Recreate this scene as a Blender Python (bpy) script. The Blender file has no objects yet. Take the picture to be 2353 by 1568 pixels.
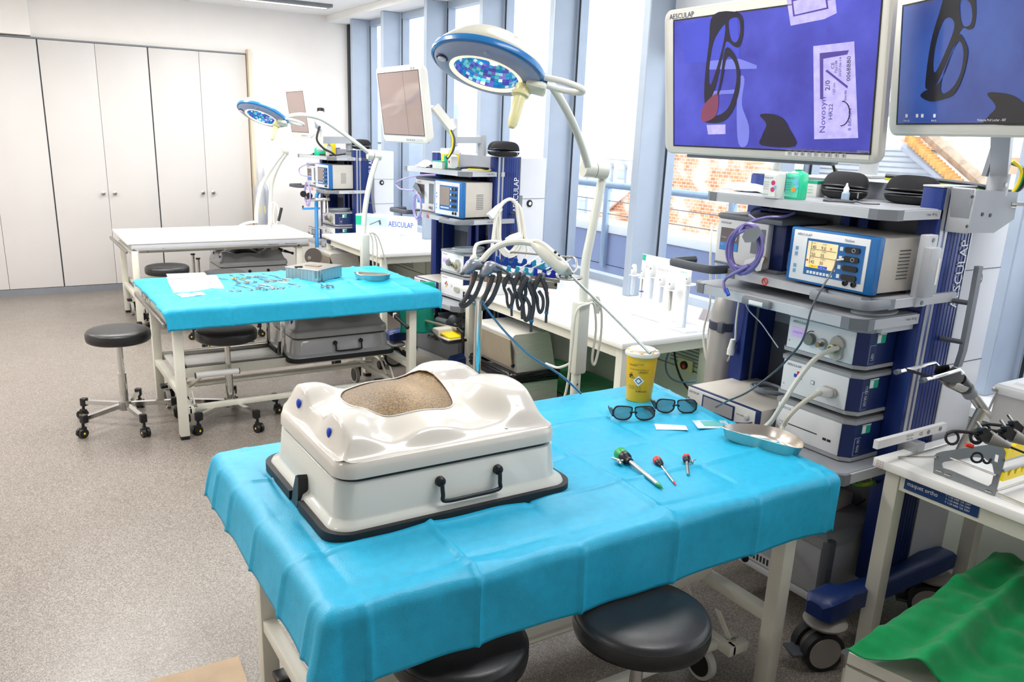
import bpy, bmesh, math, random
from math import sin, cos, pi, radians, sqrt, atan2, exp
from mathutils import Vector as V, Matrix, noise
random.seed(7)
S = bpy.context.scene
COL = S.collection

# ---------------------------------------------------------------- camera
CAM_H = 1.70; FPX = 1883.0; CX = 1127.3; CY = 855.0
YAW, PIT, ROL = radians(31.4), radians(16.33), radians(1.96)
_f = V((sin(YAW)*cos(PIT), cos(YAW)*cos(PIT), -sin(PIT)))
_r = V((cos(YAW), -sin(YAW), 0)); _u = _r.cross(_f)
_r, _u = _r*cos(ROL)+_u*sin(ROL), -_r*sin(ROL)+_u*cos(ROL)
cd = bpy.data.cameras.new('camera'); cam = bpy.data.objects.new('camera', cd); COL.objects.link(cam)
Mc = Matrix((_r, _u, -_f)).transposed().to_4x4(); Mc.translation = V((0, 0, CAM_H)); cam.matrix_world = Mc
cd.sensor_width = 36; cd.lens = FPX/2353*36; cd.shift_x = (1176.5-CX)/2353; cd.shift_y = (CY-784)/2353
cd.clip_start = .05; cd.clip_end = 300
S.camera = cam
CAMP = V((0, 0, CAM_H))
def ray(x, y): return _f + _r*((x-CX)/FPX) - _u*((y-CY)/FPX)
def at_z(x, y, z): d = ray(x, y); return CAMP + d*((z-CAM_H)/d.z)
def at_x(x, y, X): d = ray(x, y); return CAMP + d*(X/d.x)
def at_y(x, y, Y): d = ray(x, y); return CAMP + d*(Y/d.y)
def at_d(x, y, t): return CAMP + ray(x, y)*t

# ---------------------------------------------------------------- view, world, lights
vs = S.view_settings
vs.view_transform = 'Standard'; vs.look = 'None'; vs.gamma = 1.0; vs.exposure = EXPOSURE = 0.10; vs.use_curve_mapping = False
w = bpy.data.worlds.new('sky'); S.world = w; w.use_nodes = True
nt = w.node_tree; nt.nodes.clear()
o_ = nt.nodes.new('ShaderNodeOutputWorld'); b_ = nt.nodes.new('ShaderNodeBackground')
tc = nt.nodes.new('ShaderNodeTexCoord'); nz = nt.nodes.new('ShaderNodeTexNoise'); cr = nt.nodes.new('ShaderNodeValToRGB')
nz.inputs['Scale'].default_value = 1.6; nz.inputs['Detail'].default_value = 4
cr.color_ramp.elements[0].position = .35; cr.color_ramp.elements[0].color = (.93, .96, 1, 1)
cr.color_ramp.elements[1].position = .65; cr.color_ramp.elements[1].color = (1, 1, 1, 1)
nt.links.new(tc.outputs['Generated'], nz.inputs['Vector']); nt.links.new(nz.outputs['Fac'], cr.inputs['Fac'])
nt.links.new(cr.outputs['Color'], b_.inputs['Color']); b_.inputs['Strength'].default_value = 2.25
nt.links.new(b_.outputs[0], o_.inputs[0])
def area(name, loc, size, power, rot=(0, 0, 0), color=(1, 1, 1)):
    l = bpy.data.lights.new(name, 'AREA'); l.shape = 'RECTANGLE'; l.size, l.size_y = size; l.energy = power; l.color = color
    o = bpy.data.objects.new(name, l); COL.objects.link(o); o.location = loc; o.rotation_euler = rot
    return o
# fill lights added below the ceiling to brighten the room, without fittings
CEIL = 2.85
for (lx, ly, pw) in ((1.9, 1.3, 17), (-1.9, 1.8, 12), (.2, 3.6, 30), (-1.6, 4.6, 26), (.5, 6.4, 40), (-1.4, 7.0, 34), (2.6, 2.9, 18), (2.1, 5.2, 26), (2.3, 7.6, 26)):
    area('ceiling_fill_light', (lx, ly, CEIL-.03), (1.3, .5), pw*1.62, color=(1, .97, .93))

# ---------------------------------------------------------------- materials
def hexc(h):
    h = h.lstrip('#'); c = [int(h[i:i+2], 16)/255 for i in (0, 2, 4)]
    return tuple((x/12.92 if x <= .04045 else ((x+.055)/1.055)**2.4) for x in c)+(1,)
MATS = {}
def mat(name, col, rough=.5, metal=0, var=.06, vscale=6, bump=0, bscale=200, spec=.5, coat=0, emit=0, trans=0, alpha=1, stretch=None, sheen=0, col2=None):
    if name in MATS: return MATS[name]
    m = bpy.data.materials.new(name); MATS[name] = m; m.use_nodes = True
    t = m.node_tree; b = t.nodes['Principled BSDF']
    c = hexc(col)
    tcx = t.nodes.new('ShaderNodeTexCoord'); n = t.nodes.new('ShaderNodeTexNoise'); n.inputs['Scale'].default_value = vscale; n.inputs['Detail'].default_value = 5
    src = tcx.outputs['Object']
    if stretch:
        mp = t.nodes.new('ShaderNodeMapping'); mp.inputs['Scale'].default_value = stretch; t.links.new(src, mp.inputs['Vector']); src = mp.outputs[0]
    t.links.new(src, n.inputs['Vector'])
    r = t.nodes.new('ShaderNodeValToRGB')
    lo = tuple(x*(1-var) for x in c[:3])+(1,); hi = tuple(min(1, x*(1+var)) for x in c[:3])+(1,)
    if col2: lo = c; hi = hexc(col2)
    r.color_ramp.elements[0].color = lo; r.color_ramp.elements[1].color = hi
    r.color_ramp.elements[0].position = .35; r.color_ramp.elements[1].position = .65
    t.links.new(n.outputs['Fac'], r.inputs['Fac']); t.links.new(r.outputs['Color'], b.inputs['Base Color'])
    b.inputs['Roughness'].default_value = rough; b.inputs['Metallic'].default_value = metal
    b.inputs['Specular IOR Level'].default_value = spec; b.inputs['Coat Weight'].default_value = coat
    if sheen: b.inputs['Sheen Weight'].default_value = sheen
    if trans: b.inputs['Transmission Weight'].default_value = trans
    if alpha < 1: b.inputs['Alpha'].default_value = alpha
    if emit:
        t.links.new(r.outputs['Color'], b.inputs['Emission Color']); b.inputs['Emission Strength'].default_value = emit
    if bump:
        n2 = t.nodes.new('ShaderNodeTexNoise'); n2.inputs['Scale'].default_value = bscale; n2.inputs['Detail'].default_value = 3
        t.links.new(src, n2.inputs['Vector'])
        bp = t.nodes.new('ShaderNodeBump'); bp.inputs['Strength'].default_value = bump; bp.inputs['Distance'].default_value = .002
        t.links.new(n2.outputs['Fac'], bp.inputs['Height']); t.links.new(bp.outputs[0], b.inputs['Normal'])
    return m
WALL = mat('white_wall_paint', '#f6f2ee', .8, bump=.1, bscale=60, var=.01)
CEILM = mat('white_ceiling_paint', '#f4f4f3', .85, var=.01)
LAM = mat('grey_white_laminate', '#d6d3d1', .42, var=.015, vscale=2)
LAMW = mat('white_desk_laminate', '#f2f1ee', .3, var=.01, vscale=3)
IVORY = mat('ivory_painted_steel', '#dfddd0', .38, var=.05, vscale=5, bump=.05, bscale=90)
IVORY2 = mat('cream_plastic', '#e3dfd2', .35, var=.02)
BEIGE = mat('warm_grey_steel_case', '#cfc9bf', .4, var=.03)
PANELW = mat('pale_grey_front_panel', '#ecedef', .35, var=.02)
NAVY = mat('navy_painted_metal', '#12285f', .35, var=.08)
NAVY2 = mat('anodised_navy_profile', '#1b3278', .32, metal=.3, var=.08, vscale=3, stretch=(30, 30, .6))
BLUE = mat('bright_blue_plastic', '#1568ad', .35, var=.04)
GREYL = mat('light_grey_plastic', '#c3c6cb', .42, var=.03)
GREYS = mat('shelf_grey_laminate', '#9c9fa5', .45, var=.04, bump=.05)
GREYM = mat('mid_grey_plastic', '#7c8087', .45, var=.04)
GREYD = mat('dark_grey_plastic', '#4c5058', .5, var=.05)
BLACK = mat('black_plastic', '#101114', .38, var=.2)
RUB = mat('black_rubber', '#17181c', .6, var=.2, bump=.2, bscale=300)
LEATH = mat('black_vinyl_leather', '#16171a', .36, var=.15, bump=.18, bscale=420, spec=.6)
CHROME = mat('chrome', '#d8d8d6', .12, metal=1, var=.02)
STEEL = mat('brushed_stainless', '#b9b7b2', .3, metal=1, var=.08, vscale=20, stretch=(1, 1, 14))
STEEL2 = mat('satin_steel_rail', '#a9a6a0', .34, metal=.9, var=.05)
ALU = mat('anodised_aluminium', '#b4b5b7', .35, metal=.7, var=.03)
WHITE = mat('white_plastic', '#eeeeec', .35, var=.01)
PEARL = mat('pearl_white_gelcoat', '#d8d3ca', .22, var=.02, coat=.6)
PEARLB = mat('white_gelcoat_box', '#d0d2cb', .25, var=.01, coat=.4)
PGREY = mat('grey_gelcoat', '#a9abac', .24, var=.02, coat=.5)
DRAPE = mat('cyan_surgical_drape', '#18add6', .44, var=.05, vscale=40, bump=.35, bscale=260, spec=.55, sheen=.0)
GREEN = mat('green_cloth', '#0c8a4c', .85, var=.1, vscale=25, bump=.4, bscale=300, spec=.15, sheen=.2)
YEL = mat('yellow_plastic', '#f5b60c', .35, var=.03)
YELB = mat('bright_yellow', '#ffe01a', .4, var=.03)
REDP = mat('red_plastic', '#e02c1c', .35, var=.03)
GRNP = mat('green_plastic', '#1fa44a', .3, var=.05)
HANDLE = mat('translucent_cream_handle', '#e6dfa8', .3, var=.02, coat=.3)
PURP = mat('violet_tubing', '#7f73b8', .35, var=.05, coat=.3)
INKN = mat('navy_print', '#16305c', .5)
INKW = mat('white_print', '#f4f6fa', .5)
INKG = mat('grey_print', '#8a8d90', .5)
INKK = mat('black_print', '#141414', .5)
MINT = mat('mint_print', '#12b48c', .5)
SKYB = mat('blue_cable_guide', '#2f8fd6', .4)

# ---------------------------------------------------------------- geometry
class G:
    def __init__(s): s.v = []; s.f = []
    def add(s, vs_, fs, M=None):
        n = len(s.v)
        s.v += [(M @ V(p)) if M else V(p) for p in vs_]; s.f += [tuple(i+n for i in f) for f in fs]; return s
    def box(s, c, d, b=0, M=None, seg=2, R=None):
        T = Matrix.Translation(V(c))
        if R: T = T @ R
        if M: T = M @ T
        h = V(d)*.5
        if not b:
            vs_ = [(x*h.x, y*h.y, z*h.z) for x in (-1, 1) for y in (-1, 1) for z in (-1, 1)]
            fs = [(0, 1, 3, 2), (4, 6, 7, 5), (0, 4, 5, 1), (2, 3, 7, 6), (0, 2, 6, 4), (1, 5, 7, 3)]
            return s.add(vs_, fs, T)
        bm = bmesh.new(); bmesh.ops.create_cube(bm, size=1)
        for v in bm.verts: v.co = V((v.co.x*d[0], v.co.y*d[1], v.co.z*d[2]))
        bmesh.ops.bevel(bm, geom=list(bm.edges), offset=min(b, min(d)*.49), segments=seg, profile=.5, affect='EDGES')
        bm.verts.index_update()
        s.add([v.co.copy() for v in bm.verts], [[v.index for v in f.verts] for f in bm.faces], T); bm.free(); return s
    def bx(s, x0, x1, y0, y1, z0, z1, b=0, M=None, seg=2):
        return s.box(((x0+x1)/2, (y0+y1)/2, (z0+z1)/2), (abs(x1-x0), abs(y1-y0), abs(z1-z0)), b, M, seg)
    def cyl(s, p0, p1, r0, r1=None, n=16, caps=True, M=None):
        r1 = r0 if r1 is None else r1
        p0, p1 = V(p0), V(p1); d = (p1-p0).normalized(); a = d.orthogonal().normalized(); b = d.cross(a)
        vs_ = [p+(a*cos(2*pi*i/n)+b*sin(2*pi*i/n))*r for p, r in ((p0, r0), (p1, r1)) for i in range(n)]
        fs = [(i, (i+1) % n, n+(i+1) % n, n+i) for i in range(n)]
        if caps: fs += [tuple(range(n-1, -1, -1)), tuple(range(n, 2*n))]
        return s.add(vs_, fs, M)
    def tube(s, pts, r, n=8, closed=False, M=None, caps=True):
        pts = [V(p) for p in pts]; k = len(pts); rs = r if isinstance(r, (list, tuple)) else [r]*k
        a = None; vs_ = []
        for i, p in enumerate(pts):
            if closed: d = pts[(i+1) % k]-pts[i-1]
            else: d = pts[min(i+1, k-1)]-pts[max(i-1, 0)]
            if d.length < 1e-9: d = V((0, 0, 1))
            d.normalize()
            a = d.orthogonal().normalized() if a is None else (a-d*a.dot(d))
            if a.length < 1e-6: a = d.orthogonal()
            a.normalize(); b = d.cross(a)
            vs_ += [p+(a*cos(2*pi*j/n)+b*sin(2*pi*j/n))*rs[i] for j in range(n)]
        fs = []
        for i in range(k if closed else k-1):
            q = (i+1) % k
            fs += [(i*n+j, i*n+(j+1) % n, q*n+(j+1) % n, q*n+j) for j in range(n)]
        if not closed and caps: fs += [tuple(range(n-1, -1, -1)), tuple((k-1)*n+j for j in range(n))]
        return s.add(vs_, fs, M)
    def lathe(s, prof, M=None, n=24, sx=1, sy=1, caps=True):
        k = len(prof)
        vs_ = [(r*cos(2*pi*j/n)*sx, r*sin(2*pi*j/n)*sy, z) for r, z in prof for j in range(n)]
        fs = [(i*n+j, i*n+(j+1) % n, (i+1)*n+(j+1) % n, (i+1)*n+j) for i in range(k-1) for j in range(n)]
        if caps and prof[0][0] > 1e-6: fs.append(tuple(range(n-1, -1, -1)))
        if caps and prof[-1][0] > 1e-6: fs.append(tuple((k-1)*n+j for j in range(n)))
        return s.add(vs_, fs, M)
    def loft(s, rings, M=None, caps=(True, True), closed=True):
        n = len(rings[0]); k = len(rings)
        vs_ = [p for r in rings for p in r]
        fs = [(i*n+j, i*n+(j+1) % n, (i+1)*n+(j+1) % n, (i+1)*n+j) for i in range(k-1) for j in range(n if closed else n-1)]
        if caps[0]: fs.append(tuple(range(n-1, -1, -1)))
        if caps[1]: fs.append(tuple((k-1)*n+j for j in range(n)))
        return s.add(vs_, fs, M)
    def prism(s, poly, z0, z1, M=None):
        return s.loft([[(x, y, z0) for x, y in poly], [(x, y, z1) for x, y in poly]], M)
    def prismh(s, poly, holes, z0, z1, M=None):
        bm = bmesh.new(); loops = []
        for pl in [poly]+holes:
            vv = [bm.verts.new((x, y, z0)) for x, y in pl]; loops.append(len(vv))
            for i in range(len(vv)): bm.edges.new((vv[i], vv[(i+1) % len(vv)]))
        bmesh.ops.triangle_fill(bm, use_beauty=True, use_dissolve=False, edges=list(bm.edges))
        bm.verts.index_update(); nv = len(bm.verts)
        vs_ = [v.co.copy() for v in bm.verts]; fs = [[v.index for v in f.verts] for f in bm.faces]
        allv = vs_+[V((v.x, v.y, z1)) for v in vs_]; F = [f[::-1] for f in fs]+[[i+nv for i in f] for f in fs]
        o = 0
        for L in loops:
            F += [(o+i, o+(i+1) % L, nv+o+(i+1) % L, nv+o+i) for i in range(L)]; o += L
        bm.free(); return s.add(allv, F, M)
    def ball(s, c, r, n=12, M=None, sc=(1, 1, 1)):
        pr_ = [(sin(pi*i/(n//2+2)), -cos(pi*i/(n//2+2))) for i in range(n//2+3)]
        T = Matrix.Translation(V(c)) @ Matrix.Diagonal((r*sc[0], r*sc[1], r*sc[2], 1))
        return s.lathe(pr_, (M @ T) if M else T, n)
    def grid(s, fn, nu, nv, M=None):
        vs_ = [fn(i/nu, j/nv) for j in range(nv+1) for i in range(nu+1)]
        fs = [(j*(nu+1)+i, j*(nu+1)+i+1, (j+1)*(nu+1)+i+1, (j+1)*(nu+1)+i) for j in range(nv) for i in range(nu)]
        return s.add(vs_, fs, M)
def rrect(w_, h_, r, n=5, cx=0, cy=0):
    o = []
    for (sx, sy, a0) in ((1, 1, 0), (-1, 1, pi/2), (-1, -1, pi), (1, -1, 3*pi/2)):
        for i in range(n+1):
            a = a0+pi/2*i/n; o.append((cx+sx*(w_/2-r)+r*cos(a), cy+sy*(h_/2-r)+r*sin(a)))
    return o
def spl(pts, k=6, closed=False):
    pts = [V(p) for p in pts]; n = len(pts); o = []
    rng = n if closed else n-1
    for i in range(rng):
        p0 = pts[i-1] if (i or closed) else pts[0]; p1 = pts[i]; p2 = pts[(i+1) % n]; p3 = pts[(i+2) % n] if (closed or i+2 < n) else pts[-1]
        for j in range(k):
            t = j/k
            o.append(.5*((2*p1)+(p2-p0)*t+(2*p0-5*p1+4*p2-p3)*t*t+(3*p1-p0-3*p2+p3)*t**3))
    if not closed: o.append(pts[-1])
    return o
def RZ(a): return Matrix.Rotation(a, 4, 'Z')
def frame(o, x, y):  # matrix with given origin, x and y axes
    x = V(x).normalized(); y = V(y); z = x.cross(y).normalized(); y = z.cross(x)
    m = Matrix((x, y, z)).transposed().to_4x4(); m.translation = V(o); return m
def zto(o, d):
    d = V(d).normalized(); a = d.orthogonal().normalized(); b = d.cross(a)
    m = Matrix((a, b, d)).transposed().to_4x4(); m.translation = V(o); return m

def mesh_obj(name, g, m, smooth=True, ang=38):
    me = bpy.data.meshes.new(name)
    me.from_pydata([tuple(v) for v in g.v], [], g.f); me.validate()
    me.materials.append(m)
    bm = bmesh.new(); bm.from_mesh(me); bmesh.ops.recalc_face_normals(bm, faces=bm.faces)
    lim = radians(ang)
    for f in bm.faces: f.smooth = smooth
    for e in bm.edges:
        if len(e.link_faces) == 2 and e.calc_face_angle(0) > lim: e.smooth = False
    bm.to_mesh(me); bm.free()
    o = bpy.data.objects.new(name, me); COL.objects.link(o); return o
INV = {}
def tag(o, label=None, cat=None, group=None, kind=None):
    if label: o['label'] = label
    if cat: o['category'] = cat
    if group: o['group'] = group
    if kind: o['kind'] = kind
    return o
def thing(name, label, cat, loc=(0, 0, 0), rz=0, group=None):
    o = bpy.data.objects.new(name, None); COL.objects.link(o); o.empty_display_size = .05
    o.location = loc; o.rotation_euler = (0, 0, rz)
    M = Matrix.Translation(V(loc)) @ RZ(rz); INV[o.name] = M.inverted()
    return tag(o, label, cat, group)
def root_inv(p):
    while p.parent: p = p.parent
    return INV.get(p.name, Matrix.Identity(4))
def part(name, g, m, parent, label=None, smooth=True, ang=38, kind=None):
    Mi = root_inv(parent); g.v = [Mi @ v for v in g.v]
    o = mesh_obj(name, g, m, smooth, ang); o.parent = parent
    if label: o['label'] = label
    if kind: o['kind'] = kind
    return o
def single(name, g, m, label, cat, group=None, smooth=True, ang=38, kind=None):
    """a thing that is one mesh: origin at the bottom centre"""
    xs = [v.x for v in g.v]; ys = [v.y for v in g.v]; zs = [v.z for v in g.v]
    c = V(((min(xs)+max(xs))/2, (min(ys)+max(ys))/2, min(zs))); g.v = [v-c for v in g.v]
    o = mesh_obj(name, g, m, smooth, ang); o.location = c; INV[o.name] = Matrix.Translation(c).inverted()
    return tag(o, label, cat, group, kind)
def struct(name, g, m, parent=None, smooth=False):
    if parent: return part(name, g, m, parent, smooth=smooth)
    o = single(name, g, m, None, None, smooth=smooth); o['kind'] = 'structure'; return o
def clone(root, loc, rz, label, group=None, dz=None):
    def cp(o, par):
        c = o.copy(); COL.objects.link(c); c.parent = par
        for ch in list(o.children): cp(ch, c)
        return c
    r = cp(root, None); r.location = loc; r.rotation_euler = (0, 0, rz) if not isinstance(rz, tuple) else rz
    r['label'] = label
    if group: r['group'] = group
    return r
_tc = {}
def text_geo(s, size):
    if (s, size) in _tc: return _tc[(s, size)]
    cu = bpy.data.curves.new('t', 'FONT'); cu.body = s; cu.size = size; cu.resolution_u = 2
    o = bpy.data.objects.new('t', cu); COL.objects.link(o)
    dg = bpy.context.evaluated_depsgraph_get(); me = o.evaluated_get(dg).to_mesh()
    vs_ = [v.co.copy() for v in me.vertices]; fs = [tuple(p.vertices) for p in me.polygons]
    o.evaluated_get(dg).to_mesh_clear(); bpy.data.objects.remove(o); bpy.data.curves.remove(cu)
    _tc[(s, size)] = (vs_, fs); return vs_, fs
def text(s, size, o, xd, yd, m, parent, name='lettering', sx=1, off=.0012, center=False):
    vs_, fs = text_geo(s, size)
    F = frame(o, xd, yd)
    if center and vs_:
        c = (min(v.x for v in vs_)+max(v.x for v in vs_))/2; vs_ = [V((v.x-c, v.y, v.z)) for v in vs_]
    g = G().add([(v.x*sx, v.y, off) for v in vs_], fs, F)
    return part(name, g, m, parent, smooth=False)
def plate(g, o, xd, yd, w_, h_, t=.001, r=0, off=0):
    """thin raised plate lying on a face: o = lower left corner"""
    F = frame(o, xd, yd)
    pl = rrect(w_, h_, r, 3, w_/2, h_/2) if r else [(0, 0), (w_, 0), (w_, h_), (0, h_)]
    return g.prism(pl, off, off+t, F)
# ================================================================ ROOM
XF = 3.66        # glass plane
YB = 9.19        # back wall
XL = -3.6; YN = -2.2
def floor_material():
    m = bpy.data.materials.new('speckled_vinyl_floor'); m.use_nodes = True; t = m.node_tree; b = t.nodes['Principled BSDF']
    tcx = t.nodes.new('ShaderNodeTexCoord')
    v1 = t.nodes.new('ShaderNodeTexVoronoi'); v1.inputs['Scale'].default_value = 330; t.links.new(tcx.outputs['Object'], v1.inputs['Vector'])
    r1 = t.nodes.new('ShaderNodeValToRGB'); e = r1.color_ramp.elements
    e[0].position = 0; e[0].color = hexc('#5d564f'); e[1].position = 1; e[1].color = hexc('#a69e96')
    e2 = e.new(.45); e2.color = hexc('#7b736b')
    sx = t.nodes.new('ShaderNodeSeparateColor'); t.links.new(v1.outputs['Color'], sx.inputs[0]); t.links.new(sx.outputs[0], r1.inputs['Fac'])
    n = t.nodes.new('ShaderNodeTexNoise'); n.inputs['Scale'].default_value = 1.7; n.inputs['Detail'].default_value = 6; t.links.new(tcx.outputs['Object'], n.inputs['Vector'])
    mx = t.nodes.new('ShaderNodeMix'); mx.data_type = 'RGBA'; mx.blend_type = 'MULTIPLY'; mx.inputs[0].default_value = .35
    r2 = t.nodes.new('ShaderNodeValToRGB'); r2.color_ramp.elements[0].color = (.72, .7, .68, 1); r2.color_ramp.elements[1].color = (1, 1, 1, 1)
    t.links.new(n.outputs['Fac'], r2.inputs['Fac']); t.links.new(r1.outputs['Color'], mx.inputs[6]); t.links.new(r2.outputs['Color'], mx.inputs[7])
    t.links.new(mx.outputs[2], b.inputs['Base Color'])
    n3 = t.nodes.new('ShaderNodeTexNoise'); n3.inputs['Scale'].default_value = 5; n3.inputs['Detail'].default_value = 8; t.links.new(tcx.outputs['Object'], n3.inputs['Vector'])
    mr = t.nodes.new('ShaderNodeMapRange'); mr.inputs['To Min'].default_value = .2; mr.inputs['To Max'].default_value = .42
    t.links.new(n3.outputs['Fac'], mr.inputs['Value']); t.links.new(mr.outputs[0], b.inputs['Roughness'])
    return m
FLOORM = floor_material()
g = G().bx(XL, XF+.1, YN, YB+.3, -.1, 0); struct('floor', g, FLOORM)
g = G().bx(XL, XF+.3, YN, YB+.3, CEIL, CEIL+.12); struct('ceiling', g, CEILM)
g = G().bx(XL, XF+.1, YB, YB+.15, 0, CEIL); struct('wall_back', g, WALL)
g = G().bx(XL-.15, XL, YN, YB+.15, 0, CEIL); struct('wall_left', g, WALL)
g = G().bx(XL, XF+.1, YN-.15, YN, 0, CEIL); struct('wall_front', g, WALL)
g = G().bx(-1.4, .50, YB-.11, YB, 2.41, CEIL); struct('trim_1', g, WALL)
g = G().bx(3.36, XF+.06, YN, YB, 2.78, CEIL, .004); struct('trim_2', g, CEILM)
# ceiling luminaire that shows at the top edge
EMW = mat('lamp_diffuser_glow', '#fff6ea', .5, emit=1.6)
p0 = at_z(752, 14, CEIL)
t_ = thing('ceiling_luminaire', 'slim recessed ceiling light with a grey louvre near the far wall', 'ceiling light', (p0.x-.65, p0.y-.05, CEIL-.03))
part('housing', G().bx(p0.x-1.3, p0.x, p0.y-.16, p0.y+.06, CEIL-.028, CEIL, .004), GREYM, t_)
part('diffuser', G().bx(p0.x-1.27, p0.x-.03, p0.y-.07, p0.y-.03, CEIL-.034, CEIL-.0285), EMW, t_)
for k in range(2):
    part('louvre_blade', G().bx(p0.x-1.27, p0.x-.03, p0.y-.135+k*.12, p0.y-.11+k*.12, CEIL-.034, CEIL-.0285), STEEL, t_)

# wall of cabinets
seams = [-1.38, -.42, .545, 1.507, 2.469]
clabel = ['grey-white full height cabinet at the far left, mostly cut by the frame edge',
          'grey-white full height cabinet whose right door alone shows at the left edge of the photo',
          'grey-white full height cabinet with two knobs, left of the bare table',
          'grey-white full height cabinet nearest the lamp and gas cylinder, with two knobs']
for i in range(1, 4):
    x0, x1 = seams[i], seams[i+1]
    t = thing('tall_cabinet', clabel[i], 'cabinet', ((x0+x1)/2, YB-.03, 0), group='built-in cabinets along the far wall')
    part('carcass', G().bx(x0, x1, YB-.012, YB-.001, .0, 2.40), GREYD, t, smooth=False)
    part('plinth', G().bx(x0, x1, YB-.03, YB-.013, .0, .065), GREYM, t, smooth=False)
    xm = (x0+x1)/2+.005
    for k, (a, b) in enumerate(((x0+.006, xm-.0015), (xm+.0015, x1-.006))):
        d = part('door', G().bx(a, b, YB-.034, YB-.014, .07, 2.385, .002), LAM, t)
        if i == 1 and k == 0: continue
        if i >= 1:
            xk = xm-.05 if k == 0 else xm+.055
            if i == 1: continue
            part('knob', G().lathe([(.008, 0), (.008, .02), (.017, .024), (.019, .034), (.012, .038), (0, .038)], zto((xk, YB-.034, .985), (0, -1, 0)), 20), STEEL, d)
    part('top_rail', G().bx(x0, x1, YB-.036, YB-.013, 2.388, 2.402), GREYM, t, smooth=False)
OAK = mat('pale_oak_edge', '#e2d3bb', .5, var=.08, stretch=(8, 8, .5))
g = G().bx(2.474, 2.50, YB-.10, YB, 0, 2.44); struct('trim_3', g, OAK)

# facade
FRAME = mat('window_frame_blue_grey', '#aab6c6', .42, metal=.25, var=.03)
FRAMED = mat('window_frame_dark_gasket', '#20262e', .5, var=.05)
def glass_material():
    m = bpy.data.materials.new('window_glass'); m.use_nodes = True; t = m.node_tree; t.nodes.clear()
    o = t.nodes.new('ShaderNodeOutputMaterial'); mx = t.nodes.new('ShaderNodeMixShader'); tr = t.nodes.new('ShaderNodeBsdfTransparent'); gl = t.nodes.new('ShaderNodeBsdfGlossy')
    lw = t.nodes.new('ShaderNodeLayerWeight'); lw.inputs['Blend'].default_value = .35; fr = t.nodes.new('ShaderNodeMath'); fr.operation = 'MULTIPLY'; fr.inputs[1].default_value = .10; t.links.new(lw.outputs['Facing'], fr.inputs[0]); gl.inputs['Roughness'].default_value = .02
    tr.inputs['Color'].default_value = (.96, .98, 1, 1)
    n = t.nodes.new('ShaderNodeTexNoise'); n.inputs['Scale'].default_value = 3
    t.links.new(fr.outputs[0], mx.inputs[0]); t.links.new(tr.outputs[0], mx.inputs[1]); t.links.new(gl.outputs[0], mx.inputs[2]); t.links.new(mx.outputs[0], o.inputs[0])
    return m
GLASS = glass_material()
fins = [8.66, 7.87, 6.93, 5.96, 4.99, 4.01, 2.93, 1.735, .62, -.4, -1.4]
edges = [YB]+fins+[YN]
ZS = .715
for i in range(len(edges)-1):
    ya, yb = edges[i+1], edges[i]
    g = G()
    g.bx(XF-.03, XF+.05, ya, yb, ZS, ZS+.05); g.bx(XF-.03, XF+.05, ya, yb, 2.72, 2.78)
    g.bx(XF-.03, XF+.05, ya, ya+.055, ZS, 2.78); g.bx(XF-.03, XF+.05, yb-.055, yb, ZS, 2.78)
    wn = struct('window_%d' % (i+1), g, FRAME)
    part('pane', G().bx(XF+.005, XF+.015, ya+.05, yb-.05, ZS+.045, 2.725), GLASS, wn, smooth=False)
    part('gasket', G().bx(XF-.034, XF-.03, ya+.056, ya+.07, ZS+.05, 2.72).bx(XF-.034, XF-.03, yb-.07, yb-.056, ZS+.05, 2.72), FRAMED, wn, smooth=False)
    if i < len(edges)-2:
        f = part('mullion', G().bx(3.44, XF-.03, ya-.03, ya+.03, ZS, 2.78, .006).bx(XF-.036, XF-.0, ya-.05, ya+.05, ZS, 2.78), FRAME, wn, smooth=False)
    if i == 0: part('corner_gasket', G().bx(XF-.06, XF-.0355, YB-.05, YB-.004, 0.72, 2.78), FRAMED, wn, smooth=False)
    if i == 6:
        part('spandrel_panel', G().bx(XF-.06, XF+.0, ya+.06, yb-.06, 2.17, 2.72, .004), GREYL, wn)
# parapet ledge with heater cover below the glazing
LEDGE = mat('white_window_ledge', '#e9e9e8', .4, var=.01)
HEAT = mat('pale_green_grey_heater_cover', '#c4cbbe', .45, var=.03)
g = G().bx(3.24, XF+.06, YN, YB, .675, ZS, .003); struct('trim_4', g, LEDGE)
g = G().bx(3.30, XF+.06, YN, YB, 0, .675); hc = struct('wall_right', g, HEAT)
y = -1.2; k = 0
while y < 8.6:
    part('heater_panel', G().bx(3.283, 3.2995, y+.006, y+.96, .06, .44, .003).bx(3.283, 3.2995, y+.006, y+.96, .447, .66, .003), HEAT, hc)
    gg = G()
    for r in range(9):
        gg.bx(3.279, 3.283, y+.25, y+.7, .47+r*.02, .478+r*.02)
    part('vent_grille', gg, GREYM, hc, smooth=False, kind='stuff')
    y += .97; k += 1
# light strips of the floor ledge
g = G().bx(3.285, 3.2995, YN, YB, 0, .06); struct('baseboard_right', g, GREYM)

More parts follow.
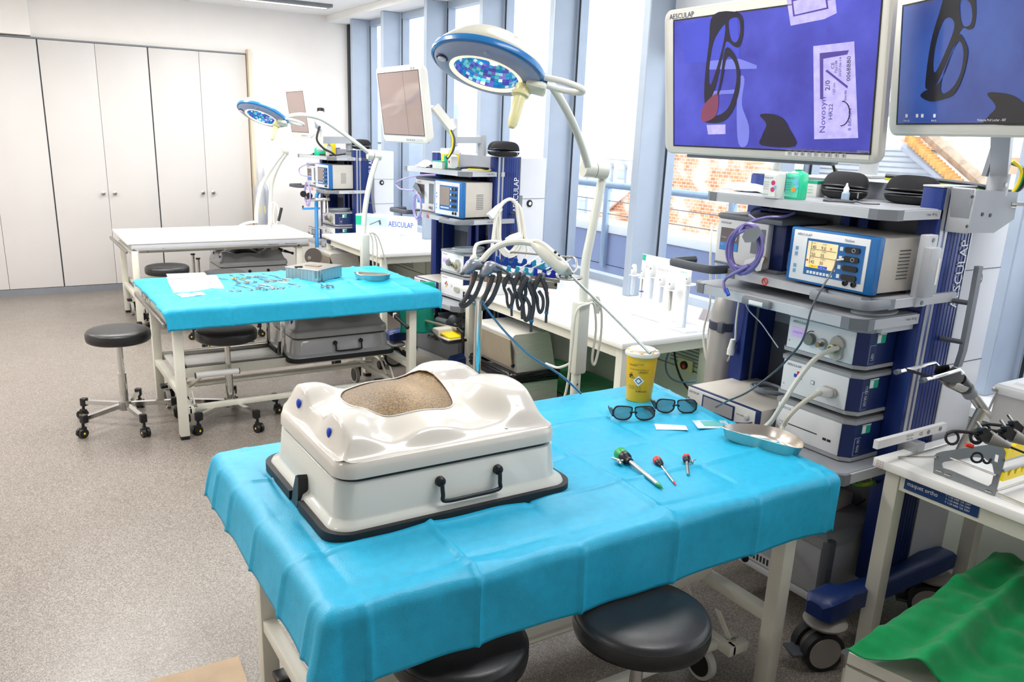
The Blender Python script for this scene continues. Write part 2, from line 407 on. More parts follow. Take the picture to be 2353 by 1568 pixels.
# ================================================================ OUTSIDE
PARA = mat('blue_grey_parapet_cladding', '#8f9cc4', .55, var=.05, vscale=2)
PCAP = mat('parapet_cap', '#eef1f5', .5, var=.02)
OUTW = mat('bright_render_facade', '#f4f4f2', .8, var=.02)
WIN = mat('far_window_glass', '#aebacb', .3, var=.15, vscale=.7)
SLATE = mat('slate_roof', '#b9bfc6', .7, var=.06, vscale=3)
ORANGE = mat('orange_ridge_tile', '#d69a55', .7, var=.2, vscale=9)
RB = mat('red_brick_far', '#d39b82', .8, var=.1, vscale=3)
root = thing('roof_terrace_parapet', 'blue-grey clad terrace parapet with white cap outside the windows', 'parapet', (5.1, 4, -.5))
part('cladding_panel', G().bx(5.0, 5.3, -4, 13, .52, .82), PARA, root, smooth=False)
part('cladding_panel', G().bx(5.0, 5.3, -4, 13, .20, .512), PARA, root, smooth=False)
part('cladding_panel', G().bx(5.0, 5.3, -4, 13, -.5, .192), PARA, root, smooth=False)
part('core', G().bx(5.02, 5.28, -4, 13, -.5, .81), GREYD, root, smooth=False)
part('cap', G().bx(4.97, 5.34, -4, 13, .82, .90, .008), PCAP, root)
RAILM = mat('railing_blue_grey', '#9db3cc', .35, metal=.5)
root = thing('terrace_railing', 'tubular metal railing with wires and posts on the terrace parapet', 'railing', (5.05, 4, .3))
part('handrail', G().cyl((4.95, -4, 1.262), (4.95, 13, 1.262), .032, n=12), RAILM, root)
yp = at_x(1395, 455, 4.95).y
for k in range(-5, 5):
    part('post', G().bx(4.93, 4.968, yp+k*1.55-.03, yp+k*1.55+.03, .5, 1.25, .004), RAILM, root)
for z in (1.12, 1.0):
    part('wire', G().cyl((4.95, -4, z), (4.95, 13, z), .004, n=6), GREYM, root)
g = G().bx(XF+.06, 5.02, -4, 13, -.55, -.45); single('terrace_floor', g, mat('terrace_slab', '#8b8d94', .7), 'grey terrace slab outside below the window ledge', 'terrace')
# brick gable
def brick_material():
    m = bpy.data.materials.new('old_orange_brickwork'); m.use_nodes = True; t = m.node_tree; b = t.nodes['Principled BSDF']
    tcx = t.nodes.new('ShaderNodeTexCoord'); mp = t.nodes.new('ShaderNodeMapping'); mp.inputs['Rotation'].default_value = (0, radians(90), radians(90))
    br = t.nodes.new('ShaderNodeTexBrick'); br.inputs['Scale'].default_value = 4.2; br.inputs['Mortar Size'].default_value = .018; br.inputs['Brick Width'].default_value = .5
    br.inputs['Color1'].default_value = hexc('#d9a478'); br.inputs['Color2'].default_value = hexc('#b87a50'); br.inputs['Mortar'].default_value = hexc('#efe2d2')
    sw = t.nodes.new('ShaderNodeSeparateXYZ'); cb = t.nodes.new('ShaderNodeCombineXYZ')
    t.links.new(tcx.outputs['Object'], sw.inputs[0]); t.links.new(sw.outputs[1], cb.inputs[0]); t.links.new(sw.outputs[2], cb.inputs[1]); t.links.new(cb.outputs[0], br.inputs['Vector'])
    n = t.nodes.new('ShaderNodeTexNoise'); n.inputs['Scale'].default_value = 2.4; n.inputs['Detail'].default_value = 8; t.links.new(tcx.outputs['Object'], n.inputs['Vector'])
    r2 = t.nodes.new('ShaderNodeValToRGB'); r2.color_ramp.elements[0].position = .45; r2.color_ramp.elements[1].position = .62
    r2.color_ramp.elements[0].color = (0, 0, 0, 1); r2.color_ramp.elements[1].color = (.8, .8, .8, 1)
    mx = t.nodes.new('ShaderNodeMix'); mx.data_type = 'RGBA'; mx.inputs[7].default_value = hexc('#e6d8ca')
    t.links.new(n.outputs['Fac'], r2.inputs['Fac']); t.links.new(r2.outputs['Color'], mx.inputs[0]); t.links.new(br.outputs['Color'], mx.inputs[6])
    t.links.new(mx.outputs[2], b.inputs['Base Color']); b.inputs['Roughness'].default_value = .9
    return m
BRICK = brick_material()
def xpoly(pts, X, depth):
    P = [at_x(a, b, X) for a, b in pts]
    return G().loft([[(X, p.y, p.z) for p in P], [(X+depth, p.y, p.z) for p in P]])
t = thing('brick_gable_house', 'old house with an orange brick gable and white verge beyond the parapet', 'house', (11, 10, -4))
part('gable', xpoly([(1345, 528), (1375, 500), (1480, 398), (1560, 330), (1640, 318), (1760, 402), (1800, 520), (1790, 760), (1345, 760)], 11, 1.2), BRICK, t, smooth=False)
g = G(); a, b = at_x(1372, 500, 10.93), at_x(1562, 325, 10.93)
g.tube([a, b], .06, 6); part('verge', g, PCAP, t)
g = xpoly([(1330, 496), (1392, 486), (1392, 560), (1330, 560)], 10.5, .5); part('chimney_stub', g, BRICK, t, smooth=False)
# slate roof house
t = thing('slate_roof_house', 'house with pale slate roof, metal flashing and orange hip tiles seen under the right monitor', 'house', (13, 8, -2))
P = [at_x(*p, 13) for p in ((1690, 362), (1860, 352), (2045, 345), (2085, 338), (2218, 452), (2260, 560), (1690, 640))]
rp = part('roof', G().loft([[(13-(1.7-p.z)*.5, p.y, p.z) for p in P], [(14.5, p.y, p.z) for p in P]]), SLATE, t, smooth=False)
gg = G()
for k in range(26):
    z = 1.55-k*.09; x = 13-(1.7-z)*.5-.012
    gg.bx(x-.012, x+.01, 5.5, 10.9, z, z+.012)
hipa, hipb = at_x(2090, 318, 12.75), at_x(2232, 448, 12.35)
part('flashing', G().tube([at_x(2078, 338, 12.8), at_x(2205, 440, 12.5)], .07, 6), FRAME, t)
for k in range(22):
    p = hipa.lerp(hipb, k/21); part('hip_tile', G().box(p, (.16, .075, .14), .02), ORANGE, t)
part('brick_coping', G().tube([hipa+V((.2, -.12, .1)), hipb+V((.2, -.12, .1))], .1, 6), mat('weathered_coping', '#b8a48e', .8, var=.2, vscale=8), t)
part('chimney', xpoly([(2070, 318), (2140, 312), (2150, 300), (2150, 345), (2075, 345)], 13.5, .6), BRICK, t, smooth=False)
ridge = [at_x(x_, 360+((x_-1690)*-.04), 13) for x_ in (1690, 2045)]
# slate courses: thin battens lying on the slope
Pz = 1.62
gg = G()
for k in range(22):
    z = Pz-k*.085; x = 13-(1.7-z)*.5
    yl = 10.9; yr = max(5.9, 7.7-(Pz-z)*1.9+.35)
    if yr < yl: gg.bx(x-.02, x+.03, min(yr, yl), yl, z-.006, z+.006)
part('slate_course', gg, mat('slate_joint', '#989fa8', .7), t, smooth=False, kind='stuff')
# white house with windows
XW = 17
def face_building(name, label, poly, wins, X, m, depth=3):
    t = thing(name, label, 'building', (X, at_x(*poly[0], X).y, -6))
    part('wall', xpoly(poly, X, depth), m, t, smooth=False)
    for (x0, y0, x1, y1) in wins:
        a, b = at_x(x0, y0, X), at_x(x1, y1, X)
        fr_ = part('window', G().bx(X-.10, X+.05, a.y, b.y, b.z, a.z, 0), WIN, t, smooth=False)
        part('lintel', G().bx(X-.18, X-.1, a.y+.05, b.y-.05, a.z, a.z+.15), GREYL, fr_, smooth=False)
    return t
c_ = 1/5.406
wl = [(75, 270, 140, 430), (520, 300, 585, 470), (672, 315, 748, 490), (842, 325, 915, 500), (62, 455, 130, 545), (200, 430, 268, 560), (520, 500, 575, 600), (655, 500, 735, 610),
      (55, 675, 118, 840), (192, 690, 260, 865), (370, 715, 405, 885), (530, 735, 560, 790), (640, 745, 680, 790)]
t = face_building('white_apartment_block', 'white rendered block with small upright windows behind the lamp elbow', [(1240, 350), (1260, 343), (1560, 366), (1560, 760), (1240, 760)],
              [(1300+a*c_, 330+b*c_, 1300+c*c_, 330+d*c_) for a, b, c, d in wl], XW, OUTW)
part('parapet_coping', G().tube([at_x(1255, 345, XW-.1), at_x(1560, 369, XW-.1)], .14, 6), GREYL, t)
# tall pale block
t = thing('tall_pale_block', 'tall nearly white office block with faint window rows seen between the left window bars', 'building', (22, 36, -8))
a, b = at_x(870, 400, 22), at_x(1295, 400, 22)
part('wall', G().bx(22, 30, b.y, a.y, -8, 16), OUTW, t, smooth=False)
PALEW = mat('pale_far_glazing', '#dfe5ee', .3, var=.05)
yy = b.y+1
while yy < a.y-1:
    for k in range(6):
        part('window', G().bx(21.88, 22.05, yy, yy+.95, -1+k*3.1, .9+k*3.1), PALEW, t, smooth=False)
    yy += 3.0
# skyline bits
def sky_box(name, label, x0, x1, y0, y1, X, m, d=4):
    a, b = at_x(x0, y0, X), at_x(x1, y1, X)
    return single(name, G().bx(X, X+d, min(a.y, b.y), max(a.y, b.y), -8, a.z), m, label, 'building', 'buildings on the horizon', smooth=False)
sky_box('distant_house', 'long low white building right of the slate roof, on the horizon', 2150, 2260, 376, 400, 40, OUTW)
sky_box('distant_house', 'salmon brick building seen past the right monitor arm', 2325, 2400, 362, 400, 24, RB)
sky_box('distant_house', 'pale block below the salmon brick building at the right edge', 2235, 2420, 400, 420, 20, OUTW)
sky_box('distant_house', 'flat roofed grey hall on the horizon above the white apartment block', 1330, 1400, 335, 345, 60, GREYL)
sky_box('distant_house', 'low far roof at the right of the grey hall', 1410, 1480, 338, 350, 60, OUTW)
# funnel-shaped stadium-like tower in the distance
for (x0, x1, yt, yb, nm) in ((2198, 2247, 371, 382, 'right'), (1360, 1398, 335, 345, 'left')):
    X = 50; a, b = at_x(x0, yt, X), at_x(x1, yt, X); c = at_x((x0+x1)/2, yb, X); cm = (a+b)/2; r = abs(a.y-b.y)/2
    single('water_tower', G().lathe([(r*.55, c.z-3), (r*.55, c.z), (r, a.z)], Matrix.Translation((X, cm.y, 0)), 16), GREYM,
           'distant funnel-topped tower seen '+('right of the slate roof' if nm == 'right' else 'above the white apartment block'), 'tower', 'funnel towers on the horizon')
# neighbouring wing of this building
p, q_ = at_x(846, 150, 4.5), at_x(886, 215, 4.5)
g = G().loft([[(4.5, p.y+1.5, -1), (4.5, q_.y-.3, -1), (4.5, q_.y-.3, q_.z-.1), (4.5, p.y+1.5, p.z+.5)], [(5.4, p.y+1.5, -1), (5.4, q_.y-.3, -1), (5.4, q_.y-.3, q_.z-.1), (5.4, p.y+1.5, p.z+.5)]])
t = thing('metal_clad_wing', 'blue-grey metal clad wing with sloping top just outside the far window', 'building', (4.9, p.y, -1))
part('cladding', g, mat('wing_cladding', '#b7c4d6', .5, metal=.2), t, smooth=False)
part('seam', G().bx(4.49, 4.5, q_.y-.3, p.y+1.5, 1.5, 1.52).bx(4.49, 4.5, q_.y+.6, q_.y+.62, -1, q_.z+.1), GREYD, t, smooth=False)
# ================================================================ TABLES
def lab_table(ox, oy, label, top_col=LAMW, tray=False):
    """origin: outer corner of the near left leg"""
    t = thing('operating_training_table', label, 'table', (ox, oy, 0), group='white steel framed training tables')
    M = Matrix.Translation((ox, oy, 0)); W, Dp = 1.44, .77
    part('tabletop', G().bx(-.03, 1.545, -.01, .90, .715, .742, .004, M), top_col, t)
    for (x, y) in ((0, 0), (W-.05, 0), (0, Dp-.05), (W-.05, Dp-.05)):
        l = part('leg', G().bx(x, x+.05, y, y+.05, .02, .66, .004, M), IVORY, t)
        part('foot_cap', G().bx(x+.002, x+.048, y+.002, y+.048, 0, .02, .002, M), BLACK, l)
    part('apron', G().bx(0, 1.50, -.005, .8, .675, .714, .003, M), GREYL, t)
    for (x0, x1, y0, y1) in ((.055, 1.50, -.022, -.008), (-.05, -.03, -.02, .95)):
        r = part('side_rail', G().bx(x0, x1, y0, y1, .645, .672, .003, M), STEEL2, t)
    g = G()
    for x in (.12, .75, 1.4): g.cyl((x, -.026, .659), (x, -.022, .659), .008, n=10, M=M)
    part('bolt', g, CHROME, t)
    for x in (0, W-.05):
        part('end_rail', G().bx(x+.005, x+.045, .05, Dp-.05, .245, .285, .003, M), IVORY, t)
        part('upper_end_rail', G().bx(x+.005, x+.045, .05, Dp-.05, .62, .655, .003, M), IVORY, t)
    part('shelf', G().bx(.06, 1.40, .30, .74, .290, .305, .002, M).bx(.06, 1.40, .30, .305, .285, .325, 0, M), mat('shelf_white_worn', '#e4e3e0', .4, var=.05), t)
    part('shelf_edge', G().bx(.045, 1.415, .292, .30, .27, .325, .002, M).bx(.045, 1.415, .74, .748, .27, .325, .002, M), IVORY, t)
    # lifting mechanism with castors
    part('foot_bar', G().tube([M @ V((.16, .36, .2)), M @ V((1.30, .36, .2))], .011, 8), IVORY, t)
    part('stretcher', G().bx(.05, 1.39, .13, .16, .12, .15, .003, M), IVORY, t)
    part('stretcher', G().bx(.05, 1.39, .60, .63, .12, .15, .003, M), IVORY, t)
    for x in (.085, 1.315):
        fr_ = part('castor_frame', G().bx(x-.015, x+.015, .08, .66, .12, .155, .003, M).bx(min(x, W/2 > x and x-.07 or x), max(x, x+.07 if x > W/2 else x), .08, .11, .12, .155, .003, M), IVORY, t)
        part('link_arm', G().loft([[M @ V((x+.02, y0, z0)), M @ V((x+.02, y0+.028, z0)), M @ V((x+.026, y0+.028, z0)), M @ V((x+.026, y0, z0))] for (y0, z0) in ((.22, .145), (.34, .255))]), IVORY, fr_)
        part('link_arm', G().loft([[M @ V((x+.02, y0, z0)), M @ V((x+.02, y0+.022, z0)), M @ V((x+.026, y0+.022, z0)), M @ V((x+.026, y0, z0))] for (y0, z0) in ((.10, .145), (.17, .225))]), IVORY, fr_)
        g = G()
        for (y, z) in ((.14, .14), (.235, .15), (.355, .25), (.11, .155)):
            g.cyl((x+.015, y, z), (x+.034, y, z), .008, n=8, M=M)
        part('pivot_bolt', g, CHROME, fr_)
        for yw in (.17, .62):
            c = V((x-.04 if x < W/2 else x-.04, yw, .058))
            wh = part('castor', G().cyl(c+V((-.012, 0, 0)), c+V((.012, 0, 0)), .058, n=28, M=M), mat('pale_grey_tyre', '#c9c8c2', .5), t)
            part('wheel_disc', G().cyl(c+V((-.0145, 0, 0)), c+V((.0145, 0, 0)), .045, n=24, M=M), BLACK, wh)
            part('fork', G().box(c+V((.03, .03, .022)), (.03, .075, .085), .012, M).box(c+V((-.005, .02, .075)), (.06, .06, .02), .006, M), BLACK, wh)
    lv = part('pedal', G().tube([M @ V((.13, .36, .2)), M @ V((.16, .16, .31))], .013, 6), IVORY, t)
    part('pedal_bar', G().cyl(M @ V((.13, .15, .32)), M @ V((.37, .15, .32)), .017, n=14), WHITE, lv)
    part('bar_cap', G().cyl(M @ V((.126, .15, .32)), M @ V((.13, .15, .32)), .0175, n=14).cyl(M @ V((.37, .15, .32)), M @ V((.374, .15, .32)), .0175, n=14), BLACK, lv)
    return t
ZT = .752   # top of a draped table
FX, FY = .545, 1.43
lab_table(FX, FY, 'white steel framed table in the foreground under the cyan drape with the big torso box')
BX, BY = .755, 4.50
lab_table(BX, BY, 'white steel framed table in mid room under the cyan drape full of small instruments')
TX, TY = .95, 7.28
lab_table(TX, TY, 'bare white topped steel framed table before the far cabinets')

# ---------------------------------------------------------------- drapes
def drape(name, label, x0, x1, y0, y1, ov, creases_x, creases_y, seed, res=.0085, z=.744, rl=.02, skew=0):
    """cloth over the table rectangle; ov = overhang left,right,near,far"""
    L, R_, N, Fr = ov
    a0, a1, b0, b1 = x0-L, x1+R_, y0-N, y1+Fr
    nu, nv = int((a1-a0)/res), int((b1-b0)/res)
    def f(u, v):
        a = a0+(a1-a0)*u; b = b0+(b1-b0)*v
        dx = (a-x1) if a > x1 else (a-x0 if a < x0 else 0); dy = (b-y1) if b > y1 else (b-y0 if b < y0 else 0)
        d = sqrt(dx*dx+dy*dy); cx_, cy_ = min(max(a, x0), x1), min(max(b, y0), y1)
        cr_ = 0
        for i, c in enumerate(creases_x): 
            q = (a-c+.008*sin(b*5+i))/.0062; cr_ += (.0085 if i % 2 else -.0070)*exp(-q*q)+.006*exp(-(q/7)**2)*(1 if i % 2 else -.6)
        for i, c in enumerate(creases_y):
            q = (b-c+.006*sin(a*4+i))/.0062; cr_ += (.0078 if i % 2 else -.0065)*exp(-q*q)+.005*exp(-(q/7)**2)*(.8 if i % 2 else -.6)
        wv = .0035*noise.noise(V((a*4.2, b*4.2, seed)))+.0022*noise.noise(V((a*11, b*7, seed+5)))
        wv += .0045*max(0, noise.noise(V(((a+b)*5, (a-b)*2.2, seed+9))))**1.5*2
        if d < 1e-6: return V((a+skew*max(0, b-1.4)*max(0, min(1, (a-1.4)/.6)), b, z+.007+max(-.006, cr_+wv)))
        r = rl; th = min(d/r, pi/2); out = r*sin(th); drop = r*(1-cos(th))+max(0, d-r*pi/2)
        nx, ny = dx/d, dy/d
        corner = min(abs(dx), abs(dy))
        fl = 0
        if dx < 0: fl = .30*min(abs(dx), .3)
        out2 = out+.03*drop+corner*.30+abs(cr_)*1.0+wv*(1.2+drop*2)
        X = cx_+nx*out2-(fl if dx < 0 else 0)*.6; Y = cy_+ny*out2
        # soft vertical flutes on the hanging part
        X += 0; Y += ny*.0012*sin(a*17+seed)*min(1, drop/.1)
        X += skew*max(0, Y-1.4)*max(0, min(1, (X-1.4)/.6))
        return V((X, Y, z+.007-drop+corner*.25*0))
    g = G().grid(f, nu, nv)
    # turned hem gives the cloth a thickness
    o = single(name, g, DRAPE, label, 'drape', 'cyan surgical drapes over the tables', ang=80)
    sm = o.modifiers.new('thickness', 'SOLIDIFY'); sm.thickness = .0012; sm.offset = 1
    return o
drape('surgical_drape', 'cyan disposable drape over the foreground table, creased in squares, its corner hanging to the left',
      .515, 2.075, 1.425, 2.36, (.145, .03, .195, .03), [.575, .845, 1.135, 1.43, 1.735, 2.03], [1.47, 1.64, 1.87, 2.10, 2.26], 3.1, rl=.027, skew=.13)
drape('surgical_drape', 'cyan disposable drape over the mid-room table under the scissors and steel box',
      .735, 2.32, 4.475, 5.43, (.03, .05, .125, .03), [.80, 1.05, 1.32, 1.62, 1.90, 2.15], [4.62, 4.85, 5.08, 5.3], 8.4, res=.012)
# loose gathered corner of the middle drape at the right end
g = G()
c0, c1, c2 = at_z(945, 697, .66), at_z(1000, 692, .62), at_z(905, 625, .755)
# ---------------------------------------------------------------- stools
def stool(label, x, y, h, rz, tilt=0, group='black round swivel stools'):
    t = thing('swivel_stool', label, 'stool', (0, 0, 0), group=group)
    R_ = .172
    prof = [(.001, h), (R_*.6, h+.001), (R_-.018, h-.003), (R_-.006, h-.010), (R_, h-.022), (R_+.001, h-.045), (R_-.002, h-.062), (R_-.014, h-.070), (.001, h-.071)]
    se = part('seat', G().lathe(prof, n=56), LEATH, t, ang=60)
    part('seam', G().tube([(cos(a*pi/28)*(R_-.001), sin(a*pi/28)*(R_-.001), h-.0205) for a in range(56)], .0016, 5, closed=True), BLACK, se)
    part('seat_plate', G().cyl((0, 0, h-.085), (0, 0, h-.071), .075, n=20), BLACK, t)
    part('gas_column', G().cyl((0, 0, .27), (0, 0, h-.08), .0165, n=18), CHROME, t)
    part('column_tube', G().cyl((0, 0, .10), (0, 0, .30), .0225, n=20).cyl((0, 0, .29), (0, 0, .305), .0235, n=20), CHROME, t)
    part('hub', G().cyl((0, 0, .085), (0, 0, .135), .034, n=20), STEEL2, t)
    for k in range(5):
        a = k*2*pi/5; Mx = RZ(a)
        part('base_arm', G().loft([[V((.02, -.014, .102)), V((.02, .014, .102)), V((.02, .014, .128)), V((.02, -.014, .128))], [V((.258, -.013, .094)), V((.258, .013, .094)), V((.258, .013, .116)), V((.258, -.013, .116))]], Mx), CHROME, t)
        cs = part('castor', G().cyl((.285, -.021, .026), (.285, -.004, .026), .026, n=20, M=Mx).cyl((.285, .004, .026), (.285, .021, .026), .026, n=20, M=Mx).box((.278, 0, .044), (.04, .02, .03), .006, Mx), BLACK, t)
        part('axle_dot', G().cyl((.285, -.0225, .026), (.285, .0225, .026), .006, n=10, M=Mx), YELB, cs)
        part('end_cap', G().box((.266, 0, .104), (.034, .036, .048), .005, Mx).cyl((.275, 0, .05), (.275, 0, .085), .008, n=8, M=Mx), BLACK, cs)
    t.location = (x, y, 0); t.rotation_euler = (tilt, 0, rz)
    return t
s0 = stool('black leather stool leftmost in the room, out in the open left of the mid-room table', .535, 4.93, .565, -.1)
s1 = clone(s0, (1.085, 4.725, 0), .0, 'black leather stool pushed under the mid-room table edge')
cp = at_z(383, 604, .585)
s2 = clone(s0, (cp.x, cp.y, 0), .9, 'black leather stool in front of the far cabinets, left of the two upright steel posts')
cp = at_z(512, 624, .575)
s3 = clone(s0, (cp.x+.02, cp.y+.05, 0), .1, 'black leather stool half hidden behind the mid-room drape')
s4 = clone(s0, (1.285, 1.335, 0), .3, 'black leather stool in the foreground, right one under the front drape')
s4.rotation_euler = (0, 0, 1.0)
s5 = clone(s0, (.86, 1.515, -.0), .7, 'black leather stool in the foreground, left one mostly under the drape hem')
for s_, hh in ((s4, .565), (s5, .52)):
    pass
# lower the left foreground stool: its own seat and column heights
for ch in list(s5.children):
    if ch.name.startswith(('seat', 'gas_column')):
        ch.location.z = -.045

# ---------------------------------------------------------------- white benches by the window
def bench(x0, x1, y0, y1, z, label, sticker=True):
    t = thing('bench', label, 'table', ((x0+x1)/2, y0, 0), group='white laminate benches along the window')
    part('tabletop', G().bx(x0, x1, y0, y1, z-.03, z, .003), LAMW, t)
    part('apron', G().bx(x0+.082, x1-.082, y0+.034, y0+.05, z-.09, z-.031, .002).bx(x0+.034, x0+.05, y0+.082, y1-.082, z-.09, z-.031, .0), IVORY, t)
    for (x, y) in ((x0+.03, y0+.03), (x1-.08, y0+.03), (x0+.03, y1-.08), (x1-.08, y1-.08)):
        part('leg', G().bx(x, x+.05, y, y+.05, 0, z-.031, .004), IVORY, t)
    return t
b1 = bench(2.55, 3.235, 2.96, 4.60, .735, 'long white bench by the window behind the sharps bin, under the instrument rack')
b2 = bench(2.62, 3.235, 6.05, 7.40, .735, 'white bench by the window carrying the white product box, far half of the room')
b0 = bench(2.372, 3.03, -.25, 1.475, .725, 'white bench at the right edge with the instrument rack and steel bracket on it')
# name plates on the right bench
part('name_plate', G().bx(2.402, 2.405, 1.14, 1.375, .648, .688), mat('dark_blue_label', '#123a72', .4), b0, smooth=False)
text('maquet ortho', .02, (2.4012, 1.365, .664), (0, -1, 0), (0, 0, 1), INKW, b0, sx=.9)
for k in range(3): text('T 1130 0400 12A 230V', .009, (2.4012, 1.24, .676-.01*k), (0, -1, 0), (0, 0, 1), INKW, b0, sx=.9)
for k in range(4): text('220 kg CE', .008, (2.3715, 1.462, .716-.008*k), (0, -1, 0), (0, 0, 1), mat('faded_red_print', '#a06a62', .6), b0, sx=.8)
part('name_plate', G().bx(2.5715, 2.578, 4.44, 4.53, .66, .69), NAVY, b1, smooth=False)
part('name_plate', G().bx(2.641, 2.648, 7.25, 7.33, .66, .69), NAVY, b2, smooth=False)

# green cloths
def cloth(label, fn, nu, nv, m=GREEN, name='green_cloth', group='green cloths'):
    o = single(name, G().grid(fn, nu, nv), m, label, 'cloth', group, ang=70)
    sm = o.modifiers.new('thickness', 'SOLIDIFY'); sm.thickness = .003; sm.offset = 1
    return o
# cloth lying over a low cart bottom right
GZ = .47
q0 = [at_z(1945, 1490, .40), at_z(2290, 1268, .47), at_z(2520, 1330, .47), at_z(2353, 1640, .36)]
def f_green(u, v):
    P = q0[0].lerp(q0[1], u); Q = q0[3].lerp(q0[2], u); p = P.lerp(Q, v)
    h = .05*exp(-((v-.42-.1*u)/.10)**2)+.02*noise.noise(V((u*5, v*5, 2)))+.012*noise.noise(V((u*14, v*3, 7)))
    p.z += h; return p
cloth('bright green cloth draped over the low white cart in the bottom right corner', f_green, 60, 60)
ct = thing('low_cart', 'low ivory cart with steel wheel fork under the green cloth, bottom right corner', 'cart', (2.3, .9, 0))
a, b = at_z(1950, 1500, .345), at_z(2300, 1300, .36)
c, d_ = at_z(2400, 1720, .33), at_z(2620, 1400, .36)
part('deck', G().loft([[(p.x, p.y, .345-dz) for p in (a, b, d_, c)] for dz in (.0, .035)]), IVORY, ct)
e = at_z(1985, 1560, .26)
part('wheel_fork', G().tube(spl([at_z(1950, 1500, .33), at_z(1955, 1530, .29), at_z(2000, 1555, .26), at_z(2075, 1590, .2)]), [.02]*19, 10), STEEL, ct)
part('deck_panel', G().loft([[(p.x, p.y, z) for p in (a, c, c+V((.02, .02, 0)), a+V((.02, .02, 0)))] for z in (.16, .30)]), IVORY, ct)
wc = at_z(2010, 1575, .12)
part('castor', G().cyl((wc.x, wc.y-.02, .1), (wc.x, wc.y+.02, .1), .1, n=24), RUB, ct)
for (p) in (a+V((.1, -.1, 0)), b+V((.1, -.1, 0)), d_+V((-.1, .1, 0)), c+V((.1, .1, 0))):
    part('leg', G().cyl((p.x, p.y, 0), (p.x, p.y, .32), .018, n=10), IVORY, ct)

# green cloth on the floor/cart behind the foreground table (beneath bench)
def f_g2(u, v):
    P = at_z(1200, 835, .30).lerp(at_z(1290, 800, .30), u); y = 2.72+v*1.75; x0_ = 2.38+.44*max(0, min(1, (y-3.5)/.12)); x = x0_+u*(3.26-x0_)
    z = .20+.012*noise.noise(V((x*6, y*6, 1)))
    return V((x, y, z))
cloth('green cloth spread low under the white bench behind the steel bin', f_g2, 40, 40)
single('floor_crate', G().bx(2.40, 3.22, 2.76, 3.48, 0, .185, .01).bx(2.84, 3.22, 3.4, 4.42, 0, .184, .01), HEAT, 'low pale crate under the green cloth beneath the bench', 'crate')
# teal cloth edge at the back table
a, b, c, d_ = at_z(930, 700, .60), at_z(900, 690, .70), at_z(905, 740, .45), at_z(935, 745, .42)
def f_g3(u, v):
    x = 2.33+.22*u+.01*sin(v*9); y = 5.05-.1*u; return V((x, y, .70-.36*v+.01*noise.noise(V((u*4, v*6, 3)))))
cloth('teal green cloth hanging behind the right leg of the mid-room table', f_g3, 14, 24, mat('teal_cloth', '#1fae93', .85, bump=.3, bscale=200))
# floor mat bottom left
p = [at_z(330, 1568, .012), at_z(548, 1508, .012), at_z(580, 1600, .012), at_z(250, 1640, .012)]
MATM = mat('tan_dimpled_mat', '#b49c82', .8, var=.1, bump=.9, bscale=90)
g = G().loft([[(q.x, q.y, z) for q in p] for z in (0.0, .012)])
single('floor_mat', g, MATM, 'tan dimpled floor mat cut off by the bottom edge, left of the front table', 'mat')
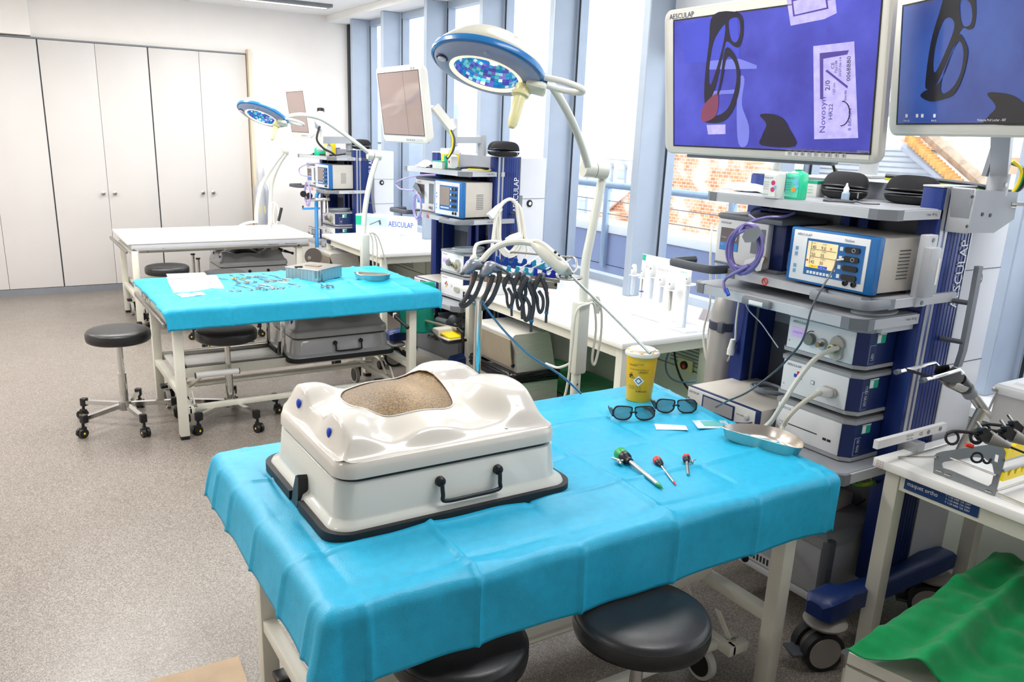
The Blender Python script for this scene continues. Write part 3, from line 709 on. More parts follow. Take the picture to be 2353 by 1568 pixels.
# ================================================================ EQUIPMENT TOWERS
# local frame: x = depth (front face of the units at 0), y = 0 right side .. W left side, z up
TW = .76
SCRL = mat('screen_glass_dark', '#1c2026', .12, spec=.6)
def tower(label, ox, oy, th, zs, drawer, top=1.58, door=.25):
    """zs: shelf A top, shelf B top, shelf C top or None, shelf D top"""
    T = Matrix.Translation((ox, oy, 0)) @ RZ(th)
    t = thing('equipment_tower', label, 'equipment cart', (T @ V((.2, TW/2, 0))), th, 'navy and grey equipment towers')
    for nm, ya, yb in (('right', -.005, .065), ('left', TW-.065, TW+.005)):
        c = part('side_column', G().bx(.165, .215, ya, yb, .2, top, .006, T), NAVY2, t, ang=30)
        part('column_body', G().bx(.230, .362, ya, yb, .2, top, .006, T), NAVY2, t)
        g = G(); g2 = G()
        ys = ya-.0035 if nm == 'right' else yb+.0005
        g.bx(.216, .2295, min(ya, yb)+.002, max(ya, yb)-.002, .2, top-.002, 0, T)
        part('accessory_rail', g, ALU, t, smooth=False)
        for k in range(6): g2.bx(.250+k*.019, .252+k*.019, ya-.001 if nm == 'right' else yb, ya if nm == 'right' else yb+.001, .21, top-.01, 0, T)
        part('groove', g2, mat('navy_shadow_groove', '#0b1740', .5), t, smooth=False, kind='stuff')
        part('trim_strip', G().bx(.180, .196, ya-.003 if nm == 'right' else yb, ya if nm == 'right' else yb+.003, .2, top, 0, T).bx(.364, .370, ya, yb, .2, top, 0, T), ALU, t, smooth=False)
        part('column_cap', G().bx(.163, .370, ya, yb, top, top+.006, .002, T), GREYL, t)
        # legs of the chassis
        sy = -1 if nm == 'right' else 1
        yc = -.035 if nm == 'right' else TW+.035
        rings = []
        for (x, z, hh, wd) in ((-.185, .222, .050, .030), (-.160, .228, .075, .050), (-.07, .232, .080, .052), (-.04, .225, .075, .036), (.20, .215, .065, .034), (.34, .225, .065, .036), (.44, .235, .060, .048), (.56, .230, .055, .040)):
            rings.append([T @ V((x, yc+wd, z-hh*.5)), T @ V((x, yc+wd, z+hh*.35)), T @ V((x, yc+wd*.6, z+hh*.5)), T @ V((x, yc-wd*.6, z+hh*.5)), T @ V((x, yc-wd, z+hh*.35)), T @ V((x, yc-wd, z-hh*.5))])
        lg = part('chassis_leg', G().loft(rings), mat('dark_blue_casting', '#13306e', .4, var=.06), t, ang=35)
        for x in (-.115, .51):
            cs = part('castor_dome', G().lathe([(.03, .195), (.035, .180), (.062, .172), (.072, .160), (.066, .150), (.02, .140)], T @ Matrix.Translation((x, yc, 0)), 24), mat('warm_grey_castor', '#9a948f', .45), t)
            Mw = T @ Matrix.Translation((x-.02, yc, .071)) @ RZ(-.38 if x < 0 else -.9)
            part('castor_wheel', G().cyl((0, -.048, 0), (0, -.016, 0), .071, n=32, M=Mw).cyl((0, .016, 0), (0, .048, 0), .071, n=32, M=Mw), RUB, cs)
            part('wheel_cover', G().cyl((0, -.0505, 0), (0, .0505, 0), .056, n=28, M=Mw).box((.01, 0, .045), (.04, .026, .08), .008, Mw), mat('warm_grey_castor', '#9a948f'), cs)
            part('brake_pedal', G().box((-.082, 0, -.012), (.05, .075, .014), .006, Mw), GREYD, cs)
    # back cabinet
    bc = part('back_cabinet', G().bx(.371, .345+door, .0, TW, .12, top-.004, .008, T), mat('tower_back_white', '#dcdee4', .4, var=.02), t)
    g = G().bx(.375, .345+door-.004, -.0015, 0, .985, .988, 0, T).bx(.375, .345+door-.004, -.0015, 0, top-.27, top-.2675, 0, T)
    part('door_gap', g, GREYD, bc, smooth=False)
    lk = part('door_lock', G().lathe([(.024, 0), (.024, .006), (.016, .008), (.016, .004), (.001, .004)], T @ zto((.345+door*.45, 0, top-.30), (0, -1, 0)), 20), BLACK, bc)
    part('lock_barrel', G().lathe([(.012, .0), (.012, .009), (.001, .009)], T @ zto((.345+door*.45, 0, top-.30), (0, -1, 0)), 16), CHROME, bc)
    part('front_backplate', G().bx(.325, .344, .066, TW-.066, 1.0, top-.006, 0, T), mat('backplate_grey', '#868a93', .45), t, smooth=False)
    part('lower_backplate', G().bx(.325, .344, .066, TW-.066, .35, .999, 0, T), GREYD, t, smooth=False)
    part('inner_profile', G().bx(.24, .32, .36, .40, .2, top-.12, .004, T).bx(.26, .32, .30, .345, .2, top-.12, .004, T), NAVY2, t)
    part('cable_channel', G().bx(.27, .32, .41, .45, .2, top-.12, .004, T), GREYM, t)
    text('AESCULAP', .060, T @ V((.352, -.0075, 1.19)), T.to_3x3() @ V((0, 0, 1)), T.to_3x3() @ V((-1, 0, 0)), INKW, t, sx=.80)
    # side handle
    hd = part('side_handle', G().loft([[T @ V((.315+q[0]*.012+b_, -.075+q[1]*.008-c_, z)) for q in ((-1, -1), (1, -1), (1, 1), (-1, 1))] for (z, b_, c_) in ((top-.58, .03, -.02), (top-.52, .012, -.004), (top-.42, 0, .002), (top-.32, .002, .0), (top-.24, .006, -.004))]), GREYM, t)
    part('handle_stud', G().cyl((.30, 0, top-.36), (.315, -.075, top-.36), .008, n=10, M=T), GREYD, hd); part('handle_stud', G().cyl((.30, 0, top-.49), (.318, -.072, top-.49), .008, n=10, M=T), GREYD, hd)
    # shelves
    def shelf(z, x0, y0, y1, th_=.03, x1=.32, name='shelf'):
        c = .04
        pl = [(x0, y0+c), (x0+c*.8, y0), (x1, y0), (x1, y1), (x0+c*.8, y1), (x0, y1-c)]
        s_ = part(name, G().prism(pl, z-th_, z-.002, T), GREYL, t, smooth=False)
        pl2 = [(x0+.008, y0+c), (x0+c*.8+.006, y0+.008), (x1, y0+.008), (x1, y1-.008), (x0+c*.8+.006, y1-.008), (x0+.008, y1-c)]
        part('shelf_inlay', G().prism(pl2, z-.002, z+.0005, T), GREYS, s_, smooth=False)
        for yc, sg in ((y0, 1), (y1, -1)):
            g = G()
            pc = [(x0-.003, yc+sg*(c+.03)), (x0-.003, yc+sg*c), (x0+c*.8, yc-sg*.003), (x0+c*.8+.03, yc-sg*.003), (x0+c*.8+.03, yc+sg*.002), (x0+.004, yc+sg*(c+.002)), (x0+.004, yc+sg*(c+.03))]
            g.prism(pc, z-th_-.001, z+.001, T)
            part('corner_cap', g, GREYM, s_, smooth=False)
        text('! max. 40 kg', .012, T @ V((.09, y0-.0005, z-.018)), T.to_3x3() @ V((1, 0, 0)), (0, 0, 1), INKK, s_)
        return s_
    zA, zB, zC, zD = zs
    shelf(zA, -.085, -.005, TW)
    sB = shelf(zB, -.075, -.02, TW-.12)
    def grip(x, yc, z, wd=.20, dp=.075, m=GREYM, par=None):
        pts = [(x+.03, yc-wd/2, z), (x-dp*.7, yc-wd/2, z), (x-dp, yc-wd/2+.03, z), (x-dp, yc+wd/2-.03, z), (x-dp*.7, yc+wd/2, z), (x+.03, yc+wd/2, z)]
        g = G(); P = spl([T @ V(p) for p in pts], 5); n = len(P); rings = []
        for i, p in enumerate(P):
            d = (P[min(i+1, n-1)]-P[max(i-1, 0)]).normalized(); s_ = d.cross(V((0, 0, 1))).normalized()
            rings.append([p+s_*.012+V((0, 0, -.010)), p+s_*.015+V((0, 0, .004)), p+s_*.006+V((0, 0, .015)), p-s_*.006+V((0, 0, .015)), p-s_*.012+V((0, 0, .004)), p-s_*.010+V((0, 0, -.014))])
        return part('pull_handle', g.loft(rings), m, par or sB, ang=50)
    grip(-.07, .085, zB-.012)
    grip(-.03, TW-.02, zB-.005, .22, .10, GREYD)
    # prohibition sign
    sg = T @ V((-.0765, .43, zB-.016))
    part('no_push_sign', G().tube([sg+(T.to_3x3() @ V((0, cos(a)*.012, sin(a)*.012))) for a in [k*pi/8 for k in range(16)]], .0018, 5, closed=True)
         .tube([sg+(T.to_3x3() @ V((0, .009, .009))), sg+(T.to_3x3() @ V((0, -.009, -.009)))], .0015, 5), REDP, sB)
    if zC:
        sC = shelf(zC, -.13, .0, TW-.03, .034)
        part('pull_lip', G().bx(-.150, -.128, .34, .46, zC-.032, zC-.004, .006, T), GREYM, sC)
        part('lip_insert', G().bx(-.1515, -.149, .365, .425, zC-.026, zC-.012, .001, T), WHITE, sC)
        part('mouse_tray', G().lathe([(.001, 0), (.085, 0), (.088, .004), (.085, .006), (.001, .006)], T @ Matrix.Translation((.03, .07, zC+.001)), 28, 1.1, .62), GREYL, sC)
        # hanging frame under C
        part('hanger', G().bx(-.0, .32, .015, .03, zC-.055, zC-.034, 0, T).bx(0, .32, .37, .38, zC-.055, zC-.034, 0, T), GREYL, sC)
    sD = shelf(zD, -.12, .0, TW, .036)
    # equipotential rail on column
    if drawer == 1:
        # low housing with lid, seen below the front drape
        part('base_plate', G().bx(-.0, .44, .07, .53, .115, .145, .004, T), GREYL, t)
        bx_ = part('housing', G().bx(.0, .42, .085, .52, .145, .335, .012, T), mat('housing_grey', '#a9abaf', .45), t)
        part('lid', G().loft([[T @ V(p) for p in ((-.004, .08, .337), (.43, .08, .337), (.43, .53, .337), (-.004, .53, .337))], [T @ V(p) for p in ((-.004, .08, .372), (.43, .08, .372), (.43, .53, .372), (-.004, .53, .372))], [T @ V(p) for p in ((.02, .10, .385), (.42, .10, .385), (.42, .51, .385), (.02, .51, .385))]]), mat('lid_grey', '#8f9195', .5), t, ang=25)
        for yy in (.083, .522):
            part('corner_bumper', G().bx(-.006, .035, yy-.02, yy+.018, .147, .375, .012, T), GREYD, bx_)
        g = G()
        for k in range(16): g.bx(-.0025, -.0005, .26+k*.016, .269+k*.016, .16, .185, 0, T)
        part('vent_slot', g, BLACK, bx_, smooth=False, kind='stuff')
        part('vent_strip', G().bx(-.002, 0, .25, .52, .15, .195, 0, T), GREYL, bx_, smooth=False)
    else:
        db = part('drawer_unit', G().bx(-.03, .40, .03, TW-.1, .16, .36, .01, T), mat('drawer_grey', '#80848a', .45), t)
        part('drawer_lid', G().bx(-.045, .41, .02, TW-.09, .36, .395, .01, T), GREYM, t)
        part('drawer_front', G().bx(-.036, -.031, .09, TW-.15, .175, .35, .003, T), mat('drawer_front_grey', '#8b8f95', .42), db)
        part('drawer_handle', G().tube([T @ V(p) for p in ((-.036, .34, .29), (-.05, .345, .283), (-.05, .455, .283), (-.036, .46, .29))], .008, 8), GREYD, db)
        for yy in (.035, TW-.105):
            part('corner_bumper', G().bx(-.046, .0, yy-.014, yy+.014, .15, .397, .01, T), GREYD, db)
        text('V', .05, T @ V((-.0365, .60, .315)), T.to_3x3() @ V((0, -1, 0)), (0, 0, 1), INKK, db)
        part('base_plate', G().bx(-.02, .44, .05, TW-.08, .125, .16, .004, T), GREYL, t)
    t['_'] = 0; del t['_']
    return t, T

def unit(T, ly, z, label, kind, tagtxt, h=.145, w=.31, group='stacked navy endoscopy units'):
    """navy unit with white front, front face at x=0, from y=ly(right) to ly+w(left)"""
    y0, y1 = ly, ly+w; c = .026
    t = thing('endoscopy_unit', label, 'medical device', T @ V((.15, (y0+y1)/2, z)), 0, group)
    X0, X1 = 0.0, .228
    pl = [(X0, y0+.03), (X0+c, y0), (X1, y0), (X1, y1), (X0+c*.5, y1), (X0, y1-.012)]
    part('case', G().prism(pl, z+.016, z+h-.016, T), NAVY, t, smooth=False)
    def grow(p, e): return [(x-e if x < .2 else x+e, (y-e if y < (y0+y1)/2 else y+e)) for x, y in p]
    for (za, zb, zc) in ((h-.016, h-.004, h), (.016, .004, 0)):
        g = G().loft([[(x, y, z+za) for x, y in grow(pl, .004)], [(x, y, z+zb) for x, y in grow(pl, .004)], [(x, y, z+zc) for x, y in grow(pl, -.008)]], T)
        part('cover' if za > .1 else 'bottom_cover', g, mat('unit_lid_grey', '#a6a8ac', .42), t, smooth=False)
    part('front_plate', G().bx(X0-.004, X0+.001, y0+.032, y1-.014, z+.017, z+h-.017, .002, T), PANELW, t)
    R3 = T.to_3x3(); xd, yd = R3 @ V((0, -1, 0)), V((0, 0, 1)); X = X0-.0045
    text('AESCULAP', .0115, T @ V((X, y1-.03, z+h-.034)), xd, yd, INKN, t, sx=1.1)
    # name tag on the chamfer side, sticker
    part('name_tag_frame', G().bx(.032, .062, y0-.0015, y0, z+.022, z+.085, 0, T), mat('tag_outline', '#9fb0d8', .4), t, smooth=False)
    part('name_tag', G().bx(.0335, .0605, y0-.0022, y0-.0012, z+.0235, z+.0835, 0, T), NAVY, t, smooth=False)
    text(tagtxt, .017, T @ V((.053, y0-.002, z+.034)), R3 @ V((0, 0, 1)), R3 @ V((-1, 0, 0)), INKW, t, sx=.8)
    st = part('sticker', G().bx(.062, .108, y0-.001, y0, z+h-.055, z+h-.022, 0, T), MINT, t, smooth=False)
    part('sticker_white', G().bx(.064, .082, y0-.0018, y0-.001, z+h-.052, z+h-.024, 0, T).bx(.062, .108, y0-.0018, y0-.001, z+h-.026, z+h-.022, 0, T), INKW, st, smooth=False)
    def disc(y, zz, r, dep, m, nm, n=24, prof=None):
        return part(nm, G().lathe(prof or [(r, 0), (r, dep*.8), (r*.92, dep), (.0005, dep)], T @ zto((X, y, zz), (-1, 0, 0)), n), m, t)
    zc = z+h*.5
    if kind == 'light':
        part('display', G().bx(X-.001, X+.001, y1-.085, y1-.03, zc-.012, zc+.022, .001, T), mat('lilac_display', '#cdb2e8', .3, emit=.25), t)
        text('STANDBY', .009, T @ V((X-.0015, y1-.037, zc+.002)), xd, yd, mat('violet_print', '#9a86c8', .4), t)
        k_ = disc(y1-.112, zc-.006, .0205, .018, mat('knob_grey_green', '#7e827c', .4), 'intensity_knob')
        a = part('dial_arc', G().tube([T @ V((X, y1-.115+cos(q)*.028, zc-.006+sin(q)*.028)) for q in [pi*(.55-.45*i/8) for i in range(9)]], .0016, 5), NAVY, t)
        disc(y1-.160, zc-.012, .019, .008, ALU, 'air_socket'); disc(y1-.160, zc-.012, .009, .030, mat('bronze_metal', '#8f7f6a', .3, metal=1), 'socket_nozzle', 14, [(.009, 0), (.009, .016), (.006, .017), (.006, .026), (.009, .027), (.009, .03), (.0005, .03)])
        pf = [(0, .042), (.022, .034), (.033, .016), (.026, -.004), (.030, -.026), (.012, -.040), (-.010, -.034), (-.022, -.014), (-.020, .012), (-.014, .030)]
        F = T @ frame((X-.001, y1-.214, zc-.012), (0, -1, 0), (0, 0, 1))
        so = part('light_guide_socket', G().prism([(p.x, p.y) for p in spl([(a_, b_, 0) for a_, b_ in pf], 3, True)], 0, .012, F), mat('turret_grey', '#b5b2aa', .4), t)
        part('socket_ring', G().lathe([(.016, 0), (.016, .018), (.010, .02), (.010, .012), (.0005, .012)], T @ zto((X-.012, y1-.214, zc-.014), (-1, 0, 0)), 20), mat('olive_ring', '#a6a27a', .35, metal=.4), so)
        part('indicator', G().bx(X-.001, X, y1-.185, y1-.178, z+.028, z+.035, 0, T), NAVY, t, smooth=False)
    elif kind == 'camera':
        for (yy, zz, m) in ((.082, .020, REDP), (.070, .009, mat('blue_pad', '#3552b8', .4)), (.080, -.008, YEL), (.092, .006, GREYM)):
            p_ = part('button', G().bx(X-.001, X, y1-yy-.006, y1-yy+.006, zc+zz-.006, zc+zz+.006, 0, T), m, t, smooth=False)
        part('button', G().bx(X-.001, X, y1-.15, y1-.136, zc-.004, zc+.010, 0, T), INKG, t, smooth=False)
        part('button_face', G().bx(X-.0018, X-.0008, y1-.148, y1-.138, zc-.002, zc+.008, 0, T), INKW, t, smooth=False)
        F = T @ frame((X-.0005, y1-.214, zc-.010), (0, -1, 0), (0, 0, 1))
        part('camera_socket', G().prism(rrect(.062, .034, .015, 5), 0, .008, F), mat('turret_grey', '#b5b2aa', .4), t)
    elif kind == 'recorder':
        for yy in (.037, .056):
            part('button', G().bx(X-.001, X, y1-yy-.006, y1-yy+.006, zc-.020, zc-.007, 0, T), INKG, t, smooth=False)
            part('button_face', G().bx(X-.0018, X-.0008, y1-yy-.0045, y1-yy+.0045, zc-.0185, zc-.0085, 0, T), INKW, t, smooth=False)
        part('disc_slot', G().bx(X-.001, X, y1-.190, y1-.068, zc-.011, zc-.008, 0, T), BLACK, t, smooth=False)
        for yy in (.222, .240):
            part('usb_port', G().bx(X-.001, X, y1-yy-.007, y1-yy+.007, zc-.020, zc-.012, 0, T), BLACK, t, smooth=False)
    text('o', .013, T @ V((X, y1-.022, z+.040)), xd, yd, INKN, t)
    text('!', .010, T @ V((X, y1-.022, z+.024)), xd, yd, INKG, t)
    return t

def esu(T, ly, z, label, lit=True, w=.325, h=.185, x0=-.085):
    t = thing('electrosurgical_unit', label, 'medical device', T @ V((.05, ly+w/2, z)), 0, 'blue framed electrosurgical units')
    y0, y1 = ly, ly+w
    for yy in (y0+.03, y1-.03):
        for xx in (x0+.05, .13): part('rubber_foot', G().cyl((xx, yy, z), (xx, yy, z+.008), .012, n=10, M=T), BLACK, t)
    z += .008; h -= .008
    part('case', G().bx(x0+.03, .160, y0+.003, y1-.003, z+.004, z+h-.002, .006, T), BEIGE, t)
    part('front_bezel', G().bx(x0, x0+.032, y0, y1, z, z+h, .006, T), BLUE, t)
    part('front_plate', G().bx(x0-.003, x0+.001, y0+.028, y1-.016, z+.008, z+h-.008, .002, T), PANELW, t)
    R3 = T.to_3x3(); xd, yd = R3 @ V((0, -1, 0)), V((0, 0, 1)); X = x0-.0035
    text('AESCULAP', .011, T @ V((X, y1-.03, z+h-.024)), xd, yd, INKN, t, sx=1.1)
    text('Nelson', .012, T @ V((X, y1-.21, z+h-.024)), xd, yd, INKN, t)
    part('blue_field', G().bx(X-.001, X, y0+.040, y1-.072, z+h*.17, z+h-.030, 0, T), BLUE, t, smooth=False)
    scr_m = mat('amber_lcd', '#f0d9a6', .3, emit=.35) if lit else mat('dim_lcd', '#94857c', .3)
    ya, yb, za, zb = y1-.078, y1-.190, z+h-.038, z+h*.31
    sc = part('screen', G().bx(X-.002, X-.001, yb, ya, zb, za, 0, T), scr_m, t, smooth=False)
    xs = X-.0021
    if lit:
        rh = (za-zb-.012)/3
        for r, (a_, b_) in enumerate((('40', '9,0'), ('50', '35'), ('42', '35'))):
            zz = za-(r+1)*rh
            text('CUT', .006, T @ V((xs, ya-.018, zz+rh-.007)), xd, yd, INKK, sc); text('COAG', .006, T @ V((xs, ya-.055, zz+rh-.007)), xd, yd, INKK, sc)
            text(a_, .015, T @ V((xs, ya-.018, zz+.002)), xd, yd, INKK, sc); text(b_, .015, T @ V((xs, ya-.052, zz+.002)), xd, yd, INKK, sc)
        part('screen_line', G().bx(xs-.0008, xs, yb+.004, ya-.014, za-rh-.0006, za-rh+.0006, 0, T).bx(xs-.0008, xs, yb+.004, ya-.014, za-2*rh-.0006, za-2*rh+.0006, 0, T).bx(xs-.0008, xs, ya-.0145, ya-.0135, zb+.012, za, 0, T), INKK, sc, smooth=False)
        part('soft_key_strip', G().bx(xs-.0008, xs, ya-.047, ya-.014, zb+.001, zb+.010, 0, T), mat('lcd_yellow', '#ffcf1e', .3, emit=.3), sc, smooth=False)
        part('soft_key_strip_blue', G().bx(xs-.0008, xs, ya-.083, ya-.049, zb+.001, zb+.010, 0, T), mat('lcd_blue', '#1e4fd0', .3, emit=.3), sc, smooth=False)
        text('- + ~', .011, T @ V((xs-.0008, ya-.018, zb+.002)), xd, yd, INKK, sc); text('- + ~', .011, T @ V((xs-.0008, ya-.053, zb+.002)), xd, yd, INKW, sc)
        part('alarm_mark', G().bx(xs-.0008, xs, ya-.008, ya-.001, zb+.02, zb+.025, 0, T), REDP, sc, smooth=False)
        text('x', .018, T @ V((xs, ya-.084, za-rh+.004)), xd, yd, REDP, sc)
    for k in range(8):
        yy = ya-.008-k*.0125
        part('soft_key', G().bx(X-.002, X-.001, yy-.009, yy, zb-.020, zb-.011, 0, T), PANELW, t, smooth=False)
    for k in range(4):
        zz = za-.010-k*.0285*h/.177
        F = T @ frame((X-.001, y0+.082, zz), (0, -1, 0), (0, 0, 1))
        so = part('output_socket', G().prism(rrect(.054, .018, .008, 4), 0, .004, F), BLACK, t)
        if k < 2: part('socket_ring', G().tube([T @ V((X-.0055, y0+.076+cos(q)*.0058, zz+sin(q)*.0058)) for q in [i*pi/8 for i in range(16)]], .0008, 4, closed=True), GREYL, so)
        part('channel_key', G().bx(X-.0022, X-.001, y0+.116, y0+.127, zz-.006, zz+.006, 0, T), PANELW, t, smooth=False)
    for k in range(2):
        part('foot_socket', G().lathe([(.0095, 0), (.0095, .004), (.006, .005), (.006, .002), (.0005, .002)], T @ zto((X, y0+.062+k*.030, z+.026), (-1, 0, 0)), 18), BLACK, t)
    for k, zz in enumerate((.62, .52, .30, .20)):
        part('side_key', G().bx(X-.001, X, y1-.040, y1-.030, z+h*zz-.006, z+h*zz+.006, 0, T), mat('key_outline_blue', '#7aa6cf', .4), t, smooth=False)
    g = G()
    for k in range(9): g.bx(.03, .085, y0+.0015, y0+.0035, z+h*.25+k*.011, z+h*.25+k*.011+.003, 0, T)
    part('vent_slot', g, GREYD, t, smooth=False, kind='stuff')
    return t

def flow_unit(T, ly, z, label, lit=True, w=.30, h=.19):
    t = thing('insufflator', label, 'medical device', T @ V((.15, ly+w/2, z)), 0, 'gas insufflators')
    y0, y1 = ly, ly+w
    part('case', G().bx(.02, .235, y0, y1, z+.008, z+h-.018, .006, T), NAVY, t)
    part('cover', G().bx(-.01, .236, y0-.002, y1+.002, z+h-.02, z+h, .008, T), GREYM, t)
    part('front_plate', G().bx(-.008, .022, y0+.055, y1-.006, z+.008, z+h-.020, .006, T), PANELW, t)
    part('bottom_cover', G().bx(-.005, .235, y0, y1, z, z+.010, .003, T), GREYM, t)
    R3 = T.to_3x3(); xd, yd = R3 @ V((0, -1, 0)), V((0, 0, 1)); X = -.0085
    text('AESCULAP', .010, T @ V((X, y1-.02, z+h-.037)), xd, yd, INKN, t, sx=1.1)
    sc = part('screen', G().bx(X-.001, X, y1-.115, y1-.025, z+.055, z+h-.052, 0, T), mat('dark_menu_screen', '#6d6266', .3, emit=.15), t, smooth=False)
    part('screen_blue_area', G().bx(X-.0018, X-.001, y1-.113, y1-.027, z+.057, z+.085, 0, T), mat('menu_blue', '#3d7fbf', .3, emit=.3), sc, smooth=False)
    text('0,0', .026, T @ V((X-.0012, y1-.075, z+h*.50)), xd, yd, INKW, sc); text('Pressure', .007, T @ V((X-.0012, y1-.032, z+h*.53)), xd, yd, INKW, sc)
    text('Flow', .007, T @ V((X-.002, y1-.032, z+.074)), xd, yd, INKW, sc)
    part('gas_panel', G().bx(X-.001, X, y0+.065, y0+.125, z+.06, z+h-.04, 0, T), GREYM, t, smooth=False)
    part('gas_outlet', G().lathe([(.013, 0), (.013, .008), (.008, .010), (.008, .022), (.0005, .022)], T @ zto((X, y0+.09, z+.035), (-1, 0, 0)), 16), STEEL, t)
    part('name_tag', G().bx(.045, .075, y0-.0012, y0, z+.02, z+.08, 0, T), mat('tag_outline', '#9fb0d8'), t, smooth=False)
    text('Flow 50', .016, T @ V((.067, y0-.0016, z+.028)), R3 @ V((0, 0, 1)), R3 @ V((-1, 0, 0)), NAVY, t, sx=.8)
    return t

def low_unit(T, ly, z, label, w=.36, h=.095, x0=-.02, dep=.25):
    t = thing('irrigation_pump', label, 'medical device', T @ V((.1, ly+w/2, z)), 0, 'flat pump units')
    y0, y1 = ly, ly+w
    part('case', G().bx(x0+.012, x0+dep, y0, y1, z+.004, z+h, .008, T), BEIGE, t)
    part('bottom_cover', G().bx(x0+.005, x0+dep, y0+.002, y1-.002, z, z+.006, .002, T), GREYM, t)
    part('front_frame', G().bx(x0, x0+.014, y0-.002, y1+.002, z+.001, z+h+.001, .006, T), NAVY, t)
    part('front_plate', G().bx(x0-.003, x0+.001, y0+.014, y1-.004, z+.006, z+h-.004, .003, T), mat('pump_front', '#e2e0dc', .35), t)
    R3 = T.to_3x3(); xd, yd = R3 @ V((0, -1, 0)), V((0, 0, 1)); X = x0-.0035
    text('AESCULAP', .013, T @ V((X, y1-.012, z+h-.024)), xd, yd, INKN, t, sx=.9)
    text('innovafluid', .010, T @ V((X, y0+.100, z+h-.040)), xd, yd, INKN, t)
    part('display_frame', G().bx(X-.0015, X, y0+.110, y1-.085, z+h*.22, z+h-.014, .001, T), NAVY, t)
    part('display', G().bx(X-.0025, X-.001, y0+.118, y1-.093, z+h*.30, z+h-.020, 0, T), mat('grey_lcd', '#a5a5a9', .25), t, smooth=False)
    part('swoosh', G().tube([T @ V((X, y1-.008-i/20*(w-.03), z+h*(.50-.38*sin(pi*min(1, i/20*1.0))**.8))) for i in range(21)], .0022, 5), NAVY, t)
    part('power_button', G().lathe([(.010, 0), (.010, .004), (.006, .006), (.0005, .006)], T @ zto((X, y1-.022, z+h*.33), (-1, 0, 0)), 16), mat('brass_ring', '#a08f62', .3, metal=.8), t)
    part('socket', G().lathe([(.011, 0), (.011, .004), (.008, .006), (.0005, .006)], T @ zto((X, y0+.050, z+h*.62), (-1, 0, 0)), 16), GREYL, t)
    part('socket', G().lathe([(.012, 0), (.012, .004), (.008, .006), (.006, .002), (.0005, .002)], T @ zto((X, y0+.058, z+h*.20), (-1, 0, 0)), 16), GREYM, t)
    return t

# ---- tower 1 (right foreground)
t1, T1 = tower('navy equipment tower in the right foreground carrying the most devices, half behind the front table', 2.36, 1.50, 0, (1.515, 1.247, 1.185, .668), 1)
ux = .065
unit(T1, ux, .990, 'navy light source unit with lilac display and grey knob in the right tower', 'light', 'LED', h=.143)
unit(T1, ux, .832, 'navy camera unit with thick white plug, middle of three in the right tower', 'camera', '2D/3D CCU', h=.147)
unit(T1, ux, .669, 'navy recorder unit with a long disc slot, lowest in the right tower', 'recorder', 'Eddy 3D', h=.150)
esu(T1, .015, 1.2475, 'white fronted electrosurgical unit with lit amber screen, blue frame, in the right foreground tower')
flow_unit(T1, .445, 1.2475, 'insufflator with violet tubing hanging before it, in the right foreground tower')
low_unit(T1, .385, .669, 'flat cream pump with grey display and navy curve, beside the front drape', x0=-.07, dep=.34)
# vertical rail box on the right column (smoke evacuation interface)
t = thing('interface_box', 'slim light grey interface box fixed upright to the right tower, beside the electrosurgical unit', 'medical device', T1 @ V((.12, -.03, 1.24)))
part('bracket', G().bx(.09, .145, -.028, -.0, 1.215, 1.44, .004, T1), GREYL, t)
part('body', G().bx(.075, .13, -.055, -.027, 1.25, 1.405, .005, T1), mat('interface_grey', '#b1b4ba', .4), t)
part('type_label', G().bx(.118, .1285, -.0565, -.0545, 1.29, 1.37, 0, T1), WHITE, t, smooth=False)
for zz in (1.425, 1.228): part('screw', G().cyl((.117, -.03, zz), (.117, -.028, zz), .007, n=12, M=T1), GREYM, t)
part('led', G().cyl((.10, -.0565, 1.34), (.10, -.055, 1.34), .002, n=8, M=T1), YELB, t)
# lower rail with type plate
t = thing('accessory_rail_bar', 'white clip-on rail bar with CE type print, low on the right tower column', 'rail', T1 @ V((.2, -.15, .66)))
a, b = at_z(2012, 1020, .745), at_z(2172, 977, .745)
a, b = at_y(2012, 1022, 1.42), at_y(2170, 980, 1.42)
part('bar', G().loft([[p+V((0, dy, dz)) for dy, dz in ((-.008, -.014), (.008, -.014), (.008, .014), (-.008, .014))] for p in (a, b)]), mat('rail_white', '#e6e4e4', .35), t, smooth=False)
dx_ = (b-a).normalized()
for k, s_ in enumerate((.72, .90)):
    p = a.lerp(b, s_); part('hole_plug', G().cyl(p+V((0, -.0095, 0)), p+V((0, -.008, 0)), .008, n=14), GREYM, t)
text('CE', .016, a.lerp(b, .58)+V((0, -.0082, -.004)), dx_, V((0, 0, 1)), INKK, t)
text('REF 4540', .009, a.lerp(b, .40)+V((0, -.0082, .002)), dx_, V((0, 0, 1)), INKK, t)
text('max 5 kg', .009, a.lerp(b, .40)+V((0, -.0082, -.009)), dx_, V((0, 0, 1)), INKK, t)
part('clamp', G().bx(2.53, 2.57, 1.425, 1.50, .70, .76, .004), ALU, t)

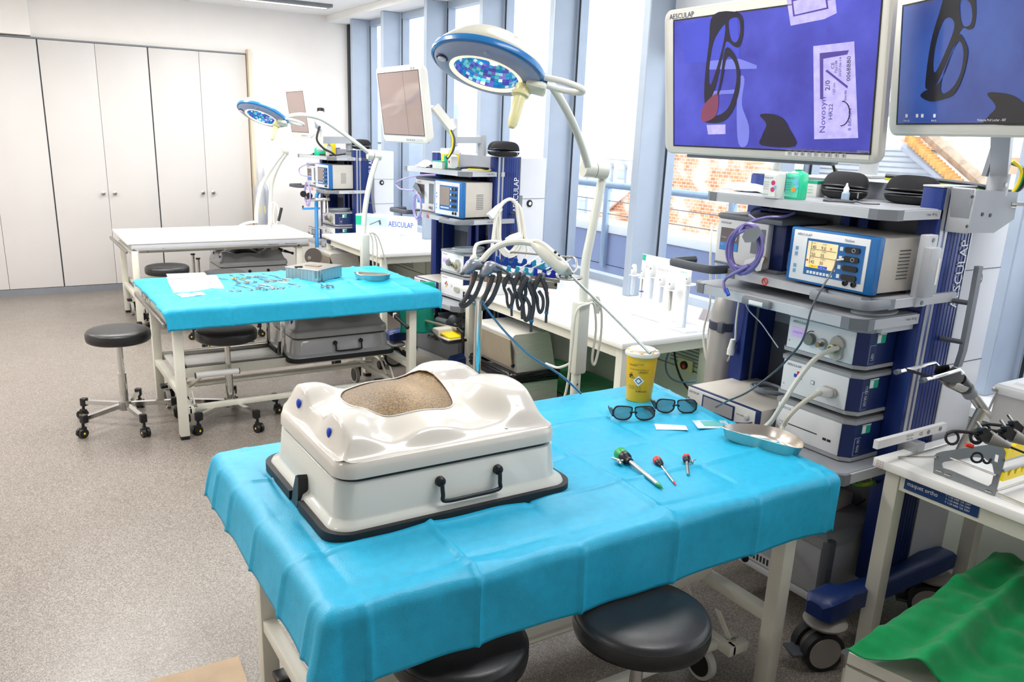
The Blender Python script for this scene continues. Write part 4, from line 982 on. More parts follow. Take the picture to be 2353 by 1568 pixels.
# ---- tower 2 (middle) and tower 3 (far)
t2, T2 = tower('navy equipment tower in mid room with white cables hung on it', 2.665, 4.64, .10, (1.452, 1.150, None, .585), 2, top=1.545)
unit(T2, .068, .765, 'navy light source unit under a coil of grey cable in the middle tower', 'light', 'LED', h=.155)
unit(T2, .068, .595, 'navy camera unit with empty round socket, below the light source in the middle tower', 'camera', '2D/3D', h=.165)
esu(T2, .015, 1.151, 'electrosurgical unit with unlit screen in the middle tower', lit=False, h=.235)
flow_unit(T2, .40, 1.151, 'insufflator with a violet tube loop, left of the electrosurgical unit in the middle tower', h=.235)
low_unit(T2, .39, .586, 'small flat pump left of the camera unit in the middle tower', w=.30)
t3, T3 = tower('navy equipment tower farthest away, in the corner by the first window', 2.845, 7.52, .10, (1.425, 1.12, None, .62), 2, top=1.49)
unit(T3, .068, .775, 'navy light source unit with a cable coil on top in the farthest tower', 'light', 'LED', h=.135)
unit(T3, .068, .63, 'navy camera unit at the bottom of the farthest tower stack', 'camera', 'CCU', h=.14)
esu(T3, .015, 1.121, 'electrosurgical unit with blue frame and dark screen in the farthest tower', lit=False, h=.235)
flow_unit(T3, .40, 1.121, 'insufflator mostly hidden behind the electrosurgical unit in the farthest tower', h=.22)
low_unit(T3, .39, .621, 'small flat pump beside the stack in the farthest tower', w=.28)
# ================================================================ MONITORS
MONW = mat('monitor_ivory_casing', '#e6e4dc', .38, var=.01)
def screen_mat(name, a, b, e, sc=7, rough=.12):
    m = mat(name, a, rough, col2=b, vscale=sc, emit=e, spec=.6)
    return m
def onp(F, x, y):
    o = F.translation; n = F.to_3x3() @ V((0, 0, 1)); d = ray(x, y)
    p = CAMP + d*((o-CAMP).dot(n)/d.dot(n)); q = F.inverted() @ p; return (q.x, q.y)
def monitor(F, w_, h_, label, scr, sm, fr=.028, frb=.05, dep=.07, group='white surgical flat screens'):
    """F: origin at lower left corner of the front face"""
    base = F @ V((w_/2, 0, -dep))
    t = thing('monitor', label, 'monitor', base, 0, group)
    R = [[(x, y, z) for x, y in rrect(w_-2*e, h_-2*e, .03, 5, w_/2, h_/2)] for z, e in ((-dep, .06), (-dep*.75, .02), (-.02, 0), (-.004, 0), (0, .006))]
    part('casing', G().loft(R, F), MONW, t, ang=30)
    u0, v0, u1, v1 = scr
    s = part('screen', G().bx(u0, u1, v0, v1, -.002, .0012, 0, F), sm, t, smooth=False)
    part('screen_surround', G().bx(u0-.004, u1+.004, v0-.004, v0-.0005, -.001, .002, 0, F).bx(u0-.004, u1+.004, v1+.0005, v1+.004, -.001, .002, 0, F)
         .bx(u0-.004, u0-.0005, v0, v1, -.001, .002, 0, F).bx(u1+.0005, u1+.004, v0, v1, -.001, .002, 0, F), BLACK, t, smooth=False)
    return t, s
def flat(F, pts, m, parent, name, off=.0014, th=.0004, holes=[], smooth_=True, px=True):
    P = [onp(F, *p) if px else p for p in pts]
    if smooth_: P = [(q.x, q.y) for q in spl([(a, b, 0) for a, b in P], 4, True)]
    H = []
    for h in holes:
        Q = [onp(F, *p) if px else p for p in h]; H.append([(q.x, q.y) for q in spl([(a, b, 0) for a, b in Q], 4, True)])
    g = G()
    if H: g.prismh(P, H, off, off+th, F)
    else: g.prism(P, off, off+th, F)
    return part(name, g, m, parent, smooth=False)
tilt = V((-.13, 0, 1))
F1 = frame((1.9, 2.075, 1.652), (0, -1, 0), tilt)
u0, v0 = onp(F1, 1551, 332); u1, v1 = onp(F1, 1999, 341); ut, vt = onp(F1, 1549, 49)
SC1 = screen_mat('theatre_camera_image', '#2b2f9e', '#454cc0', .5, 5)
w1 = 2.075-1.297-.004
m1, s1_ = monitor(F1, w1, .425, 'large white monitor over the right tower showing glasses and a suture packet on blue', ((u0+ut)/2, v0-.001, u1, vt), SC1, dep=.055)
DK = mat('image_black_glasses', '#17152f', .2, emit=.25); DK2 = mat('image_dark_blue', '#1f2668', .2, emit=.5); PK = mat('image_packet', '#a9a2da', .2, emit=.65, var=.12, vscale=50)
PKD = mat('image_packet_print', '#4b3c96', .2, emit=.4); RDI = mat('image_reflected_red', '#7c3a56', .2, emit=.45); LT = mat('image_pale_reflection', '#6d74cc', .2, emit=.6)
def im(pts, m, name, off=.0014, holes=[], sm=True): return flat(F1, pts, m, s1_, name, off, holes=holes, smooth_=sm)
im([(1560, 60), (1695, 25), (1700, 140), (1575, 145)], mat('image_blue_patch', '#3a43b4', .2, emit=.7), 'image_reflection', .0013, sm=False)
im([(1640, 34), (1700, 30), (1710, 70), (1702, 105), (1690, 108), (1672, 95), (1666, 110), (1655, 160), (1640, 215), (1622, 240), (1620, 190), (1630, 100)], DK, 'glasses_image', .0018,
   holes=[[(1662, 60), (1668, 62), (1664, 95), (1650, 150), (1634, 195), (1630, 170), (1640, 100)], [(1678, 45), (1698, 42), (1702, 72), (1694, 96), (1682, 92), (1676, 65)]])
im([(1668, 112), (1690, 125), (1702, 165), (1700, 210), (1685, 255), (1665, 278), (1640, 283), (1616, 278), (1620, 262), (1640, 240), (1655, 190)], DK, 'glasses_image', .0022,
   holes=[[(1672, 132), (1688, 142), (1694, 170), (1690, 205), (1676, 245), (1658, 262), (1640, 264), (1648, 235), (1660, 190)]])
im([(1620, 240), (1650, 215), (1648, 262), (1622, 280), (1612, 270)], RDI, 'image_reflection', .0024)
im([(1747, 264), (1775, 262), (1800, 272), (1815, 295), (1829, 336), (1751, 334), (1752, 312), (1762, 285)], DK, 'glasses_arm_image', .0018)
im([(1625, 140), (1700, 135), (1740, 150), (1740, 158), (1625, 160)], mat('image_pale_reflection', '#6d74cc'), 'image_reflection', .0016, sm=False)
im([(1628, 210), (1700, 205), (1700, 215), (1660, 216), (1640, 222)], mat('image_pale_reflection', '#6d74cc'), 'image_reflection', .0016, sm=False)
im([(1625, 287), (1668, 286), (1668, 308), (1628, 309)], PK, 'image_reflection', .0016, sm=False)
im([(1700, 180), (1712, 182), (1706, 240), (1722, 290), (1718, 332), (1698, 330), (1694, 250)], mat('image_pale_reflection', '#6d74cc'), 'image_reflection', .0016)
# packets
im([(1809, 0), (1918, -28), (1924, 30), (1895, 44), (1818, 59)], PK, 'packet_image', .0016, sm=False)
im([(1820, 0), (1900, -20), (1905, 20), (1824, 38)], PKD, 'packet_image_fold', .0021, sm=False)
im([(1824, 3), (1896, -15), (1901, 17), (1828, 34)], PK, 'packet_image_fold', .0026, sm=False)
im([(1870, 106), (1964, 95), (1973, 317), (1872, 320)], PK, 'packet_image', .0016, sm=False)
im([(1885, 122), (1952, 115), (1948, 125), (1893, 135), (1893, 228), (1886, 228)], PKD, 'packet_image_stripe', .0022, sm=False)
im([(1898, 163), (1902, 160), (1950, 198), (1948, 203)], PKD, 'packet_image_arrow', .0022, sm=False)
def onscreen_text(F, s, size, x, y, dx, dy, m, par, off=.0024):
    a = onp(F, x, y); b = onp(F, x+dx, y+dy); d = V((b[0]-a[0], b[1]-a[1], 0)).normalized(); n = V((-d.y, d.x, 0))
    vs_, fs = text_geo(s, size); O = V((a[0], a[1], 0))
    g = G().add([F @ (O+d*v.x+n*v.y+V((0, 0, off))) for v in vs_], fs); return part('lettering', g, m, par, smooth=False)
for s_, z_, x_, y_, m_ in (('Novosyn', .025, 1897, 306, PKD), ('HR22', .017, 1914, 275, DK2), ('2/0', .020, 1908, 208, DK), ('120 cm', .010, 1920, 218, DK2), ('B BRAUN', .013, 1957, 300, PKD), ('2027-06-14', .010, 1934, 176, DK2), ('722198', .010, 1925, 168, DK2), ('006BBB0', .016, 1955, 186, DK), ('CE', .013, 1918, 158, DK), ('Sterile', .010, 1946, 232, DK2)):
    onscreen_text(F1, s_, z_, x_, y_, 0.5, -20, m_, s1_)
a = onp(F1, 1935, 261)
g = G().tube([F1 @ V((a[0]+cos(q)*.024, a[1]+sin(q)*.030, .0024)) for q in [(-.5+i/10)*pi for i in range(11)]], .0014, 5); part('needle_image', g, DK, s1_)
text('AESCULAP', .021, F1 @ V((.026, .425-.027, 0)), (0, -1, 0), tilt, INKN, m1, sx=1.05)
part('button_plate', G().bx(.485, .745, .012, .034, 0, .0012, 0, F1), mat('pale_button_strip', '#f4f4f0', .4), m1, smooth=False)
for k in range(9):
    part('button', G().bx(.495+k*.0215, .507+k*.0215, .014, .026, .0012, .002, 0, F1), GREYL, m1, smooth=False)
for k, s_ in enumerate(('+', 'o', '#', '*', '=', '1', '2', '3', '4')):
    text(s_, .009, F1 @ V((.498+k*.0215, .0165, .0014)), (0, -1, 0), tilt, INKK, m1)
text('POWER', .006, F1 @ V((.722, .026, .0005)), (0, -1, 0), tilt, INKK, m1)
part('back_rail', G().bx(.08, .62, -.012, .0, -.05, -.02, .003, F1), GREYM, m1)
# support behind monitor 1
t = thing('monitor_column', 'light grey round post with cables holding the large white monitor above the right tower', 'support', (2.72, 1.88, 1.58))
part('post', G().cyl((2.66, 1.86, 1.587), (2.66, 1.86, 1.80), .032, n=20).bx(2.6, 2.70, 1.80, 1.92, 1.55+.037, 1.60, .004), GREYL, t)
part('arm', G().bx(1.985, 2.68, 1.82, 1.90, 1.79, 1.845, .01), GREYL, t)
for k, (m_, dx) in enumerate(((YELB, 0), (GRNP, .008), (BLACK, .018), (BLACK, -.010))):
    part('cable', G().tube(spl([(2.58+dx, 1.98+dx, 1.80), (2.57+dx, 1.975+dx, 1.70), (2.60+dx, 1.965+dx, 1.63), (2.62+dx, 1.95, 1.587)], 6), .005, 6), m_, t)

# monitor at the right edge
P4 = at_d(2038, 312, 2.1)
xd4 = V((-.36, -.93, 0)).normalized(); n4 = xd4.cross(V((0, 0, 1)))
yd4 = (V((0, 0, 1))+n4*.13).normalized()
F4 = frame(P4, xd4, yd4)
a = onp(F4, 2063, 283); b = onp(F4, 2078, 15)
SC4 = screen_mat('recorder_camera_image', '#243a82', '#34549f', .42, 4)
m4, s4_ = monitor(F4, .60, .40, 'white monitor at the right edge showing dark glasses on blue, cut by the frame', (a[0], a[1], .575, b[1]), SC4)
DG = mat('image_charcoal_glasses', '#14161f', .2, emit=.15)
flat(F4, [(2180, -20), (2235, -20), (2245, 20), (2240, 60), (2228, 68), (2212, 66), (2190, 110), (2150, 200), (2133, 205), (2128, 190), (2140, 100), (2160, 30)], DG, s4_, 'glasses_image', .0016,
     holes=[[(2168, 50), (2185, 40), (2195, 60), (2178, 110), (2152, 165), (2146, 150), (2152, 100)], [(2210, 0), (2230, 5), (2236, 35), (2230, 58), (2214, 58), (2208, 30)]])
flat(F4, [(2205, 78), (2222, 100), (2226, 125), (2215, 175), (2195, 215), (2170, 228), (2140, 233), (2118, 222), (2125, 210), (2160, 190), (2190, 120)], DG, s4_, 'glasses_image', .0022,
     holes=[[(2204, 95), (2216, 118), (2210, 165), (2192, 200), (2170, 215), (2163, 200), (2176, 150)]])
flat(F4, [(2270, 215), (2300, 213), (2335, 222), (2365, 250), (2375, 286), (2268, 284), (2272, 268), (2290, 245)], DG, s4_, 'glasses_arm_image', .0016)
text('AESCULAP', .021, F4 @ V((.030, .400-.025, 0)), xd4, yd4, INKN, m4, sx=1.05)
a = onp(F4, 2246, 281); text('Pädiatrie Prof Locher - 007', .0075, F4 @ V((a[0]+.002, a[1]+.002, .0014)), xd4, yd4, INKW, s4_)
for (x, nm) in ((2078, 'Video (0)'), (2142, 'Bild (0)')):
    a = onp(F4, x, 280); text(nm, .006, F4 @ V((a[0], a[1]+.001, .0014)), xd4, yd4, INKW, s4_)
for x in (2082, 2106, 2118, 2146):
    a = onp(F4, x, 270); part('screen_icon', G().bx(a[0], a[0]+.008, a[1], a[1]+.008, .0012, .002, 0, F4), INKW, s4_, smooth=False)

# bracket and arm for that monitor on the column
t = thing('monitor_support', 'grey bracket with black knob and slanting arm carrying the monitor at the right edge', 'support', (2.7, 1.46, 1.4))
yb = 1.455
poly = [at_y(x, y, yb) for x, y in ((2208, 434), (2318, 440), (2308, 502), (2262, 533), (2202, 533))]
part('bracket', G().loft([[V((p.x, yb+e, p.z)) for p in poly] for e in (-.03, .03)]), mat('bracket_grey', '#a4a8ae', .4), t, ang=20)
q0, q1 = at_y(2214, 435, yb), at_y(2206, 532, yb)
part('bracket_plate', G().bx(q1.x-.012, q0.x+.006, yb-.034, yb+.04, q1.z-.004, q0.z+.004, .003), GREYL, t)
for z in (q0.z-.02, q1.z+.02): part('screw', G().cyl((q0.x-.004, yb-.036, z), (q0.x-.004, yb-.033, z), .005, n=10), BLACK, t)
for x, y in ((2258, 493), (2276, 495)):
    p = at_y(x, y, yb-.031); part('hole', G().cyl(p+V((0, -.001, 0)), p+V((0, .001, 0)), .006, n=12), BLACK, t)
p = at_y(2312, 467, yb)
part('knob_stem', G().cyl((p.x-.02, yb-.02, p.z), (p.x+.025, yb-.045, p.z), .007, n=10).cyl((p.x-.02, yb-.02, p.z), (p.x-.005, yb-.028, p.z), .014, n=14), CHROME, t)
part('knob', G().cyl((p.x+.025, yb-.045, p.z), (p.x+.042, yb-.054, p.z), .008, .017, n=18).cyl((p.x+.042, yb-.054, p.z), (p.x+.049, yb-.058, p.z), .017, n=18), BLACK, t)
p = at_y(2292, 425, yb)
part('swivel_post', G().cyl((p.x, yb, q0.z-.02), (p.x, yb, p.z+.035), .032, n=24), GREYL, t)
part('swivel_screw', G().cyl((p.x-.01, yb-.0335, p.z+.002), (p.x-.01, yb-.031, p.z+.002), .007, n=12), WHITE, t)
pe = F4 @ V((.3, .2, -.07)); ps = V((p.x, yb, p.z+.045))
part('spring_arm', G().tube([ps, ps.lerp(pe, .96)], .034, 4), mat('arm_grey', '#b3b8bf', .4), t, smooth=False)
part('arm_cover', G().tube([ps+V((-.045, .02, -.02)), ps+V((-.035, .01, .11))], .010, 4), GREYM, t)
for k, m_ in enumerate((YELB, GRNP, BLACK, BLACK, GREYM)):
    e = k*.008
    part('cable', G().tube(spl([ps+V((.02, -.02+e, .03)), ps+V((.065+e, -.03, .0)), ps+V((.065+e, -.02, -.06)), ps+V((.02, .0, -.075+e*.5)), ps+V((-.06, .08, -.055+e*.4)), (2.6, 1.75, 1.592+e*.4)], 7), .005, 6), m_, t)

def mon_simple(X, px, label, name3=False):
    """px: TL, BL, BR pixel corners of the front face"""
    bl, br_ = at_x(*px[1], X), at_x(*px[2], X); tl = at_x(*px[0], X)
    h_ = (tl.z-bl.z)*.98; w_ = bl.y-br_.y
    Fm = frame(bl, (0, -1, 0), tilt)
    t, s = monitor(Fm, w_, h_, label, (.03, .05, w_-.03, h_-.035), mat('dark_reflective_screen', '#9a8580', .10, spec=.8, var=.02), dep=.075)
    part('screen_surround_bevel', G().bx(.022, w_-.022, .040, .0485, 0, .001, 0, Fm), GREYL, t, smooth=False)
    part('button_strip', G().bx(w_*.55, w_*.9, .012, .028, 0, .001, 0, Fm), GREYL, t, smooth=False)
    for k in range(5):
        part('button', G().bx(w_*.56+k*.026, w_*.56+k*.026+.010, .015, .024, .001, .0018, 0, Fm), GREYM, t, smooth=False)
    text('AESCULAP', .018, Fm @ V((.02, h_-.027, 0)), (0, -1, 0), tilt, INKN, t)
    text('3D HD', .020, Fm @ V((w_-.13, h_-.028, 0)), (0, -1, 0), tilt, INKK, t)
    return t, Fm, w_, h_
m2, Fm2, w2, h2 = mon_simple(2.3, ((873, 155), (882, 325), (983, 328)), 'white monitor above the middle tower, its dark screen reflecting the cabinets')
part('reflected_seam', G().bx(w2*.62, w2*.62+.003, .052, h2-.037, .0012, .0016, 0, Fm2), mat('screen_seam_reflection', '#6f5d58', .2), m2, smooth=False)  # reflection of a cabinet seam, painted as a darker strip on the screen
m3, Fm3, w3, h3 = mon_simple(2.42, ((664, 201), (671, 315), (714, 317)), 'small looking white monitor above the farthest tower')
t = thing('monitor_support', 'pale folding arm with black cable holding the middle monitor above its tower', 'support', (2.85, 4.9, 1.55))
A_ = [at_d(x, y, d) for x, y, d in ((998, 245, 5.05), (1040, 300, 5.1), (1040, 322, 5.1), (1108, 322, 5.25), (1108, 362, 5.25))]
part('spring_arm', G().tube([A_[0], A_[1]], .035, 4), MONW, t, smooth=False)
part('elbow_post', G().cyl(at_d(1043, 275, 5.12), at_d(1043, 335, 5.12), .022, n=14), GREYL, t)
part('lower_arm', G().tube([A_[2], A_[3]], [.028, .028], 4), mat('arm_grey', '#b3b8bf'), t, smooth=False)
part('tower_post', G().cyl((A_[3].x, A_[3].y, A_[3].z+.03), (A_[3].x, A_[3].y, 1.55), .030, n=16), mat('arm_grey', '#b3b8bf'), t)
part('cable', G().tube(spl([at_d(1035, 300, 5.05), at_d(1043, 320, 5.05), at_d(1040, 345, 5.05), at_d(1026, 365, 5.05)], 6), .010, 7), BLACK, t)
part('cable', G().tube(spl([at_d(1033, 300, 5.04), at_d(1040, 320, 5.04), at_d(1037, 345, 5.04), at_d(1028, 362, 5.04)], 6), .005, 7), YELB, t)
t = thing('monitor_support', 'grey jointed arm with upright tube holding the farthest monitor', 'support', (2.9, 7.7, 1.5))
part('upright_tube', G().cyl(at_d(737, 255, 7.6), at_d(735, 345, 7.6), .03, n=14), MONW, t)
part('tube_cap', G().cyl(at_d(737, 250, 7.6), at_d(737, 257, 7.6), .034, n=14), BLACK, t)
part('lower_arm', G().tube([at_d(738, 322, 7.7), at_d(805, 322, 7.8)], .045, 4), mat('arm_grey', '#b3b8bf'), t, smooth=False)
part('tower_post', G().cyl(at_d(803, 318, 7.85), at_d(803, 348, 7.85), .035, n=14), mat('arm_grey', '#b3b8bf'), t)
part('cable', G().tube(spl([at_d(735, 290, 7.5), at_d(728, 320, 7.5), at_d(742, 340, 7.5), at_d(760, 350, 7.5), at_d(772, 358, 7.5)], 6), .010, 7), BLACK, t)

part('mount_link', G().tube([Fm2 @ V((w2*.5, h2*.45, -.07)), at_d(998, 250, 5.05)], .02, 6), GREYL, m2)
part('mount_link', G().tube([Fm3 @ V((w3*.5, h3*.5, -.07)), at_d(737, 300, 7.6)], .02, 6), GREYL, m3)
# ================================================================ SURGICAL LAMPS
def facet_material():
    m = bpy.data.materials.new('faceted_lamp_reflector'); m.use_nodes = True; t = m.node_tree; b = t.nodes['Principled BSDF']
    g_ = t.nodes.new('ShaderNodeNewGeometry'); r = t.nodes.new('ShaderNodeValToRGB'); r.color_ramp.interpolation = 'CONSTANT'; e = r.color_ramp.elements
    e[0].color = hexc('#5a55b8'); e[1].position = .9; e[1].color = hexc('#dff2ea')
    for p, c in ((.22, '#2f80c8'), (.40, '#2a97c4'), (.55, '#5fb9d6'), (.70, '#7c74c8'), (.80, '#8fd6d6')):
        x = e.new(p); x.color = hexc(c)
    t.links.new(g_.outputs['Random Per Island'], r.inputs['Fac']); t.links.new(r.outputs['Color'], b.inputs['Base Color']); t.links.new(r.outputs['Color'], b.inputs['Emission Color'])
    b.inputs['Emission Strength'].default_value = .35; b.inputs['Metallic'].default_value = .6; b.inputs['Roughness'].default_value = .18  # slight glow put into the facets for the lamp light they reflect
    return m
FACET = facet_material()
BULB = mat('lit_halogen_bulb', '#fff1c8', .5, emit=14); RIMB = mat('lamp_blue_rim', '#1676bd', .3, coat=.3); UNDER = mat('lamp_underside_grey_blue', '#9aa6c4', .4)
def lamp_head(t, c, axis, side, R=.19):
    """axis: beam direction; side: direction of the yoke"""
    z = -V(axis).normalized(); x = (V(side)-z*V(side).dot(z)).normalized(); y = z.cross(x)
    M = Matrix((x, y, z)).transposed().to_4x4(); M.translation = c
    sc = R/.19
    def s(v): return v*sc
    prof = [(s(r), s(z_)) for r, z_ in ((.190, .0), (.190, .010), (.176, .030), (.150, .058), (.115, .084), (.075, .101), (.035, .110), (.0005, .112))]
    d = part('dome', G().lathe(prof, M, 48, caps=False), mat('lamp_dome_cream', '#c3bfb0', .28, coat=.3), t, ang=60)
    part('blue_rim', G().lathe([(s(.186), -s(.014)), (s(.1945), -s(.010)), (s(.196), 0), (s(.193), s(.009)), (s(.186), s(.011))], M, 48, caps=False), RIMB, t)
    un = part('underside', G().lathe([(s(.190), -s(.004)), (s(.180), -s(.018)), (s(.128), -s(.030)), (s(.118), -s(.028)), (s(.113), -s(.016))], M, 48, caps=False), UNDER, t, ang=60)
    part('glass_ring', G().lathe([(s(.127), -s(.0305)), (s(.120), -s(.034)), (s(.112), -s(.030)), (s(.113), -s(.024))], M, 40, caps=False), mat('lit_ring_cream', '#ffe9cf', .3, emit=.7), t)
    gq = G(); rnd = random.Random(3)
    pr_ = [(s(.113)*cos(q), -s(.022)+s(.092)*sin(q)) for q in [i*pi/2/15 for i in range(16)]]
    for j in range(15):
        for i in range(46):
            a0, a1 = 2*pi*i/46, 2*pi*(i+1)/46; (r0, z0), (r1, z1) = pr_[j], pr_[j+1]; k_ = rnd.uniform(0, .0022)
            gq.add([V((r*cos(a), r*sin(a), z+k_)) for r, z, a in ((r0, z0, a0), (r0, z0, a1), (r1, z1, a1), (r1, z1, a0))], [(0, 1, 2, 3)], M)
    part('reflector', gq, FACET, t, smooth=False, kind='stuff')
    part('bulb', G().ball((s(.02), s(-.045), s(.012)), s(.020), 12, M, (1, 1, 1.2)), BULB, t)
    pd = part('sensor_eye', G().lathe([(s(.014), 0), (s(.014), s(.004)), (.0005, s(.005))], M @ Matrix.Translation((s(-.150), s(-.035), -s(.030))) @ Matrix.Rotation(pi, 4, 'X'), 18), WHITE, t)
    part('sensor_ring', G().tube([M @ V((s(-.150)+cos(q)*s(.018), s(-.035)+sin(q)*s(.018), -s(.0265))) for q in [i*pi/10 for i in range(20)]], s(.0035), 6, closed=True), NAVY, pd)
    part('screw_cap', G().ball((s(.0), s(-.152), -s(.022)), s(.010), 10, M), UNDER, t)
    part('side_wing', G().loft([[M @ V((s(a), s(b), s(z0))) for a, b in ((.148, -.035), (.205, -.020), (.205, .020), (.148, .035))] for z0 in (-.028, .016)]), RIMB, t, ang=25)
    part('handle_mount', G().box((s(.172), 0, -s(.030)), (s(.070), s(.075), s(.026)), s(.010), M), mat('lamp_mount_cream', '#dfe0cf', .35), t)
    part('sterile_handle', G().lathe([(.0005, -s(.185)), (s(.010), -s(.182)), (s(.0165), -s(.170)), (s(.019), -s(.140)), (s(.020), -s(.075)), (s(.030), -s(.070)), (s(.031), -s(.060)), (s(.024), -s(.056)), (s(.024), -s(.036)), (s(.020), -s(.030))], M @ Matrix.Translation((s(.128), s(-.0), 0)), 24), HANDLE, t)
    # yoke loop
    lp = spl([V((s(.19), s(-.028), 0)), V((s(.26), s(-.034), 0)), V((s(.315), s(-.020), 0)), V((s(.327), 0, 0)), V((s(.315), s(.020), 0)), V((s(.26), s(.034), 0)), V((s(.19), s(.028), 0))], 6)
    part('yoke_loop', G().tube([M @ p for p in lp], s(.0105), 10), MONW, t)
    return M
POLE = mat('lamp_pole_ivory', '#d3d5cb', .32, var=.02)
def wcable(name, pts, r, m, label, cat='cable', k=8, group=None, n=8):
    return single(name, G().tube(spl(pts, k), r, n), m, label, cat, group)
# lamp 1
HC = at_d(1122, 152, 2.95); EL = at_d(1366, 391, 3.45)
t = thing('examination_lamp', 'large surgical floor lamp lit over the torso box, faceted blue reflector and cream handle', 'floor lamp', (at_z(1325, 905, .6).x, at_z(1325, 905, .6).y, 0), 0, 'surgical floor lamps')
base = at_d(1324, 905, 3.5)
tgt = V((.93, 1.93, 1.0)); AX1 = (tgt-HC).normalized()
sd = (_r*.93-_u*.16)
M1 = lamp_head(t, HC, V((-.36, -.16, -.92)), sd, .205)
aj = M1 @ V((.20, .0, .0))
arm = spl([at_d(1240, 165, 3.0), at_d(1270, 200, 3.05), at_d(1308, 265, 3.15), at_d(1335, 330, 3.3), at_d(1352, 385, 3.42)], 7)
part('spring_arm', G().tube(arm, .0155, 12), POLE, t)
jd = (_r*.9+_f*.4).normalized()
part('elbow_joint', G().cyl(EL-jd*.055, EL-jd*.002, .033, n=28).cyl(EL+jd*.002, EL+jd*.055, .033, n=28), POLE, t, ang=50)
low = spl([at_d(1386, 400, 3.5), at_d(1372, 470, 3.5), at_d(1357, 545, 3.5), at_d(1345, 610, 3.5), at_d(1340, 700, 3.5)], 6)
part('lower_arm', G().tube(low, .0195, 12), POLE, t)
bx0 = at_d(1336, 695, 3.5)
part('transformer_sleeve', G().bx(bx0.x-.032, bx0.x+.030, bx0.y-.03, bx0.y+.03, bx0.z-.315, bx0.z+.005, .012), POLE, t)
part('pole', G().cyl((bx0.x-.004, bx0.y, .08), (bx0.x-.004, bx0.y, bx0.z-.31), .0215, n=16), POLE, t)
part('pole_screw', G().cyl((bx0.x-.01, bx0.y-.023, bx0.z-.36), (bx0.x-.01, bx0.y-.02, bx0.z-.36), .005, n=8), STEEL, t)
part('cable_hook', G().tube(spl([bx0+V((.03, -.01, .0)), bx0+V((.06, -.02, .02)), bx0+V((.075, -.02, -.01)), bx0+V((.07, -.02, -.05))], 5), .012, 8), POLE, t)
part('cable_coil', G().tube(spl([bx0+V(p) for p in ((.05, -.02, .0), (.085, -.03, -.03), (.095, -.03, -.15), (.075, -.03, -.27), (.055, -.03, -.25), (.065, -.03, -.12), (.045, -.03, -.01), (0, -.045, .0), (-.055, -.04, -.03), (-.065, -.04, -.18), (-.075, -.03, -.38), (-.10, -.0, -.52))], 7), .0055, 7), mat('ivory_cable', '#dcd9cc', .4), t)
def lamp_base(t, x, y, rz=0):
    for k in range(5):
        a = rz+k*2*pi/5; Mx = Matrix.Translation((x, y, 0)) @ RZ(a)
        l = part('base_leg', G().loft([[V((.03, -.022, .085)), V((.03, .022, .085)), V((.03, .020, .125)), V((.03, -.020, .125))], [V((.30, -.018, .070)), V((.30, .018, .070)), V((.30, .016, .092)), V((.30, -.016, .092))]], Mx), mat('lamp_base_beige', '#cdc9b6', .4), t)
        part('castor', G().cyl((.285, -.02, .03), (.285, -.004, .03), .03, n=18, M=Mx).cyl((.285, .004, .03), (.285, .02, .03), .03, n=18, M=Mx).cyl((.285, 0, .03), (.285, 0, .075), .009, n=8, M=Mx), BLACK, l)
    part('base_hub', G().lathe([(.055, .08), (.06, .10), (.05, .14), (.03, .15), (.03, .20)], Matrix.Translation((x, y, 0)), 20), mat('lamp_base_beige', '#cdc9b6'), t)
lamp_base(t, bx0.x-.004, bx0.y, .3)
text('HANAULUX blue 30', .016, M1 @ V((-.05, -.156, .052)), M1.to_3x3() @ V((1, 0, 0)), M1.to_3x3() @ V((0, .5, .85)), INKG, t)
l = bpy.data.lights.new('lamp_beam', 'SPOT'); l.energy = 48; l.spot_size = radians(9); l.spot_blend = .8; l.shadow_soft_size = .06; l.color = (1, .84, .62)
o = bpy.data.objects.new('lamp_beam', l); COL.objects.link(o); o.matrix_world = zto(HC+AX1*.05, -AX1)
# lamp 2
HC2 = at_d(603, 262, 5.72)
t = thing('examination_lamp', 'surgical floor lamp over the mid-room table, its cream dome tilted left', 'floor lamp', (2.3, 5.75, 0), 0, 'surgical floor lamps')
M2 = lamp_head(t, HC2, V((-.38, -.22, -.87)), _r*.95-_u*.12, .172)
arm = spl([at_d(655, 270, 5.72), at_d(690, 264, 5.72), at_d(735, 272, 5.76), at_d(780, 300, 5.84), at_d(820, 330, 5.9), at_d(850, 354, 6.0)], 6)
part('spring_arm', G().tube(arm, .0155, 10), POLE, t)
EL2 = at_d(858, 356, 6.0)
part('elbow_joint', G().cyl(EL2-jd*.045, EL2-jd*.002, .036, n=24).cyl(EL2+jd*.002, EL2+jd*.055, .036, n=24), POLE, t, ang=50)
low = spl([at_d(866, 365, 6.0), at_d(852, 410, 6.0), at_d(842, 460, 6.0), at_d(837, 500, 6.0), at_d(835, 540, 6.0)], 6)
part('lower_arm', G().tube(low, .0195, 10), POLE, t)
bx2 = at_d(838, 538, 6.0)
part('transformer_sleeve', G().bx(bx2.x-.032, bx2.x+.030, bx2.y-.03, bx2.y+.03, bx2.z-.27, bx2.z, .012), POLE, t)
part('pole', G().cyl((bx2.x, bx2.y, .15), (bx2.x, bx2.y, bx2.z-.26), .022, n=14), POLE, t)
part('cable_coil', G().tube(spl([bx2+V(p) for p in ((.02, -.03, .01), (.06, -.03, .0), (.085, -.03, -.10), (.075, -.03, -.25), (.05, -.03, -.22), (.05, -.03, -.05), (.03, -.03, .01), (.09, -.03, -.02), (.15, -.03, -.2), (.18, -.02, -.33))], 7), .006, 6), mat('ivory_cable', '#dcd9cc'), t)
lamp_base(t, bx2.x, bx2.y, 2.2)
